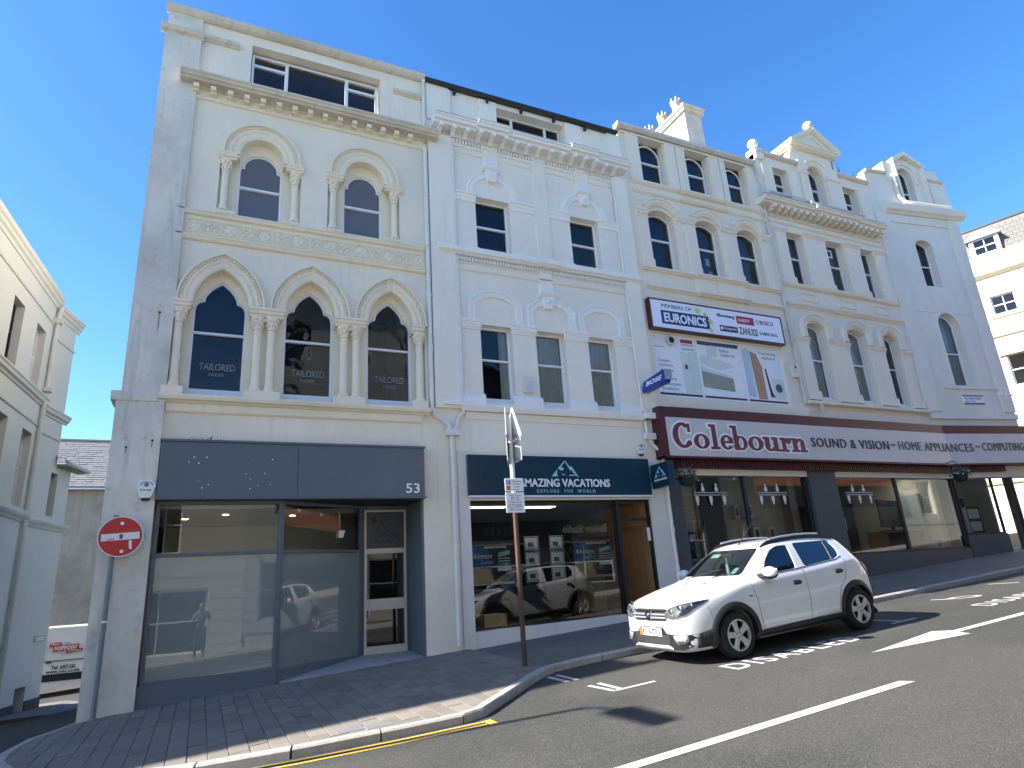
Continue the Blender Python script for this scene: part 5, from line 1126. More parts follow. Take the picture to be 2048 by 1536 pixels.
def slab_letter(ch_, x0, x1, z0, z1, g):
    """heavy slab-serif letter as a list of (outline, holes), grown by g for the white surround"""
    w_ = x1-x0; h = z1-z0; xh = .375; st = w_*.30; sb = .062; out = []
    def R_(a, b, c, d): out.append((grow(rect(a, b, c, d), g), []))
    def bowl(cx, cz, rx, rz, tx, tz): out.append((ell(cx, cz, rx+g, rz+g), [ell(cx, cz, max(.01, rx-tx-g), max(.01, rz-tz-g))]))
    def sector(cx, cz, rx, rz, tx, tz, a0, a1): out.append((grow(ell(cx, cz, rx, rz, a0, a1)+list(reversed(ell(cx, cz, rx-tx, rz-tz, a0, a1))), g), []))
    zx = z0+xh
    if ch_ == 'o': bowl((x0+x1)/2, z0+h/2, w_/2, h/2, w_*.29, h*.13)
    if ch_ == 'C': sector(x0+w_*.54, z0+h/2, w_*.54, h/2, w_*.29, h*.12, 48, 312); R_(x1-.10, x1-.02, z1-.24, z1-.02); out.append((grow(ell(x1-.09, z0+.13, .075, .07), g), []))
    if ch_ == 'l': R_(x0+w_*.28, x0+w_*.74, z0, z1); R_(x0, x0+w_*.4, z1-sb, z1); R_(x0, x1, z0, z0+sb)
    if ch_ == 'e': sector(x0+w_/2, z0+h/2, w_/2, h/2, w_*.29, h*.14, 0, 325); R_(x0+w_*.2, x1-.005, z0+h*.44, z0+h*.58)
    if ch_ == 'b': R_(x0+w_*.10, x0+w_*.38, z0, z1); R_(x0-w_*.06, x0+w_*.2, z1-sb, z1); bowl(x0+w_*.58, z0+xh/2, w_*.42, xh/2, w_*.25, xh*.13)
    if ch_ == 'u': R_(x0+w_*.06, x0+w_*.36, z0+.10, z1); R_(x0-w_*.04, x0+w_*.2, z1-sb, z1); R_(x0+w_*.60, x0+w_*.88, z0, z1); R_(x0+w_*.50, x0+w_*.7, z1-sb, z1); R_(x0+w_*.8, x1+w_*.03, z0, z0+sb); sector(x0+w_*.40, z0+.12, w_*.34, .12, w_*.2, .065, 180, 360)
    if ch_ == 'r': R_(x0+w_*.12, x0+w_*.50, z0, z1); R_(x0-w_*.04, x0+w_*.3, z1-sb, z1); R_(x0-w_*.04, x0+w_*.72, z0, z0+sb); out.append((grow(ell(x1-w_*.22, z1-.085, w_*.24, .085), g), [])); R_(x0+w_*.4, x1-w_*.15, z1-.08, z1-.015)
    if ch_ == 'n': R_(x0+w_*.08, x0+w_*.36, z0, z1); R_(x0-w_*.06, x0+w_*.2, z1-sb, z1); R_(x0-w_*.04, x0+w_*.46, z0, z0+sb); R_(x0+w_*.60, x0+w_*.88, z0, z1-.11); R_(x0+w_*.52, x1+w_*.02, z0, z0+sb); sector(x0+w_*.56, z1-.13, w_*.32, .13, w_*.2, .07, 0, 180)
    return out
for ch_, a, b, z0, z1 in (('C',180,278,4.69,5.34),('o',289,371,4.69,5.07),('l',376,424,4.69,5.33),('e',430,496,4.69,5.07),('b',494,571,4.69,5.33),('o',577,655,4.69,5.07),('u',661,743,4.69,5.07),('r',749,803,4.69,5.07),('n',807,884,4.69,5.07)):
    xa, xb = CXu(a), CXu(b)
    for g, mt, yb, nm in ((.05, 'letter_white', -.3605, 'letter_outline'), (0, 'letter_maroon', -.376, 'letter')):
        mb = MB()
        for k, (p, hs_) in enumerate(slab_letter(ch_, xa, xb, z0, z1, g)): mb.prism(p, yb-.012-.0006*k, yb, hs_)
        mb.build(nm, mt, FS)
bent_letters('SOUND & VISION', 14.97, 18.20, 4.86, 5.12, 'ink', spacing=1.12); bent_letters('-', 18.33, 18.50, 5.0, 5.035, 'ink'); bent_letters('HOME APPLIANCES', 18.66, 22.10, 4.88, 5.14, 'ink_grey', spacing=1.12); bent_letters('-', 22.22, 22.38, 5.02, 5.055, 'ink_grey'); bent_letters('COMPUTING', 22.50, 24.32, 4.90, 5.16, 'ink_grey', spacing=1.12)
# Members lightbox
EU = empty('lightbox_sign', (12.6, -.1, 7.95), label='white lightbox sign listing EURONICS and appliance brands above poster windows', cat='shop sign')
mb = MB(); mb.prism(rect(10.20, 15.00, 7.93, 8.80), -.17, -.001, [rect(10.24, 14.96, 7.97, 8.76)]); mb.build('frame', 'maroon', EU); mb = MB(); mb.box(10.24, 14.96, -.16, -.01, 7.97, 8.76); mb.build('face', 'lightbox', EU)
yy = -.161
letters('MEMBERS OF', 10.60, 11.62, 8.56, 8.67, yy, 'ink', EU, depth=.003)
mb = MB(); mb.box(10.52, 12.22, yy-.003, yy, 8.06, 8.51); mb.build('logo_border', 'letter_white', EU); mb = MB(); mb.box(10.55, 12.19, yy-.006, yy-.003, 8.09, 8.48); mb.build('logo_panel', 'eur_blue', EU)
letters('EURONICS', 10.64, 12.08, 8.15, 8.42, yy-.0065, 'letter_white', EU, bold=.03, depth=.003)
def star(x, z, r): return [(x+(r if i % 2 == 0 else r*.42)*math.sin(i*math.pi/5+.1), z+(r if i % 2 == 0 else r*.42)*math.cos(i*math.pi/5+.1)) for i in range(10)]
for x, z, r in ((11.83,8.60,.13),(12.08,8.52,.09),(12.24,8.32,.11),(12.22,8.08,.09)): mb = MB(); mb.prism(star(x, z, r), yy-.012, yy); mb.build('star', 'star_yellow', EU)
letters('Blomberg', 12.52, 13.16, 8.50, 8.63, yy, 'ink', EU, depth=.003, bold=.03); mb = MB(); mb.box(13.22, 13.88, yy-.003, yy, 8.40, 8.64); mb.build('brand_panel', 'neff_red', EU); letters('NEFF', 13.30, 13.72, 8.47, 8.56, yy-.0035, 'letter_white', EU, depth=.002)
letters('BOSCH', 14.12, 14.64, 8.47, 8.60, yy, 'neff_red', EU, depth=.003, bold=.02); mb = MB(); mb.sweep(arc(14.02,8.535,.055,0,360,14)[:-1], [(-.008,.0),(-.008,.003),(.008,.003),(.008,0)], closed=True, y0=yy); mb.build('brand_ring', 'ink_grey', EU)
mb = MB(); mb.box(12.55, 13.20, yy-.003, yy, 8.10, 8.28); mb.build('brand_panel', 'ink', EU); letters('Hotpoint', 12.70, 13.16, 8.13, 8.25, yy-.0035, 'letter_white', EU, depth=.002); mb = MB(); mb.box(12.58, 12.66, yy-.006, yy-.003, 8.15, 8.24); mb.build('brand_square', 'letter_white', EU)
letters('ZANUSSI', 13.26, 13.96, 8.08, 8.30, yy, 'ink', EU, depth=.003, bold=.015); letters('SAMSUNG', 14.03, 14.72, 8.14, 8.24, yy, 'ink', EU, depth=.003, bold=.015, spacing=1.2)
# Navy fascia of the travel agency
NV = empty('shop_sign', (7.2, -.1, 3.6), label='navy fascia sign reading AMAZING VACATIONS with a mountain logo', cat='shop sign')
mb = MB(); mb.box(4.90, 9.55, -.12, -.001, 3.59, 4.45); mb.build('board', 'navy', NV, bev=.006); mb = MB(); mb.box(4.90, 9.55, -.135, -.001, 3.545, 3.588); mb.build('bottom_trim', 'sash_grey', NV)
letters('AMAZING VACATIONS', 6.03, 8.38, 3.77, 3.95, -.121, 'letter_white', NV, bold=.022, depth=.012); letters('EXPLORE  THE  WORLD', 6.48, 7.97, 3.645, 3.715, -.121, 'letter_cyan', NV, depth=.006, spacing=1.4, bold=.01)
def mountain(root, X, y, mat2='letter_cyan'):      # X maps logo units to (x, z)
    def pl(pts): return [X(a, b) for a, b in pts]
    for k, (pts, m_) in enumerate((([(0,0),(.20,.42),(.22,.42),(.20,.10),(.24,.02),(.06,.02)], mat2), ([(.24,.50),(.50,1.0),(.53,.98),(.36,.62),(.47,.50),(.38,.36)], mat2), ([(.50,1.0),(.53,1.0),(.68,.62),(.74,.66),(.86,.32),(.97,.0),(.93,.0),(.82,.24),(.78,.22),(.74,.50),(.70,.34)], mat2), ([(.34,.16),(.44,.18),(.52,.06),(.44,.10)], mat2), ([(.62,.06),(.86,.06),(.88,.13),(.66,.13)], mat2))):
        mb = MB(); mb.prism(pl(pts), y-.006, y); mb.build('mountain_logo', m_, root)
mountain(NV, lambda a, b: (6.87+.71*a, 4.0+.36*b), -.121)
# projecting blade sign, seen side on (its faces look along the street)
def blade(root, x, y0, y1, z0, z1, th, mat): mb = MB(); mb.box(x-th/2, x+th/2, y1, y0, z0, z1); return mb.build('panel', mat, root, bev=.01)
bz0, bz1 = P2F(1304, 978, -.15).z, P2F(1302, 931, -.15).z
BL = empty('projecting_sign', (10.0, -.4, bz0), label='small navy projecting sign with mountain logo on the pier beside flower basket', cat='shop sign'); BX = P2F(1303, 955, -.12).x
blade(BL, BX+.08, -.10, -.78, bz0, bz1, .14, 'navy'); mb = MB(); mb.box(BX+.05, BX+.11, -.10, -.0, (bz0+bz1)/2-.1, (bz0+bz1)/2+.1); mb.build('bracket', 'black', BL)
setframe(Matrix(((0,1,0,BX+.008),(-1,0,0,-.10),(0,0,1,0),(0,0,0,1)))); mountain(BL, lambda a, b: (.13+.42*a, bz0+.24+.24*b), -.001); letters('AMAZING VACATIONS', .10, .58, bz0+.155, bz0+.205, -.001, 'letter_white', BL, depth=.003, bold=.02); setframe()
z0, z1 = P2F(1294, 785, -.2).z, P2F(1294, 766, -.2).z; bx = P2F(1294, 775, -.2).x
BO = empty('projecting_sign', (bx, -.5, z0), label='small blue projecting BOSE sign beside the poster windows', cat='shop sign')
mb = MB(); mb.prism([(.12,z0),(.98,z0+.02),(1.05,z0+.10),(1.05,z1+.06),(.98,z1+.10),(.20,z1+.02),(.12,z1-.1)], -.09, .09); mb.v = [(bx+v[1], -v[0], v[2]) for v in mb.v]; fix_normals(mb.build('panel', 'bose_blue', BO, bev=.01)); mb = MB(); mb.box(bx-.03, bx+.03, -.14, .0, z0+.05, z0+.2); mb.box(bx-.095, bx+.095, -1.07, -1.03, z0+.08, z1+.08); mb.build('bracket', 'galv', BO)
setframe(Matrix(((0,1,0,bx-.09),(-1,0,0,0),(0,0,1,0),(0,0,0,1)))); letters('BOSE', .28, .93, z0+.12, z1-.02, -.001, 'letter_white', BO, bold=.03, shear=.25, depth=.003); setframe()

# alarm boxes
def alarm_box(x, z, y, label, scale=1.0):
    a = empty('alarm_box', (x, y, z), label=label, cat='alarm'); s_ = scale
    hx = [(x-.13*s_,z+.06*s_),(x-.09*s_,z-.09*s_),(x-.07*s_,z-.13*s_),(x+.07*s_,z-.13*s_),(x+.09*s_,z-.09*s_),(x+.13*s_,z+.06*s_),(x+.08*s_,z+.15*s_),(x-.08*s_,z+.15*s_)]
    mb = MB(); mb.prism(hx, y-.07, y-.001); mb.build('casing', 'alarm', a, bev=.012); mb = MB(); mb.prism([(x-.065*s_,z-.13*s_),(x-.045*s_,z-.17*s_),(x+.045*s_,z-.17*s_),(x+.065*s_,z-.13*s_)], y-.06, y-.002); mb.build('strobe', 'ink', a)
    e1 = seg_pts(x-.085*s_, x+.085*s_, z+.06*s_, .05*s_, 10); e2 = [(p, 2*(z+.06*s_)-q) for p, q in e1]; mb = MB(); mb.sweep(e1, [(-.006,0),(-.006,.002),(.008,.002),(.008,0)], y0=y-.0705); fix_normals(mb.build('eye_logo', 'blue_logo', a)); mb = MB(); mb.prism(arc(x, z+.065*s_, .032*s_, 0, 360, 14)[:-1], y-.0725, y-.0705); mb.build('eye_logo', 'green_logo', a)
    letters('Eye-Spy', x-.075*s_, x+.075*s_, z-.03*s_, z+.005*s_, y-.0705, 'blue_logo', a, depth=.002, bold=.02)
alarm_box(-.93, 3.70, -.12, 'white hexagonal alarm box with an eye logo beside the grey-blue fascia', 1.12); alarm_box(9.42, 4.70, -.03, 'white hexagonal alarm box above the navy fascia sign', .95)
ab = empty('alarm_box', (15.28, 0, 7.0), label='yellowed square alarm box beside the poster windows', cat='alarm'); mb = MB(); mb.box(15.15, 15.41, -.09, -.001, 6.98, 7.40); mb.build('casing', 'alarm_yellow', ab, bev=.015); mb = MB(); mb.box(15.26, 15.33, -.094, -.091, 7.26, 7.34); mb.build('louvre', 'ink', ab)

# hanging flower baskets
def basket(x, y, z, label, seed):
    random.seed(seed); b = empty('hanging_basket', (x, y, z), label=label, cat='flower basket', group='hanging baskets on the electrical shop')
    mb = MB(); mb.lathe(x, y, [(.10,z),(.17,z+.05),(.21,z+.20),(.22,z+.24),(.20,z+.24)], 14); mb.build('bowl', 'basket', b, smooth=40)
    yw = -.1 if y > -.6 else -.34; mb = MB(); mb.tube([(x, yw, z+.60),(x, y*.85, z+.64),(x, y, z+.58)], .012, 6)
    for a in (0, 2.09, 4.19): mb.tube([(x+.2*math.cos(a), y+.2*math.sin(a), z+.24),(x, y, z+.58)], .004, 4)
    mb.build('bracket', 'black', b)
    lf = MB(); wf = MB(); pf = MB()
    for i in range(420):
        th, ph = random.uniform(0, 6.28), random.uniform(-.25, 1.2); r = random.uniform(.12, .30)*(1 if ph > .2 else 1.05); c = Vector((x+r*math.cos(th)*math.cos(ph*.9), y+r*math.sin(th)*math.cos(ph*.9), z+.22+r*math.sin(ph)*.9))
        if random.random() < .12: c += Vector((random.uniform(-.15, .2), random.uniform(-.1, .1), random.uniform(-.1, .15)))
        a = Vector((random.uniform(-1,1), random.uniform(-1,1), random.uniform(-1,1))).normalized(); bb = a.orthogonal().normalized(); s_ = random.uniform(.02, .04)
        t_ = random.random(); tgt = lf
        if t_ > .80: tgt = wf if c.z < z+.30 else pf; s_ = random.uniform(.018, .03)
        tgt.add([c-a*s_, c+bb*s_*.7, c+a*s_, c-bb*s_*.7], [(0,1,2,3)])
    lf.build('foliage', 'leaf', b); wf.build('white_flowers', 'petal_white', b); pf.build('purple_flowers', 'petal_purple', b)
q = P2F(1374, 962, -.55); basket(q.x, -.55, q.z-.12, 'hanging basket of purple and white flowers beside the navy projecting sign', 3)
q = P2F(1922, 955, -.75); basket(q.x, -.75, q.z-.12, 'hanging basket of sparse flowers over the corner shop window', 5)
random.seed(11)

# posters and cards in the travel agency window
def poster(x0, x1, z0, z1, y, label):
    p = empty('window_poster', ((x0+x1)/2, y, z0), label=label, cat='poster', group='holiday posters in the travel agency window'); w_ = x1-x0; h = z1-z0; xm = x0+w_*.52
    mb = MB(); mb.box(x0, x1, y, y+.006, z0, z1); mb.build('sheet', 'poster_dark', p); mb = MB(); mb.prism([(x0+.01,z0+.02),(xm,z0+.02),(x0+w_*.40,z1-.2*h),(x0+.01,z1-.08*h)], y-.003, y-.0005); mb.build('printed_sky', 'poster_blue', p)
    mb = MB(); mb.prism([(x0+.01,z0+.02),(xm,z0+.02),(x0+w_*.42,z0+.36*h),(x0+.01,z0+.42*h)], y-.005, y-.0032); mb.build('printed_beach', 'poster_sand', p); mb = MB(); mb.box(x0+.02, x1-.02, y-.004, y-.0006, z0+.0, z0+.05); mb.build('printed_band', 'sky_print', p)
    letters('AMAZING VACATIONS', x0+.30*w_, x0+.82*w_, z1-.17*h, z1-.12*h, y-.001, 'letter_white', p, depth=.002, bold=.02); letters('Adventure', x0+.04*w_, x0+.48*w_, z0+.60*h, z0+.72*h, y-.006, 'letter_white', p, depth=.002, shear=.3); letters('Awaits!', x0+.20*w_, x0+.52*w_, z0+.47*h, z0+.57*h, y-.006, 'letter_cyan', p, depth=.002, shear=.3)
    mb = MB(); mb.prism([(x0+.62*w_,z1-.38*h),(x0+.90*w_,z1-.32*h),(x0+.90*w_,z1-.22*h),(x0+.64*w_,z1-.28*h)], y-.003, y-.0005); mb.build('printed_flash', 'letter_cyan', p); mb = MB(); mb.box(x0+.60*w_, x0+.92*w_, y-.003, y-.0005, z0+.30*h, z0+.39*h)
    for k in range(3): mb.box(x0+.62*w_, x0+.90*w_, y-.003, y-.0005, z0+(.46+.06*k)*h, z0+(.475+.06*k)*h)
    mb.build('printed_text', 'letter_white', p); mb = MB(); mb.box(x0+.25*w_, x0+.75*w_, y, y+.01, z1+.03, z1+.06); mb.build('hanger', 'lens', p)
poster(5.00, 5.98, 1.80, 2.68, .19, 'Adventure Awaits holiday poster in the travel agency window, beside the left white pier'); poster(7.44, 8.50, 1.82, 2.68, .19, 'Adventure Awaits holiday poster in the travel agency window, beside the open black door')
for i, x in enumerate((6.24, 6.85)):
    for k in range(3):
        z = 1.80+k*.325; w_ = .34; c = empty('offer_card', (x+w_/2, .19, z), label='white holiday offer card in acrylic frame, %s in the column beside the %s poster' % (('lowest','middle one','topmost')[k], ('left','right')[i]), cat='card', group='offer cards in the travel agency window')
        mb = MB(); mb.prism(rect(x, x+w_, z, z+.30), .17, .20, [rect(x+.02, x+w_-.02, z+.02, z+.28)]); mb.build('frame', 'galv', c); mb = MB(); mb.box(x+.03, x+w_-.03, .186, .192, z+.03, z+.27); mb.build('card', 'paper', c); mb = MB(); mb.box(x+.08, x+w_-.13, .182, .1855, z+.08, z+.17); mb.box(x+.08, x+w_-.07, .182, .1855, z+.045, z+.06); mb.build('printed_picture', 'ink_grey', c)
cb = empty('cardboard_box', (5.55, .5, .9), label='brown cardboard delivery box on the travel agency floor', cat='box'); mb = MB(); mb.box(5.30, 5.80, .35, .75, .88, 1.22); mb.build('carton', 'poster_sand', cb, bev=.005)

# ================================================================== STREET FURNITURE
def gp(x, y): return kh(x, y)
ne = empty('no_entry_sign', (-1.30, -.28, gp(-1.3, -.28)), label='round red no-entry sign with white bar on a grey-blue pole at the corner', cat='road sign')
gz0 = gp(-1.30, -.28); q = P2F(241, 1073, -.34)
mb = MB(); mb.tube([(-1.30,-.28,gz0-.1),(-1.30,-.28,q.z+.34)], .038, 14); mb.build('pole', 'pole_grey', ne, smooth=40)
mb = MB(); mb.tube([(-1.30,-.28,gz0-.02),(-1.30,-.28,gz0+.03)], .06, 14); mb.build('pole_foot', 'pole_grey', ne)
mb = MB(); mb.tube([(-1.30,-.28,1.62),(-1.30,-.28,1.65)], .040, 14); mb.build('pole_band', 'sign_white', ne)
setframe(Matrix.Translation((q.x, -.34, q.z)) @ Matrix.Rotation(R(6), 4, 'Z') @ Matrix.Rotation(R(-4), 4, 'Y'))
mb = MB(); mb.prism(arc(0,0,.318,0,360,40)[:-1], .0, .012); mb.build('disc', 'sign_white', ne); mb = MB(); mb.prism(arc(0,0,.303,0,360,40)[:-1], -.003, -.0005, [rect(-.265,.265,-.055,.055)]); mb.build('red_field', 'sign_red', ne)
mb = MB(); mb.prism([(-.015,-.035),(.03,-.04),(.035,.02),(.02,.035),(-.015,.035)], -.004, -.0006); mb.build('sticker', 'ink_grey', ne); mb = MB(); mb.prism([(.12,-.20),(.16,-.215),(.155,-.07),(.115,-.075)], -.006, -.0032); mb.build('sticker', 'paper', ne); mb = MB(); mb.prism([(-.18,-.045),(-.08,-.035),(-.08,-.022),(-.18,-.03)], -.004, -.0006); mb.build('sticker', 'sign_red', ne)
for x, z in ((.02,.205),(.02,-.235)): mb = MB(); mb.prism(arc(x,z,.028,0,360,12)[:-1], -.008, -.0032); mb.build('fixing_cap', 'paper', ne)
mb = MB(); mb.box(-.09,.09,.013,.03,.10,.14); mb.box(-.09,.09,.013,.03,-.14,-.10); mb.build('bracket', 'galv', ne); setframe()
# parking sign post with two roadwork-style plates seen from behind
px, py = 4.60, -2.88; pz_ = gp(px, py); PS = empty('parking_sign_post', (px, py, pz_), label='rusty sign post with parking plates and triangular plates seen edge-on', cat='road sign')
zt = P2F(1026, 838, py).z; zb = P2F(1036, 1026, py).z; zm = P2F(1033, 985, py).z; zu = P2F(1031, 958, py).z
mb = MB(); mb.tube([(px,py,pz_-.1),(px,py,zb+.02)], .040, 14); mb.build('post', 'rust', PS, smooth=40); mb = MB(); mb.tube([(px,py,zb+.02),(px,py,zt)], .040, 14); mb.build('upper_post', 'sign_back', PS, smooth=40)
setframe(Matrix.Translation((px-.01, py-.05, 0)) @ Matrix.Rotation(R(-4), 4, 'Z'))
mb = MB(); mb.box(-.165,.165,-.012,0,zm+.01,zu); mb.build('plate', 'sign_white', PS, bev=.006); mb = MB(); mb.box(-.165,.165,-.012,0,zb,zm-.005); mb.build('plate', 'sign_white', PS, bev=.006)
mb = MB(); mb.box(-.14,-.07,-.0135,-.012,zu-.10,zu-.03); mb.build('parking_symbol', 'p_blue', PS); mb = MB(); mb.box(-.14,-.07,-.0135,-.012,zm+.03,zm+.10); mb.build('badge_symbol', 'orange', PS); letters('P', -.12, -.09, zu-.095, zu-.04, -.0136, 'letter_white', PS, depth=.001, bold=.02)
for k, s_ in enumerate(('Disabled','badge','holders','only')): letters(s_, -.03+.012*k*(k<3), .125-.012*k*(k<3)-(.04 if k == 3 else 0), zu-.065-.045*k, zu-.035-.045*k, -.0122, 'ink', PS, depth=.001)
hh = zm-zb
for k, (s_, w_) in enumerate((('Disc Zone',.10),('Mon - Sat',.07),('8am - 6pm',.075),('Waiting limited',.12),('to 90 minutes',.11),('Return prohibited',.13),('within 2 hours',.11))): z = zm-.06-k*(hh-.07)/7; letters(s_, -w_, w_, z-.012, z+.018, -.0122, 'ink', PS, depth=.001, bold=.005)
setframe()
tz0, tz1 = P2F(1030, 880, py).z, P2F(1026, 827, py).z
def tri_plate(ang, sy, side):
    setframe(Matrix.Translation((px, py, 0)) @ Matrix.Rotation(R(ang), 4, 'Z'))
    mb = MB(); mb.prism([(-.33,tz0+.02),(-.30,tz0),(.30,tz0),(.33,tz0+.02),(.03,tz1+.10),(-.03,tz1+.10)], -.07, -.058); mb.build('triangular_plate', 'sign_back', PS)
    mb = MB(); mb.box(-.28,.28,-.07,-.058,tz0-.40,tz0-.02); mb.build('subplate', 'sign_back', PS, bev=.004)
    for z in (tz0+.06, tz0-.07, tz0-.36): mb = MB(); mb.box(-.2,.2,-.056,-.035,z-.015,z+.015); mb.build('channel', 'galv', PS)
    setframe()
tri_plate(88, 0, 1); tri_plate(-116, 0, -1)
# street lamp beyond the left edge of the view (its lantern shadow lies on the road)
lx, ly = -6.2, -3.45; LP = empty('street_lamp', (lx, ly, gz(lx, ly)), label='tall grey street lamp with a flat lantern reaching over the road', cat='street lamp')
mb = MB(); mb.tube([(lx,ly,gz(lx,ly)-.1),(lx,ly,1.2),(lx,ly,1.21),(lx,ly,8.0)], [.085,.085,.06,.045], 12); mb.build('column', 'galv', LP, smooth=40); mb = MB(); mb.tube([(lx,ly,7.9),(lx,ly-.1,8.1),(lx,ly-.35,8.15)], .03, 8); mb.build('arm', 'galv', LP); mb = MB(); mb.prism([(-.30,8.10),(-1.20,8.13),(-1.15,8.22),(-.35,8.24)], -.15, .15); mb.v = [(lx+v[1], ly+v[0], v[2]) for v in mb.v]; fix_normals(mb.build('lantern', 'galv', LP, bev=.02))
# ================================================================== BUILDING F (sunlit, mansard roof, far right)
FF = frame(36, 6.4, -72); 
def X1(u, v): return P2P(1860+u/3.074, 380+v/3.074, FF)
Fb = empty('mansard_building', (36, 6.4, gz(36, 6.4)), R(-72), label='sunlit cream building with slate mansard roof and arched dormers beyond the corner', cat='building')
setframe(FF)
x_, zr = X1(175, 250); _, ze = X1(235, 440); _, zc2 = X1(255, 540); _, zs3 = X1(365, 850); _, zc3 = X1(380, 890)
wl, wt = X1(365, 660); wr, _ = X1(510, 615); _, wb = X1(400, 770); w2l, w2t = X1(485, 1010); _, w2b = X1(525, 1140)
ww = wr-wl; PIT = 2.75; cols = [wl+PIT*k for k in range(-2, 5)]
XL, XR = wl-7, wl+14
holes = [rect(a, a+ww, wb, wt) for a in cols]+[rect(a-.05, a+ww+.25, w2b-.5, w2t) for a in cols]
mb = MB(); mb.prism(rect(XL, XR, -1, ze), 0, .4, holes); mb.build('front_wall', 'cream_f', Fb)
def pane_window(root, x0, x1, z0, z1, y, nx=2, nz=2, fw=.06):
    mb = MB(); mb.prism(rect(x0, x1, z0, z1), y, y+.08, [rect(x0+fw, x1-fw, z0+fw, z1-fw)])
    for i in range(1, nx): x = x0+(x1-x0)*i/nx; mb.box(x-.02, x+.02, y+.01, y+.06, z0+fw, z1-fw)
    for i in range(1, nz): z = z0+(z1-z0)*i/nz; mb.box(x0+fw, x1-fw, y+.005, y+.065, z-.03, z+.03)
    o = mb.build('window', 'sash_white', root); pane(rect(x0+fw, x1-fw, z0+fw, z1-fw), y+.035, 'glass_old', o); return o
for a in cols:
    pane_window(Fb, a, a+ww, wb, wt, .10); pane_window(Fb, a-.05, a+ww+.25, w2b-.5, w2t, .10, 1, 2)
    mb = MB(); mb.prism(rect(a-.10, a+ww+.10, wb-.10, wt+.10), -.04, 0, [rect(a, a+ww, wb, wt)]); mb.build('window_surround', 'cream_f', Fb)
    mb = MB(); p = seg_pts(a-.35, a+ww+.55, w2t+.05, .42, 10); mb.prism(p+[(a-.35,w2t-.02),(a+ww+.55,w2t-.02)], -.14, 0); mb.build('window_hood', 'cream_f', Fb)
    mb = MB(); mb.box(a-.15, a+ww+.15, -.10, 0, wb-.18, wb-.101); mb.build('window_sill', 'cream_f', Fb)
moulding(Fb, 'cornice', XL, XR, zc2-.25, [(0,0),(0,.10),(.10,.16),(.14,.28),(.22,.32),(.26,.32),(.28,0)], 'cream_f'); moulding(Fb, 'parapet_moulding', XL, XR, ze-.22, [(0,0),(0,.06),(.12,.10),(.22,.12),(.24,0)], 'cream_f')
moulding(Fb, 'string_course', XL, XR, zc3-.2, [(0,0),(0,.10),(.12,.18),(.22,.24),(.28,.24),(.30,0)], 'cream_f'); moulding(Fb, 'string_course', XL, XR, zs3, [(0,0),(0,.08),(.06,.12),(.12,.12),(.14,0)], 'cream_f'); moulding(Fb, 'string_course', XL, XR, zc2+.12, [(0,0),(0,.08),(.06,.12),(.10,.12),(.12,0)], 'cream_f')
moulding(Fb, 'string_course', XL, XR, 5.0, [(0,0),(0,.10),(.12,.18),(.22,.24),(.28,.24),(.30,0)], 'cream_f')
SLP = .28      # mansard leans back by this much per metre
mb = MB(); mb.prism([(0,ze+.02),(.9,zr+.0),(.9,ze+.02)], XL, XR); mb.v = [(v[1], .15+(v[0]), v[2]) for v in mb.v]
H_ = zr-ze; mb = MB(); mb.add([(XL,.12,ze+.02),(XR,.12,ze+.02),(XR,.12+SLP*H_,zr),(XL,.12+SLP*H_,zr),(XL,8,zr+.05),(XR,8,zr+.05)], [(0,1,2,3),(3,2,5,4)]); mans = mb.build('mansard_roof', 'slate_grey', Fb)
mb = MB(); mb.box(XL, XR, .12+SLP*H_-.06, .12+SLP*H_+.1, zr-.02, zr+.07); mb.build('roof_edge', 'gutter_dark', Fb)
sw_, sh_ = .30, .24; sl = MB(); sl.add([(0,0,0),(sw_-.012,0,0),(sw_-.012,SLP*sh_*1.15,sh_*1.15),(0,SLP*sh_*1.15,sh_*1.15),(0,-.02,0),(sw_-.012,-.02,0),(sw_-.012,SLP*sh_*1.15-.005,sh_*1.15),(0,SLP*sh_*1.15-.005,sh_*1.15)], [(4,5,6,7),(0,4,7,3)[::-1],(1,5,6,2),(0,1,5,4)[::-1]])
xs0 = X1(175, 300)[0]-.3; setframe(); me = None
for j in range(int(H_/sh_)):
    for i in range(int(4.6/sw_)):
        if j*15+i > 290: break
        x = xs0+i*sw_+(sw_/2 if j % 2 else 0); z = ze+.05+j*sh_
        if me is None:
            o = sl.build('slate', 'slate_grey', None); me = o.data; o.parent = mans
        else: o = bpy.data.objects.new('slate', me); C.objects.link(o); o.parent = mans
        o.location = (x, .11+SLP*(j*sh_+.03)-.012, z-gz(36, 6.4))
setframe(FF)
# note: slates are placed in the local frame of the building
for a in cols:
    dl, dr_, d0, d1 = a-.04, a+ww-.02, ze+.08, X1(410, 265)[1]
    pane_window(Fb, dl, dr_, d0, d1-.02, -.05)
    for xx in (dl-.14, dr_): mb = MB(); mb.box(xx, xx+.14, -.06, 1.0, d0-.05, d1+.05); mb.build('dormer_cheek', 'sash_white', Fb)
    p = seg_pts(dl-.30, dr_+.30, d1+.02, .40, 12); mb = MB(); mb.prism(p+[(dl-.30,d1-.03),(dr_+.30,d1-.03)], -.20, 1.2); mb.build('dormer_roof', 'lead', Fb)
mb = MB(); mb.box(XL, XL+.2, .41, 9, -1, ze); mb.box(XL, XR, 8.8, 9, -1, ze); mb.box(XL, XR, 2.5, 2.6, -1, ze); mb.build('rear_walls', 'cream_f', Fb)
for k in range(9):
    mb = MB(); mb.box(XL, XR, -.02, 0, 1.0+k*.42, 1.39+k*.42); mb.build('rusticated_course', 'cream_f', Fb)
setframe()

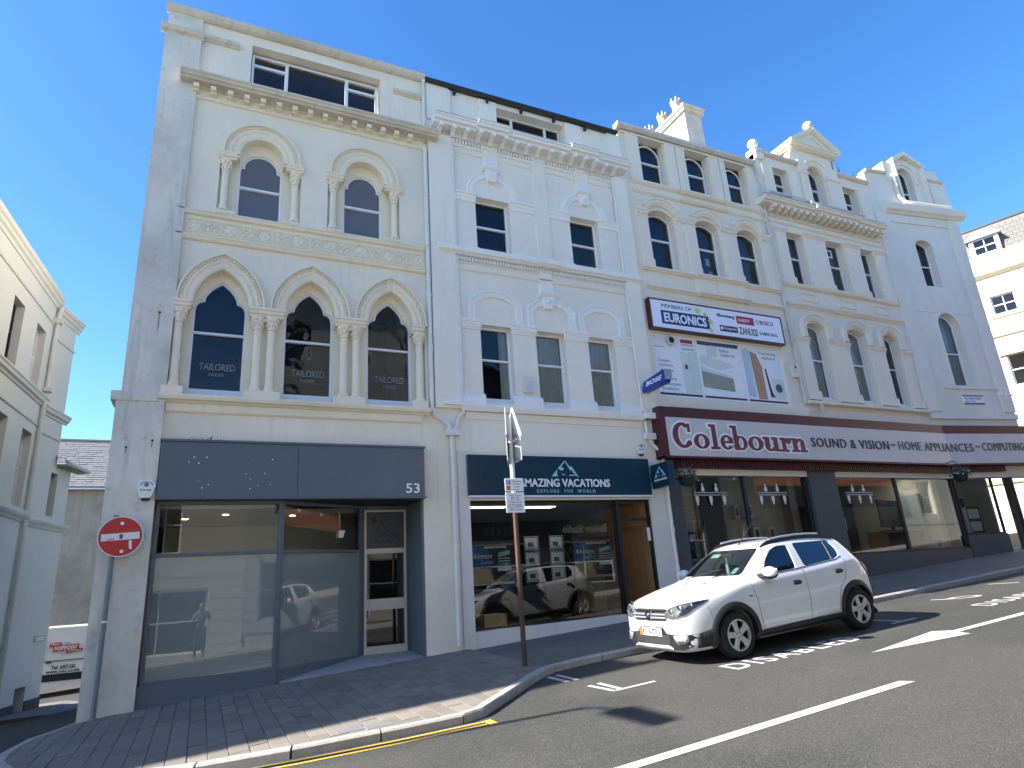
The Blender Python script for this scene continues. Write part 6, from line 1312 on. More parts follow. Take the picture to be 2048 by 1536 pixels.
# ================================================================== BUILDING G (left, across the side street)
G1 = frame(-5.5, 0, 85.3); g2 = G1 @ Vector((10.16, 0, 0)); G2 = frame(g2.x, g2.y, 76.6)
Gb = empty('side_street_building', (-8, 4, gz(-8, 4)), label='pale grey-green building with heavy cornices and drainpipe across the side street', cat='building')
setframe(G1)
gw = [rect(s0, s0+.80, 8.14, 9.90) for s0 in (2.9, 4.85, 6.80, 8.70)]+[rect(s0, s0+.80, 4.70, 6.82) for s0 in (2.9, 5.0, 6.95, 8.90)]
mb = MB(); mb.prism(rect(-.2, 10.16, -2.5, 11.0), 0, .35, gw); mb.build('side_wall', 'grey_g', Gb)
for k, q in enumerate(gw): sash(Gb, inset(q, .01), .20, .045, 9.05 if k < 4 else 5.8, 'glass_old', 'sash_white' if k != 2 else 'dark_bronze', .03, .05)
GC = [(0,0),(0,.025),(.10,.045),(.14,.09),(.22,.11),(.26,.15),(.34,.17),(.38,.17),(.40,0)]
GM = [(0,0),(0,.03),(.06,.05),(.10,.11),(.18,.13),(.22,.16),(.26,.16),(.28,0)]
moulding(Gb, 'cornice', -.3, 10.22, 10.96, GC, 'grey_g'); moulding(Gb, 'string_course', .12, 10.16, 10.36, [(0,0),(0,.03),(.06,.05),(.08,0)], 'grey_g')
moulding(Gb, 'cornice', -.2, 10.22, 7.76, GM, 'grey_g'); moulding(Gb, 'string_course', .12, 10.16, 7.12, [(0,0),(0,.03),(.04,.04),(.06,0)], 'grey_g'); moulding(Gb, 'cornice', -.1, 10.2, 4.35, [(0,0),(0,.03),(.06,.05),(.12,.10),(.18,.12),(.22,.12),(.24,0)], 'grey_g')
mb = MB(); mb.box(.12, 10.16, -.03, 0, -2.5, -.4); mb.build('plinth', 'skirting', Gb)
mb = MB(); mb.add([(-.2,-.12,11.36),(10.2,-.12,11.36),(10.2,.25,11.62),(-.2,.25,11.5),(10.2,2.5,11.8),(1.5,2.5,11.7)], [(0,1,2,3),(3,2,4,5)]); mb.build('roof', 'grey_g', Gb, smooth=60)
mb = MB(); mb.box(.3, 10, 2.2, 2.3, 0, 11); mb.box(.3, 10, .36, 2.2, 3.9, 4.1); mb.box(.3, 10, .36, 2.2, 7.5, 7.7); mb.build('inner_floors', 'interior', Gb)
pipe(Gb, [(10.12,-.14,11.0),(10.06,-.12,10.85),(10.05,-.09,10.6),(10.05,-.08,8.25)], .06, 'grey_g'); pipe(Gb, [(10.0,-.09,7.9),(10.03,-.08,4.7)], .06, 'grey_g'); pipe(Gb, [(10.0,-.09,4.4),(10.05,-.08,-1.2)], .06, 'pole_grey' if 0 else 'grey_g')
mb = MB(); mb.box(9.93, 10.15, -.22, -.02, 10.42, 10.58); mb.box(9.93, 10.15, -.22, -.02, 8.2, 8.32); mb.build('hopper', 'grey_g', Gb)
setframe(G2)
mb = MB(); mb.prism([(0,-2.5),(2.45,-2.5),(2.45,6.30),(1.42,6.30),(1.42,11.0),(0,11.0)], 0, .35, [rect(1.17, 1.62, 4.68, 6.0), rect(.95, 1.53, -1.3, -.10)]); mb.build('side_wall', 'grey_g', Gb)
sash(Gb, rect(1.18, 1.61, 4.69, 5.99), .20, .04, 5.35, 'glass_old', 'dark_bronze'); mb = MB(); mb.box(.9, 1.6, .36, .5, -1.4, 0); mb.build('vent_hole', 'black', Gb)
moulding(Gb, 'cornice', .02, 1.62, 10.72, GC, 'grey_g'); moulding(Gb, 'string_course', .02, 1.45, 10.0, [(0,0),(0,.03),(.06,.05),(.08,0)], 'grey_g'); moulding(Gb, 'cornice', .02, 1.62, 7.58, GM, 'grey_g'); moulding(Gb, 'string_course', .02, 1.45, 7.0, [(0,0),(0,.03),(.04,.04),(.06,0)], 'grey_g'); moulding(Gb, 'cornice', .02, 2.56, 4.28, [(0,0),(0,.03),(.06,.05),(.12,.10),(.18,.12),(.22,.12),(.24,0)], 'grey_g')
mb = MB(); mb.add([(0,-.12,11.1),(1.56,-.12,11.1),(1.1,.5,11.5),(0,.5,11.6),(0,3,11.9),(1.1,3,11.8),(1.56,3,11.0)], [(0,1,2,3),(3,2,5,4),(1,6,5,2)]); mb.build('roof', 'grey_g', Gb, smooth=60)
mb = MB(); mb.box(0, .94, -.03, 0, -2.5, -.5); mb.box(1.54, 2.45, -.03, 0, -2.5, -.5); mb.build('plinth', 'skirting', Gb)
mb = MB(); mb.box(1.42, 2.45, .351, 4, -2.5, 6.28); mb.box(1.0, 1.42, .351, 4, -2.5, 10.9); mb.box(0, .9, 3.9, 4, -2.5, 10.9); mb.build('end_wall', 'grey_g', Gb)
mb = MB(); mb.add([(1.3,-.30,6.30),(2.95,-.30,6.30),(2.95,-.26,6.42),(1.3,-.26,6.42),(2.95,2.0,7.6),(1.3,2.0,7.6)], [(0,1,2,3),(3,2,4,5)]); mb.box(1.44, 2.9, -.28, 0, 6.22, 6.29); mb.build('lean_to_roof', 'slate', Gb); pipe(Gb, [(1.46,-.33,6.32),(2.95,-.33,6.30)], .07, 'grey_g', False, name='gutter')
setframe()
# rest of the building: street front and roof mass (casts the shade on the pavement)
mb = MB(); GY = -.2; mb.add([(-11.9,GY,-2.5),(-5.62,GY,-1.5),(-4.9,9.9,-2.5),(-7.5,12.6,-2.5),(-11.9,12,-3),(-11.9,GY,11.3),(-5.62,GY,11.3),(-4.9,9.9,11.3),(-7.5,12.6,11.3),(-11.9,12,11.3)], [(0,1,6,5),(3,4,9,8),(4,0,5,9),(5,6,7,8,9)]); mb.build('street_front', 'grey_g', Gb)
mb = MB(); mb.sweep([(-11.9,10.96),(-5.3,10.96)], GC, y0=GY); mb.build('cornice', 'grey_g', Gb)
WB = empty('west_building', (-20, 5, gz(-20, 5)), label='tall pale building further down the street beyond the side street corner', cat='building')
mb = MB(); mb.box(-32, -11.95, GY-.05, 12, -4, 13.9); mb.build('walls', 'grey_g', WB); mb = MB(); mb.sweep([(-32,13.7),(-11.8,13.7)], GC, y0=GY-.05); mb.build('cornice', 'grey_g', WB)
for k in range(6):
    for z in (2.0, 5.5, 9.0): mb = MB(); mb.box(-31+k*3.2, -29.7+k*3.2, GY-.09, GY-.05, z-1.5, z+.6); mb.build('window', 'glass_tint', WB)
mb = MB(); mb.add([(-40,-.9,gz(-40,-.9)+.1),(-5.0,-.9,gz(-5,-.9)+.1),(-5.0,-4.7,gz(-5,-4.7)+.1),(-40,-4.7,gz(-40,-4.7)+.1),(-5.0,-4.7,gz(-5,-4.7)-.1),(-40,-4.7,gz(-40,-4.7)-.1)], [(0,3,2,1),(3,5,4,2)]); o = mb.build('west_pavement', 'paving_far'); o['kind'] = 'structure'
setframe(G2); pq = empty('wall_plaque', tuple(G2 @ Vector((1.94, 0, 1.0))), label='small cream plaque on the side street building wall', cat='plaque'); mb = MB(); mb.box(1.62, 2.24, -.035, -.001, 1.04, 1.26); mb.build('plate', 'cream_f', pq, bev=.008); mb = MB(); mb.prism(rect(1.66, 2.20, 1.07, 1.23), -.038, -.035, [rect(1.68, 2.18, 1.09, 1.21)]); mb.build('border', 'ink_grey', pq); setframe()

# ================================================================== BUILDING H (roughcast wall with slate roof, end of the side street)
Hb = empty('slate_roofed_building', (-6, 27, -1.3), label='roughcast grey building with weathered slate roof at the end of the side street', cat='building')
hy = 27.0; er = P2F(172, 977, hy).z; rr_ = P2F(172, 882, hy+2.6).z
mb = MB(); mb.box(-16, 6, hy, hy+.4, -4, er); mb.build('front_wall', 'roughcast', Hb)
zl = P2F(158, 1110, hy).z; mb = MB(); mb.box(-16, 6, hy-.05, hy, -4, zl); mb.build('lower_wall', 'roughcast', Hb)
mb = MB(); mb.add([(-16.3,hy-.3,er+.05),(6.3,hy-.3,er+.05),(6.3,hy+2.6,rr_),(-16.3,hy+2.6,rr_),(6.3,hy+6,er),(-16.3,hy+6,er)], [(0,1,2,3),(3,2,4,5)]); rf = mb.build('roof', 'slate', Hb)
mb = MB(); mb.box(-16.3, 6.3, hy-.42, hy-.28, er-.10, er-.02); mb.build('gutter', 'sash_white', Hb); mb = MB(); mb.box(-16.3, 6.3, hy-.30, hy-.1, er-.02, er+.06); mb.build('eaves_shade_strip', 'black', Hb); mb = MB(); mb.tube([(-16.3,hy+2.6,rr_+.02),(6.3,hy+2.6,rr_+.02)], .09, 8); mb.build('ridge_tiles', 'slate', Hb)  # the black strip stands in for shade under the eaves
mb = MB(); L_ = math.hypot(2.9, rr_-er-.05); nr = 22; random.seed(4)
for j in range(nr):
    t0 = j/nr; x = -11+random.uniform(0, .3)
    while x < -3:
        w_ = random.uniform(.28, .62); y0 = hy-.3+2.9*t0; z0 = er+.05+(rr_-er-.05)*t0; y1 = hy-.3+2.9*(t0+1.1/nr); z1 = er+.05+(rr_-er-.05)*(t0+1.1/nr); u = random.uniform(.015, .045)
        mb.add([(x,y0-.01,z0+u),(x+w_-.02,y0-.01,z0+u),(x+w_-.02,y1,z1+.008),(x,y1,z1+.008),(x,y0,z0),(x+w_-.02,y0,z0)], [(0,1,2,3),(4,5,1,0)]); x += w_
mb.build('slates', 'slate', rf, kind='stuff')
mb = MB(); mb.box(-16, -15.6, hy+.4, hy+6, -4, er); mb.box(5.6, 6, hy+.4, hy+6, -4, er); mb.build('gable_wall', 'roughcast', Hb)

# ================================================================== VAN in the side street
vx0, vy0 = -7.0, 17.2; vz = P2F(135, 1385, vy0).z
VN = empty('delivery_van', (-4.6, 18.1, vz), label='white delivery van with red banner logo and phone number parked in the side street', cat='van')
LV, HV, WV = 4.9, P2F(150, 1250, vy0+.1).z-vz, 1.9
def vbody():
    bm = bmesh.new(); prof = [(0,.35),(0,.75),(.08,.95),(.75,1.08),(1.45,1.85),(1.75,HV-.02),(2.2,HV),(4.65,HV),(4.85,HV-.12),(4.9,1.2),(4.9,.35)]
    rings = []
    for yy, ins in ((0,.05),(.04,.0),(WV-.04,.0),(WV,.05)):
        r = []
        for x, z in prof:
            t_ = max(0, (z-1.0)/(HV-1.0)); dy = .16*t_*t_*(1 if yy < 1 else -1); r.append(bm.verts.new((vx0+x+(ins if x < 1 else -ins if x > 4 else 0), vy0+yy+dy, vz+z-(ins if z > HV-.2 else 0))))
        rings.append(r)
    n = len(prof)
    for a, b in zip(rings, rings[1:]):
        for i in range(n): bm.faces.new((a[i], a[(i+1) % n], b[(i+1) % n], b[i]))
    bm.faces.new(rings[0]); bm.faces.new(rings[-1][::-1]); bmesh.ops.recalc_face_normals(bm, faces=bm.faces); mb = MB(); bm.verts.index_update(); mb.add([v.co[:] for v in bm.verts], [tuple(v.index for v in f.verts) for f in bm.faces]); bm.free(); return mb
vbody().build('body', 'van_white', VN, bev=.03)
for x in (vx0+.85, vx0+4.0):
    for y in (vy0-.005, vy0+WV-.195):
        mb = MB(); mb.tube([(x,y,vz+.32),(x,y+.2,vz+.32)], .32, 20); w_ = mb.build('wheel', 'tyre', VN, smooth=40); mb = MB(); mb.tube([(x,y-.006,vz+.32),(x,y+.205,vz+.32)], .19, 14); mb.build('rim', 'alloy', w_)
mb = MB(); mb.box(vx0+1.3, vx0+3.6, vy0-.03, vy0+.1, vz+.42, vz+.66); mb.build('side_cladding', 'cladding', VN, bev=.01); mb = MB(); mb.box(vx0+1.25, vx0+3.62, vy0-.01, vy0+.1, vz+.30, vz+.40); mb.build('sill', 'van_white', VN)
mb = MB(); mb.box(vx0+2.0, vx0+4.4, vy0-.012, vy0+.03, vz+1.09, vz+1.115); mb.build('door_rail', 'ink_grey', VN); mb = MB(); mb.box(vx0+2.05, vx0+2.06, vy0-.004, vy0+.03, vz+.7, vz+1.85); mb.build('door_seam', 'ink_grey', VN)
mb = MB(); mb.prism([(vx0+1.0,vz+1.12),(vx0+1.95,vz+1.12),(vx0+1.95,vz+1.68),(vx0+1.55,vz+1.70)], vy0-.004, vy0+.05); mb.build('side_window', 'glass_tint', VN); mb = MB(); mb.box(vx0+.0-.02, vx0+.02, vy0+.2, vy0+WV-.2, vz+.75, vz+.9); mb.build('headlight', 'lens', VN); mb = MB(); mb.box(vx0+2.2,vx0+2.36,vy0-.03,vy0,vz+1.03,vz+1.07); mb.build('door_handle', 'ink', VN)
lc = P2F(133, 1295, vy0-.01); lx_, lz_ = lc.x, lc.z; u_ = lambda px_: px_*30.0/1280
def ban(a, b, c_, d_, s_, tx):
    p0 = P2F(a, b, vy0-.02); p1 = P2F(c_, d_, vy0-.02); mb = MB(); mb.prism([(p0.x,p1.z),(p1.x,p1.z+.03),(p1.x,p0.z),(p0.x,p0.z-.03)], vy0-.018, vy0-.012); mb.build('logo_banner', 'sign_red', VN); letters(tx, p0.x+.04, p1.x-.04, p1.z+.05, p0.z-.04, vy0-.0185, 'letter_white', VN, depth=.002, bold=.02)
ban(100, 1286, 123, 1293, 1, 'MANX'); ban(107, 1291, 157, 1300, 1, 'INDEPENDENT'); ban(133, 1298, 165, 1303, 1, 'CARRIERS')
mb = MB(); mb.prism(arc(lx_, lz_, .20, 0, 360, 18)[:-1], vy0-.011, vy0-.006); mb.build('logo_globe', 'sky_print', VN)
a, b = P2F(101, 1339, vy0), P2F(151, 1328, vy0); letters('Tel: 692100', a.x, b.x, a.z-.02, a.z+.12, vy0-.006, 'ink', VN, depth=.002, bold=.02); a, b = P2F(91, 1347, vy0), P2F(159, 1336, vy0); letters('www.mic.co.im', a.x, b.x, a.z-.03, a.z+.09, vy0-.006, 'ink', VN, depth=.002, bold=.02)
# ================================================================== CAR
from mathutils.bvhtree import BVHTree
CX0, CYC = 6.11, -4.18
CARM = Matrix.Translation((CX0, CYC, gz(CX0, CYC))) @ Matrix.Rotation(-math.atan(.062), 4, 'Y') @ Matrix.Rotation(.02, 4, 'X')
CAR = bpy.data.objects.new('parked_car', None); link(CAR); CAR.matrix_world = CARM; ROOT[CAR.name] = CARM
tag(CAR, 'white five-door hatchback with black wheel-arch cladding and roof rails parked at the kerb', 'car')
setframe(CARM)
WU = (.86, 3.47); WR = .318
def lerp_tab(tab, u):
    if u <= tab[0][0]: return tab[0][1]
    for (a, va), (b, vb) in zip(tab, tab[1:]):
        if u <= b: t_ = (u-a)/(b-a); return va+(vb-va)*t_
    return tab[-1][1]
Tw = [(0,.46),(.02,.58),(.07,.675),(.16,.745),(.30,.795),(.50,.832),(.86,.862),(1.3,.866),(2.3,.866),(3.2,.866),(3.47,.862),(3.7,.835),(3.88,.795),(3.98,.745),(4.04,.66),(4.07,.55)]
Tzr = [(0,.62),(.02,.73),(.06,.79),(.12,.83),(.25,.875),(.5,.93),(.8,.985),(1.05,1.025),(1.17,1.05),(1.32,1.145),(1.55,1.285),(1.78,1.415),(1.90,1.475),(2.05,1.515),(2.4,1.545),(2.8,1.548),(3.2,1.525),(3.5,1.49),(3.64,1.455),(3.70,1.40),(3.78,1.26),(3.88,1.08),(3.96,.98),(4.04,.86),(4.07,.70)]
Tzs = [(0,.58),(.02,.68),(.06,.735),(.12,.775),(.25,.82),(.5,.87),(.8,.925),(1.05,.97),(1.17,.99),(1.6,1.01),(2.2,1.03),(2.8,1.06),(3.3,1.095),(3.5,1.105),(3.64,1.10),(3.78,1.06),(3.88,.99),(3.96,.92),(4.04,.80),(4.07,.66)]
Twr = [(0,.36),(.06,.56),(.25,.66),(.5,.70),(.8,.715),(1.17,.70),(1.32,.69),(1.55,.655),(1.78,.615),(1.90,.595),(2.05,.58),(2.4,.575),(3.0,.565),(3.5,.55),(3.64,.54),(3.78,.60),(3.88,.645),(4.04,.56),(4.07,.45)]
Tzb = [(0,.23),(.03,.19),(.1,.165),(.3,.16),(.6,.17),(3.6,.18),(3.85,.24),(3.98,.29),(4.07,.36)]
ST_U = [0,.02,.07,.13,.25,.42,.62,.86,1.05,1.17,1.30,1.45,1.62,1.78,1.90,2.05,2.3,2.6,2.9,3.2,3.42,3.58,3.66,3.74,3.82,3.90,3.97,4.03,4.07]
def ring_at(u, ins=0.0, zfloor=None):
    w_ = lerp_tab(Tw, u)-ins; zr, zs, wr, zb = lerp_tab(Tzr, u)-ins, lerp_tab(Tzs, u), lerp_tab(Twr, u)-ins, lerp_tab(Tzb, u)
    if zfloor: zb = zfloor
    hood = u < 1.2 or u > 3.9; zre = zr-(.035 if hood else .05)
    zs = min(zs, zre-.012); wb = w_*.925; wr = min(wr, wb-.008)
    zm = (zb+zs)/2
    return [(0,zb),(.80*w_,zb),(.955*w_,zb+.04),(.985*w_,zb+.16 if not zfloor else zb+.1),(w_,max(.56, zb+.17) if zs > .75 else zm),(.988*w_,zb+(zs-zb)*.78),(.962*w_,zs-.035),(wb,zs),(wb+(wr-wb)*.5+.012,zs+(zre-zs)*.5),(wr+.008,zre-.012),(wr*.93,zre+.022),(wr*.5,zr-.006),(0,zr)]
def loft(us, ins=0, zfloor=None):
    bm = bmesh.new(); rings = []
    for u in us:
        h = ring_at(u, ins, zfloor); full = [(y, z) for y, z in h]+[(-y, z) for y, z in reversed(h[1:-1])]
        rings.append([bm.verts.new((u, y, z)) for y, z in full])
    n = len(rings[0])
    for a, b in zip(rings, rings[1:]):
        for i in range(n): bm.faces.new((a[i], a[(i+1) % n], b[(i+1) % n], b[i]))
    def cap(r):      # quads across the end
        for i in range(n//2-1): bm.faces.new((r[i], r[i+1], r[n-1-i-1+1] if 0 else r[(n-i-1) % n], r[(n-i) % n])) if i > 0 else bm.faces.new((r[0], r[1], r[n-1]))
        bm.faces.new((r[n//2-1], r[n//2], r[n//2+1]))
    cap(rings[0]); cap(rings[-1]); bmesh.ops.recalc_face_normals(bm, faces=bm.faces); return bm
def bm_obj(bm, name):
    me = bpy.data.meshes.new(name); bm.to_mesh(me); bm.free(); o = bpy.data.objects.new(name, me); C.objects.link(o); return o
def evald(o):
    dg = bpy.context.evaluated_depsgraph_get(); me = bpy.data.meshes.new_from_object(o.evaluated_get(dg), depsgraph=dg); return me
bo = bm_obj(loft(ST_U), 'tmp_body'); bo.modifiers.new('s', 'SUBSURF').levels = 2; bo.modifiers['s'].render_levels = 2
bpy.context.view_layer.update(); full = evald(bo); full.transform(Matrix()); bvh = BVHTree.FromPolygons([v.co.copy() for v in full.vertices], [tuple(p.vertices) for p in full.polygons])
cut = []
for wu in WU:
    for sgn in (-1, 1):
        mb = MB(); mb.tube([(wu, sgn*.52, WR+.005),(wu, sgn*1.1, WR+.005)], .375, 32); bm = bmesh.new(); vs = [bm.verts.new(v) for v in mb.v]; [bm.faces.new([vs[i] for i in f]) for f in mb.f]; bmesh.ops.recalc_face_normals(bm, faces=bm.faces); cut.append(bm_obj(bm, 'tmp'))
def prism_obj(pts3a, pts3b):
    bm = bmesh.new(); a = [bm.verts.new(p) for p in pts3a]; b = [bm.verts.new(p) for p in pts3b]; n = len(a); bm.faces.new(a); bm.faces.new(b[::-1])
    for i in range(n): bm.faces.new((a[i], b[i], b[(i+1) % n], a[(i+1) % n]))
    bmesh.ops.recalc_face_normals(bm, faces=bm.faces); bmesh.ops.triangulate(bm, faces=[f for f in bm.faces if len(f.verts) > 4]); return bm_obj(bm, 'tmp')
def rnd(poly, r=.03, k=3):      # round the corners of a polygon
    out = []; n = len(poly)
    for i in range(n):
        p = Vector(poly[i]); a = Vector(poly[i-1])-p; b = Vector(poly[(i+1) % n])-p; ra = min(r, a.length*.4); rb = min(r, b.length*.4); p0 = p+a.normalized()*ra; p1 = p+b.normalized()*rb
        for j in range(k+1): t_ = j/k; q = p0*(1-t_)**2+p*2*t_*(1-t_)+p1*t_*t_; out.append((q.x, q.y))
    return out
win_f = rnd([(1.62,1.055),(2.33,1.075),(2.40,1.43),(2.18,1.435),(2.0,1.385),(1.80,1.25)], .05)
win_r = rnd([(2.50,1.085),(3.20,1.12),(3.36,1.16),(3.42,1.27),(3.36,1.415),(2.53,1.445)], .05)
win_w = rnd([(-.66,1.085),(.66,1.085),(.53,1.435),(-.53,1.435)], .06); win_b = rnd([(-.52,1.10),(.52,1.10),(.46,1.38),(-.46,1.38)], .05)
for wn in (win_f, win_r): cut.append(prism_obj([(u, -1.2, z) for u, z in wn], [(u, 1.2, z) for u, z in wn]))
cut.append(prism_obj([(.95, y, z) for y, z in win_w], [(2.1, y, z) for y, z in win_w])); cut.append(prism_obj([(3.45, y, z) for y, z in win_b], [(4.3, y, z) for y, z in win_b]))
cav = bm_obj(loft([1.24,1.34,1.45,1.62,1.78,1.90,2.05,2.3,2.6,2.9,3.2,3.42,3.55,3.62,3.70], .045, .45), 'tmp_cav'); cut.insert(0, cav)
bo.modifiers.clear(); bo.data = full
for c_ in cut:
    b_ = bo.modifiers.new('b', 'BOOLEAN'); b_.object = c_; b_.operation = 'DIFFERENCE'; b_.solver = 'EXACT'
bpy.context.view_layer.update(); done = evald(bo)
for c_ in cut: bpy.data.objects.remove(c_)
bpy.data.objects.remove(bo)
done.materials.clear(); done.materials.append(MATS['car_white'])
for p in done.polygons: p.use_smooth = True; p.material_index = 0
done.set_sharp_from_angle(angle=R(38))
body = bpy.data.objects.new('body', done); link(body, CAR); ROOT[body.name] = CARM
def hit(o_, d_):
    r = bvh.ray_cast(Vector(o_), Vector(d_).normalized()); return r[0], r[1]
def dense(poly, step=.04):
    out = []
    for i in range(len(poly)):
        a, b = Vector(poly[i]), Vector(poly[(i+1) % len(poly)]); k = max(1, int((b-a).length/step))
        for j in range(k): q = a+(b-a)*(j/k); out.append((q.x, q.y))
    return out
def patch(poly, origin, direc, name, mat, parent=None, off=.004, step=.05, thick=0):
    """a panel cut to a 2D outline and laid on the body by casting rays"""
    P_ = dense(poly, step); xs_ = [p[0] for p in P_]; zs_ = [p[1] for p in P_]; pts = list(P_)
    bm = bmesh.new(); vs = [bm.verts.new((p[0], p[1], 0)) for p in P_]; f = bm.faces.new(vs)
    bmesh.ops.triangulate(bm, faces=[f]); 
    for it in range(5):
        es = [e for e in bm.edges if e.calc_length() > step*2.2 and not e.is_boundary]
        if not es: break
        bmesh.ops.subdivide_edges(bm, edges=es, cuts=1); bmesh.ops.triangulate(bm, faces=list(bm.faces))
    d = Vector(direc(0, 0) if callable(direc) else direc).normalized(); bad = []
    for v in bm.verts:
        o_ = origin(v.co.x, v.co.y); dd = Vector(direc(v.co.x, v.co.y) if callable(direc) else direc).normalized(); h, n_ = hit(o_, dd)
        if h is None: bad.append(v); continue
        v.co = h-dd*off
    if bad: bmesh.ops.delete(bm, geom=bad, context='VERTS')
    bmesh.ops.recalc_face_normals(bm, faces=bm.faces)
    if bm.faces and sum((f.normal.dot(d)*f.calc_area() for f in bm.faces)) > 0: bmesh.ops.reverse_faces(bm, faces=bm.faces)
    mb = MB(); bm.verts.index_update(); mb.add([v.co[:] for v in bm.verts], [tuple(v.index for v in f.verts) for f in bm.faces]); bm.free()
    o = mb.build(name, mat, parent or CAR, smooth=40)
    if thick: s_ = o.modifiers.new('solid', 'SOLIDIFY'); s_.thickness = thick; s_.offset = -1
    return o
NEAR = lambda u, z: (u, -3, z); FAR = lambda u, z: (u, 3, z); FRONT = lambda y, z: (-3, y, z); REAR = lambda y, z: (7, y, z)
for side, sg in ((NEAR, 1), (FAR, -1)):
    dv = (0, sg, 0)
    g = patch(win_f, side, dv, 'front_window', 'glass_car', off=-.016); g = patch(win_r, side, dv, 'rear_window', 'glass_tint', off=-.016)
    # black trims round the side glass and B pillar
    def line(pts, r, name, mat, o_=side, d_=dv, off=0.0, parent=None):
        P3 = []
        for i in range(len(pts)-1):
            a, b = Vector(pts[i]), Vector(pts[i+1]); k = max(1, int((b-a).length/.04))
            for j in range(k+(i == len(pts)-2)):
                q = a+(b-a)*(j/k); h, n_ = hit(o_(q.x, q.y), d_)
                if h: P3.append(h-Vector(d_)*off)
        mb = MB(); mb.tube(P3, r, 6); return mb.build(name, mat, parent or CAR, smooth=60)
    line([(1.60,1.05),(2.34,1.068),(2.5,1.08),(3.20,1.112),(3.37,1.15)], .007, 'waist_seal', 'black'); line([(3.16,1.125),(3.24,1.42)], .012, 'quarter_pillar', 'black', off=-.01)
    line([(1.29,.97),(1.33,.75),(1.36,.32)], .004, 'door_seam', 'ink_grey'); line([(2.41,1.06),(2.40,.60),(2.36,.33)], .004, 'door_seam', 'ink_grey'); line([(1.36,.325),(2.36,.33),(2.98,.35),(3.05,.55),(3.12,.70),(3.28,.82),(3.35,1.0),(3.39,1.12)], .004, 'door_seam', 'ink_grey')
    line([(.50,.50),(.46,.66),(.44,.76)], .003, 'wing_seam', 'ink_grey')
    for hx, hz in ((2.21,.875),(3.17,.935)):
        dh = patch(rnd([(hx-.085,hz-.035),(hx+.085,hz-.03),(hx+.08,hz+.03),(hx-.08,hz+.035)], .03), side, dv, 'door_handle', 'cladding', off=.002); mb = MB(); h, n_ = hit(side(hx, hz), dv); mb.tube([h-Vector(dv)*.012+Vector((-.075,0,.004)), h-Vector(dv)*.03+Vector((-.03,0,.006)), h-Vector(dv)*.03+Vector((.04,0,.006)), h-Vector(dv)*.012+Vector((.075,0,.004))], .012, 6); mb.build('grip', 'cladding', dh, smooth=50)
    h, n_ = hit(side(1.22, .80), dv); mb = MB(); mb.obox(h-Vector(dv)*.004, (.03,0,0), (0,.004,0), (0,0,.012)); mb.build('indicator_repeater', 'lens', CAR)
    # cladding: arches and sill
    for wu in WU:
        n_ = 26; vs = []; fs = []
        for i in range(n_+1):
            a = R(-28+236*i/n_); rows = []
            for rr in (.372, .43, .452):
                u, z = wu+rr*math.cos(a), WR+rr*math.sin(a); z = max(z, .21); h, nn = hit(side(u, z), dv); y = h.y if h else -sg*.80
                rows.append(Vector((u, y-sg*(.020 if rr < .44 else .002), z)))
            inn = rows[0].copy(); inn.y += sg*.10
            vs += [inn, rows[0], rows[1], rows[2]]
        for i in range(n_):
            for j in range(3): fs.append((4*i+j, 4*i+4+j, 4*i+5+j, 4*i+1+j))
        mb = MB(); mb.add(vs, fs); fix_normals(mb.build('wheel_arch_cladding', 'cladding', CAR, smooth=40))
    patch([(1.16,.225),(3.17,.225),(3.12,.33),(1.25,.31)], side, dv, 'sill_cladding', 'cladding', off=.014, thick=.02)
    patch([(.20,.235),(.56,.24),(.50,.47),(.20,.425)], side, dv, 'bumper_cladding', 'cladding', off=.01, thick=.015)
    patch([(3.84,.24),(4.0,.30),(4.02,.46),(3.88,.50)], side, dv, 'bumper_cladding', 'cladding', off=.01, thick=.015)
    # tail lamp
    tl = patch(rnd([(3.78,1.08),(3.86,1.05),(3.985,.90),(3.97,.80),(3.90,.86),(3.80,1.0)], .02), side, dv, 'tail_light', 'tail_red', off=.022, step=.015)
    # mirror
    my = -sg*.965; mb = MB(); mb.ball((1.56, my, 1.095), .085, .13, .082, 14, 9); mi = mb.build('door_mirror', 'car_white', CAR, smooth=60); mb = MB(); mb.ball((1.58, my+sg*.015, 1.055), .088, .125, .06, 14, 8); mb.box(1.50, 1.62, my+sg*.08, -sg*.76, 1.03, 1.075); mb.build('mirror_base', 'cladding', mi, smooth=50); mb = MB(); mb.ball((1.632, my, 1.095), .012, .10, .06, 12, 8); mb.build('mirror_glass', 'chrome', mi, smooth=60)
    # roof rail: black feet, silver bar
    def roof(u, y): h, n_ = hit((u, y, 3), (0, 0, -1)); return h
    ry = -sg*.53; rl = MB(); vs = []; fs = []
    us_ = [1.90,1.98,2.10,2.35,2.7,3.0,3.25,3.42,3.52]
    for k, u in enumerate(us_):
        h = roof(u, ry); hh = [.004,.03,.05,.05,.05,.05,.05,.03,.004][k]; vs += [h+Vector((0,-.028,-.01)), h+Vector((0,.028,-.01)), h+Vector((0,.018,hh)), h+Vector((0,-.018,hh))]
    for k in range(len(us_)-1):
        for j in range(4): fs.append((4*k+j, 4*k+4+j, 4*k+4+(j+1) % 4, 4*k+(j+1) % 4))
    rl.add(vs, fs); ra = fix_normals(rl.build('roof_rail', 'cladding', CAR, smooth=40)); mb = MB(); mb.tube([roof(u, ry)+Vector((0,-sg*.006,.060)) for u in (2.12,2.35,2.7,3.0,3.23)], .017, 8); mb.build('rail_bar', 'satin', ra, smooth=50)
    # headlamp: dark bowl, chrome reflectors and a clear lens
    hlp = rnd([(-sg*.36,.655),(-sg*.52,.63),(-sg*.70,.69),(-sg*.775,.80),(-sg*.79,.855),(-sg*.60,.83),(-sg*.40,.775),(-sg*.34,.72)], .03)
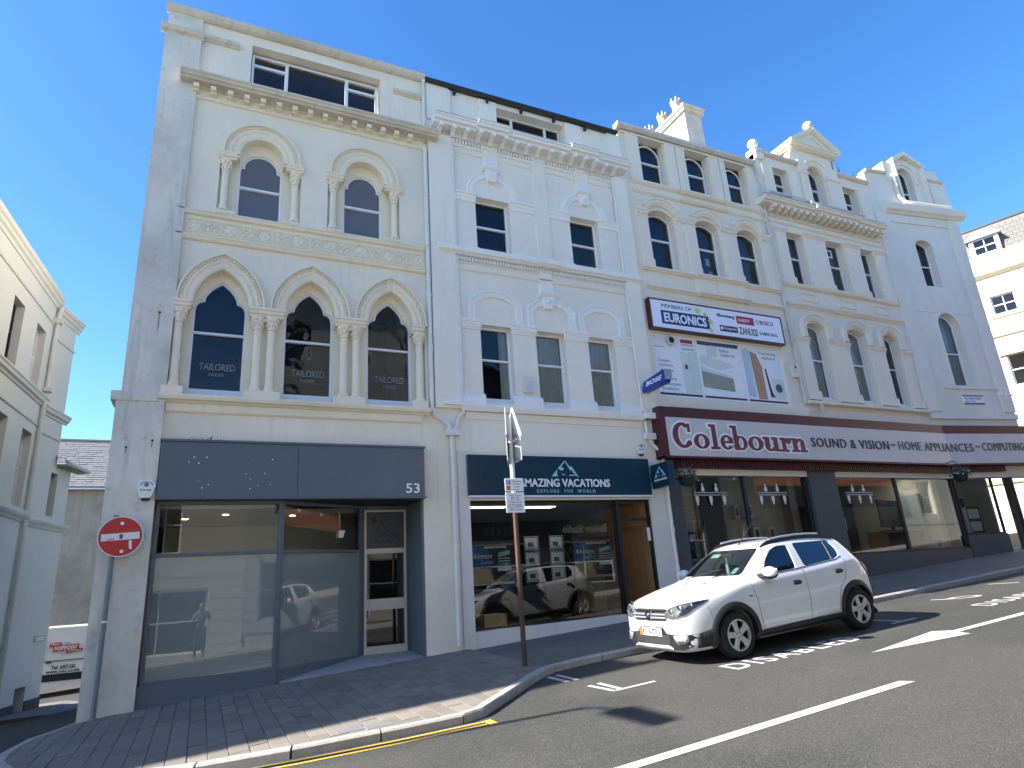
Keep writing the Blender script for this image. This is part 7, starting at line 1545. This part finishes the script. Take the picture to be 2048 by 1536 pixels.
    DH = Vector((1, sg*.62, 0)); OH = lambda y, z, s2=sg: Vector((0, y, z))-Vector((1, s2*.62, 0))*2.0+Vector((.20, 0, 0)) if 0 else Vector((-1.5, y-s2*.0, z))
    hb = patch(hlp, FRONT, (1,0,0), 'headlight', 'ink_grey', off=.010, step=.018)
    for (yy_, zz_, r_) in ((-sg*.47,.715,.055),(-sg*.60,.765,.06),(-sg*.71,.80,.035)):
        h, n_ = hit(FRONT(yy_, zz_), (1,0,0))
        if h: mb = MB(); mb.ball(h-Vector((.008,0,0)), r_*.35, r_, r_*.9, 14, 9); mb.build('reflector', 'chrome', hb, smooth=60)
    patch(hlp, FRONT, (1,0,0), 'lamp_lens', 'lens', parent=hb, off=.034, step=.018)
    # fog lamp surround
    fgp = rnd([(-sg*.47,.405),(-sg*.69,.42),(-sg*.70,.345),(-sg*.65,.30),(-sg*.56,.295)], .03); fg = patch(fgp, FRONT, (1,0,0), 'fog_lamp_surround', 'silver_paint', off=.014, step=.04, thick=.01)
    h, n_ = hit(FRONT(-sg*.58, .352), (1,0,0)); mb = MB(); mb.ball(h-Vector((.014,0,0)), .015, .052, .048, 14, 8); mb.build('fog_lamp', 'lens', fg, smooth=60)
# glass front and rear
ws = patch(win_w, FRONT, (1,0,0), 'windscreen', 'glass_car', off=-.022, step=.06); patch(win_b, REAR, (-1,0,0), 'rear_screen', 'glass_tint', off=-.016)
patch([(-.62,.22),(.62,.22),(.70,.26),(.75,.30),(.79,.42),(.5,.425),(.34,.44),(.27,.52),(-.27,.52),(-.34,.44),(-.5,.425),(-.79,.42),(-.75,.30),(-.70,.26)], FRONT, (1,0,0), 'lower_bumper', 'cladding', off=.007, step=.04)
lg = patch(rnd([(-.40,.27),(.40,.27),(.47,.40),(.30,.425),(-.30,.425),(-.47,.40)], .03), FRONT, (1,0,0), 'lower_grille', 'black', off=.010, step=.05)
for k in range(9):
    mb = MB(); z = .285+k*.0155; P3 = [hit(FRONT(y, z), (1,0,0))[0]-Vector((.012,0,0)) for y in (-.40,-.2,0,.2,.40)]; mb.tube(P3, .003, 4); mb.build('grille_bar', 'ink_grey', lg)
patch(rnd([(-.46,.225),(.46,.225),(.38,.275),(-.38,.275)], .02), FRONT, (1,0,0), 'skid_plate', 'silver_paint', off=.02, step=.05, thick=.012)
gr = patch(rnd([(-.36,.60),(.36,.60),(.405,.66),(.37,.765),(-.37,.765),(-.405,.66)], .04), FRONT, (1,0,0), 'grille', 'black', off=.006, step=.04)
for z, w_ in ((.745,.36),(.69,.385),(.645,.385)):
    mb = MB(); P3 = [hit(FRONT(-w_+2*w_*i/10, z), (1,0,0))[0]-Vector((.016,0,0)) for i in range(11)]; mb.tube(P3, .014 if z > .6 else .01, 6); mb.build('grille_bar', 'satin' if z < .74 else 'cladding', gr, smooth=50)
for k in range(8):
    mb = MB(); z = .608+k*.009; P3 = [hit(FRONT(-.35+.7*i/6, z), (1,0,0))[0]-Vector((.008,0,0)) for i in range(7)]; mb.tube(P3, .002, 4); mb.build('grille_mesh', 'ink_grey', gr)
h = hit(FRONT(0, .69), (1,0,0))[0]-Vector((.03,0,0)); setframe(CARM @ Matrix(((0,1,0,h.x),(-1,0,0,0),(0,0,1,h.z),(0,0,0,1))))
mb = MB(); mb.prism([(-.085,.055),(-.055,.06),(-.015,-.03),(.015,-.03),(.055,.06),(.085,.055),(.045,-.075),(-.045,-.075)], -.012, .012); mb.build('emblem', 'chrome', gr, bev=.004)
h2 = hit(FRONT(0, .455), (1,0,0))[0]-Vector((.022,0,0)); setframe(CARM @ Matrix(((0,1,0,h2.x),(-1,0,0,0),(0,0,1,.452),(0,0,0,1))))
mb = MB(); mb.box(-.26,.26,-.006,.006,-.055,.055); npl = mb.build('number_plate', 'sign_white', CAR); mb = MB(); mb.box(-.26,-.19,-.008,-.0062,-.055,.055); mb.build('plate_band', 'orange', npl)
letters('KKN-727-V', -.18, .25, -.04, .042, -.0064, 'black', npl, depth=.0015, bold=.035, spacing=1.0); setframe(CARM)
# wheels
def wheel(u, sg):
    yo = -sg*.845; mb = MB(); prof = [(.205,.0),(.225,-.012),(.265,-.016),(.295,-.006),(.312,.02),(.318,.06),(.318,.145),(.312,.18),(.29,.20),(.22,.2)]; n_ = 36; vs = []; fs = []
    for r, y in prof:
        for j in range(n_): a = 2*math.pi*j/n_; vs.append((u+r*math.cos(a), yo+sg*y, WR+r*math.sin(a)))
    k = len(prof)
    for i in range(k-1):
        for j in range(n_): fs.append((i*n_+j, (i+1)*n_+j, (i+1)*n_+(j+1) % n_, i*n_+(j+1) % n_))
    mb.add(vs, fs); wo_ = fix_normals(mb.build('wheel', 'tyre', CAR, smooth=40))
    mb = MB(); prof = [(.216,-.004),(.212,-.014),(.196,-.012),(.19,.03),(.185,.12),(.03,.12)]; vs = []; fs = []
    for r, y in prof:
        for j in range(n_): a = 2*math.pi*j/n_; vs.append((u+r*math.cos(a), yo+sg*y, WR+r*math.sin(a)))
    for i in range(len(prof)-1):
        for j in range(n_): fs.append((i*n_+j, (i+1)*n_+j, (i+1)*n_+(j+1) % n_, i*n_+(j+1) % n_))
    mb.cur = 0; mb.add(vs[:4*n_], [f for f in fs if max(f) < 4*n_]); mb.cur = 1; mb.add(vs, [f for f in fs if min(f) >= 3*n_]); fix_normals(mb.build('rim', ['alloy', 'black'], wo_, smooth=40))
    for s5 in range(5):
        a0 = R(90+72*s5+11); ca, sa = math.cos(a0), math.sin(a0); mb = MB(); T_ = lambda r, t, y: (u+r*ca-t*sa, yo+sg*y, WR+r*sa+t*ca)
        sec = [(.03,.045,.0),(.07,.040,-.006),(.13,.040,-.004),(.175,.052,-.004),(.203,.070,-.010)]; vs = []
        for r, t, y in sec: vs += [T_(r,-t,y+.012), T_(r,-t*.72,y), T_(r,t*.72,y), T_(r,t,y+.012), T_(r,t*.9,y+.04), T_(r,-t*.9,y+.04)]
        fs = [(6*i+j, 6*i+6+j, 6*i+6+(j+1) % 6, 6*i+(j+1) % 6) for i in range(len(sec)-1) for j in range(6)]; mb.add(vs, fs+[(0,1,2,3,4,5), tuple(24+j for j in (5,4,3,2,1,0))]); fix_normals(mb.build('spoke', 'alloy', wo_, smooth=30))
    mb = MB(); vs = []; mb.tube([(u, yo-sg*.006, WR),(u, yo+sg*.03, WR)], .058, 18); mb.build('hub', 'alloy', wo_, smooth=40)
    for j in range(4): a = R(45+90*j+11); c_ = (u+.04*math.cos(a), WR+.04*math.sin(a)); mb = MB(); mb.tube([(c_[0], yo-sg*.009, c_[1]),(c_[0], yo+sg*.01, c_[1])], .011, 8); mb.build('wheel_bolt', 'black', wo_)
for u in WU:
    for sg in (1, -1): wheel(u, sg)
mb = MB(); mb.box(.5, 3.85, -.6, .6, .16, .22); mb.build('underbody', 'black', CAR)
for wu in WU:
    mb = MB(); mb.box(wu-.37, wu+.37, -.53, .53, .2, .70); mb.build('wheel_well', 'black', CAR)
# interior
mb = MB(); mb.box(1.26, 1.50, -.66, .66, .70, .98); mb.build('dashboard', 'seat', CAR, bev=.03)
for y in (-.34, .34):
    mb = MB(); mb.obox((2.12, y, .68), (.25,0,.0), (0,.23,0), (0,0,.08)); mb.obox((2.42, y, .98), (.06,0,-.02), (0,.23,0), (.08,0,.32)); mb.obox((2.50, y, 1.36), (.04,0,0), (0,.12,0), (.01,0,.08)); mb.build('front_seat', 'seat', CAR, bev=.03)
mb = MB(); mb.obox((3.0, 0, .70), (.25,0,0), (0,.58,0), (0,0,.1)); mb.obox((3.32, 0, 1.0), (.07,0,0), (0,.58,0), (.08,0,.3)); mb.build('rear_seat', 'seat', CAR, bev=.03)
mb = MB(); pts = [(1.60+.05*math.sin(a), -.34+.18*math.cos(a), 1.0+.17*math.sin(a)) for a in [2*math.pi*i/20 for i in range(21)]]; mb.tube(pts, .014, 6); mb.build('steering_wheel', 'black', CAR, smooth=50)
mb = MB(); mb.box(1.70, 1.72, -.12, .12, 1.33, 1.385); mb.build('rear_view_mirror', 'black', CAR); mb = MB(); mb.tube([(1.70,.02,1.33),(1.70,.03,1.12)], .012, 6); mb.box(1.69,1.71,.0,.06,1.06,1.22); mb.build('hanging_tag', 'paper', CAR)
def wsp(y, z, name, mat, w_, h_, parent=None): return patch(rnd([(y-w_,z-h_),(y+w_,z-h_),(y+w_,z+h_),(y-w_,z+h_)], min(w_, h_)*.5), FRONT, (1,0,0), name, mat, parent=ws, off=-.028, step=.05)
wsp(-.46, 1.145, 'tax_disc', 'sky_print', .045, .04); wsp(.28, 1.36, 'sun_strip', 'appliance', .10, .025)
mb = MB(); mb.tube([(1.16,.40,1.065),(1.30,.05,1.135),(1.36,-.2,1.175)], .007, 6); mb.tube([(1.16,-.15,1.07),(1.28,-.45,1.125)], .007, 6); mb.build('wiper', 'black', CAR)
h = hit((2.0, .0, 3), (0,0,-1))[0]; mb = MB(); mb.tube([h, h+Vector((.03,0,.03)), h+Vector((.50,0,.42))], [.012,.008,.003], 6); mb.build('aerial', 'black', CAR)
for y in (-.22, .22): h = hit((.95, y, 3), (0,0,-1))[0]; mb = MB(); mb.ball(h, .022, .03, .01, 8, 5); mb.build('washer_jet', 'black', CAR)
setframe()
# ================================================================== OPPOSITE SIDE OF THE STREET (behind the camera; seen in the shop windows)
OF = frame(0, -16.2, 180)      # local x runs towards world -x, front faces +y
setframe(OF)
def opp(name, label, x0, x1, h, mat, wins, courses=None, cat='building'):
    xa, xb = -x1, -x0; r = empty(name, ((x0+x1)/2, -16.2, gz((x0+x1)/2, -16.2)), math.pi, label=label, cat=cat); z0 = gz((x0+x1)/2, -16.2)
    holes = [rect(-b, -a, z0+c, z0+d) for a, b, c, d in wins]
    mb = MB(); mb.prism(rect(xa, xb, z0-1.5, z0+h), 0, .4, holes); mb.build('front_wall', mat, r)
    for q in holes: 
        o = pane_window(r, q[0][0], q[1][0], q[0][1], q[2][1], .18, 2, 2, .07)
    mb = MB(); mb.box(xa, xa+.2, .401, 8, z0-1.5, z0+h); mb.box(xb-.2, xb, .401, 8, z0-1.5, z0+h); mb.box(xa, xb, 1.8, 1.9, z0-1.5, z0+h); mb.build('inner_walls', 'interior', r); mb = MB(); mb.box(xa, xb, .0, 8, z0+h, z0+h+.15); mb.build('roof', 'roof_felt', r)
    moulding(r, 'cornice', xa-.05, xb+.05, z0+h-.4, CORN, mat)
    if courses:
        for k in range(courses):
            z = z0+.3+k*.42; 
            for a, b in gaps(xa+.01, xb-.01, z, z+.40, holes): mb = MB(); mb.box(a, b, -.03, 0, z, z+.40); mb.build('rusticated_course', mat, r)
    return r, z0
def gaps(a, b, z0, z1, holes):
    segs = [(a, b)]
    for q in holes:
        if q[0][1] < z1 and q[2][1] > z0:
            new = []
            for s0, s1 in segs:
                l, r = q[0][0]-.05, q[1][0]+.05
                if l > s0: new.append((s0, min(s1, l)))
                if r < s1: new.append((max(s0, r), s1))
            segs = [s for s in new if s[1]-s[0] > .05]
    return segs
opp('opposite_building', 'cream rusticated building on the far side of the street facing the empty shop', -26, 1.6, 10.6, 'opp_cream', [(-3.0,.3,.9,3.2),(-8,-5.4,.9,3.2),(-13,-10.4,.9,3.2)]+[(x, x+1.2, z, z+2.2) for x in (-20,-17,-14,-11,-8,-5,-2) for z in (4.6,7.6)], 9)
opp('opposite_building', 'tall weathered stone building on the far side of the street', 1.6, 11, 15.5, 'grey_g', [(2.2,5.6,.8,3.0),(7,10.2,.8,3.0)]+[(x, x+1.1, z, z+2.2) for x in (2.6,5.6,8.6) for z in (4.9,8.4,11.8)], 7)
r, z0 = opp('opposite_building', 'dark-fronted barber shop building on the far side of the street', 11, 20, 12, 'charcoal', [(11.6,15.0,.7,2.8),(16,19.4,.7,2.8)]+[(x, x+1.1, z, z+2.0) for x in (12,14.8,17.8) for z in (4.9,8.4)])
mb = MB(); mb.box(-19.8, -11.2, -.12, 0, z0+3.0, z0+3.8); mb.build('fascia', 'black', r); letters('Barber Studio', -19.0, -16.4, z0+3.2, z0+3.6, -.121, 'sign_back', r); letters('ELITE', -13.6, -12.0, z0+3.2, z0+3.55, -.121, 'ink_grey', r)
opp('opposite_building', 'dark stone building between the barber shop and the brick block', 20, 30, 12, 'charcoal', [(x, x+1.3, z, z+2.2) for x in (21.4,24.4,27.4) for z in (.9,5.4,9)])
r, z0 = opp('opposite_building', 'orange brick building over dark shops on the far side of the street', 30, 43, 12, 'brick_red', [(x, x+1.3, z, z+2.2) for x in (31.4,34.8,38.2,41.2) for z in (5.4,9)]+[(30.6,36,.8,2.9),(37,42.4,.8,2.9)])
mb = MB(); mb.box(-42.9, -30.1, -.25, -.04, z0+3.0, z0+4.3); mb.build('fascia', 'black', r); mb = MB(); mb.box(-42.95, -30.05, -.04, -.001, z0-1.4, z0+3.0); mb.build('dark_shopfront', 'black_gloss', r)
opp('opposite_building', 'cream banded building on the far side of the street facing the corner shop', 43, 76, 12, 'opp_cream', [(x, x+1.3, z, z+2.2) for x in (45.5,50.5,55.5,60.5,66) for z in (5.6,9)]+[(x, x+1.6, 1.0, 3.3) for x in (45.2,50,55,60)], 11)
setframe()
# person taking the photograph (standing on the far pavement behind the camera)
def person():
    px_, py_ = .12, -12.98; z0 = gz(px_, py_)+.1
    P = empty('person', (px_, py_, z0), label='person in dark trousers and grey top holding up a phone with both hands', cat='person')
    def skin(name, joints, edges, mat, sub=2):
        me = bpy.data.meshes.new(name); me.from_pydata([(a, b, c) for a, b, c, r in joints], edges, []); me.materials.append(MATS[mat]); o = bpy.data.objects.new(name, me); link(o, P)
        m_ = o.modifiers.new('skin', 'SKIN'); m_.use_smooth_shade = True
        for v, j in zip(me.skin_vertices[0].data, joints): v.radius = (j[3], j[3])
        me.skin_vertices[0].data[0].use_root = True; s_ = o.modifiers.new('sub', 'SUBSURF'); s_.levels = 1; s_.render_levels = sub; return o
    H = 1.78
    J = [(0,0,.95,.15),(0,0,1.15,.135),(0,.01,1.38,.15),(0,.02,1.50,.06),(0,.04,1.56,.055),(-.20,.0,1.42,.062),(.20,0,1.42,.062),(-.26,.10,1.20,.048),(.26,.10,1.20,.048),(-.12,.32,1.44,.038),(.12,.32,1.44,.038)]
    skin('torso', J, [(0,1),(1,2),(2,3),(3,4),(2,5),(2,6),(5,7),(6,8),(7,9),(8,10)], 'jumper')
    J = [(0,0,.97,.15),(-.10,0,.90,.105),(.10,0,.90,.105),(-.12,.02,.50,.075),(.12,.02,.50,.075),(-.13,-.02,.12,.05),(.13,-.02,.12,.05),(-.14,.12,.04,.045),(.14,.12,.04,.045)]
    skin('trousers', J, [(0,1),(0,2),(1,3),(2,4),(3,5),(4,6),(5,7),(6,8)], 'jeans')
    mb = MB(); mb.ball((0,.04,1.67), .078, .098, .118, 16, 12); mb.ball((0,.135,1.655), .014, .02, .02, 8, 6)
    for s_ in (-1, 1): mb.ball((s_*.078,.04,1.665), .012, .02, .03, 8, 6); mb.ball((s_*.03,.125,1.685), .011, .008, .008, 8, 6)
    o = mb.build('head', 'skin', None, smooth=70); o.parent = P; mb = MB(); mb.ball((0,.02,1.71), .088, .10, .105, 16, 10); o2 = mb.build('hair', 'hair', None, smooth=70); o2.parent = o
    for s_ in (-1, 1):
        mb = MB(); mb.ball((s_*.095,.36,1.49), .022, .035, .045, 10, 8); o = mb.build('hand', 'skin', None, smooth=60); o.parent = P
        for k in range(4): mb = MB(); mb.tube([(s_*.10,.37,1.475+k*.018),(s_*.085,.40,1.48+k*.018),(s_*.055,.402,1.485+k*.017)], [.009,.009,.007], 6); f = mb.build('finger', 'skin', None, smooth=60); f.parent = o
        mb = MB(); mb.tube([(s_*.085,.35,1.46),(s_*.06,.36,1.475),(s_*.045,.372,1.50)], [.011,.010,.008], 6); f = mb.build('thumb', 'skin', None, smooth=60); f.parent = o
    ph = empty('phone', (px_, py_+.39, z0+1.47), label='black phone held up in both hands', cat='phone'); mb = MB(); mb.box(-.078,.078,-.004,.004,-.02,.055); o = mb.build('casing', 'black', None, bev=.003); o.parent = ph
person()
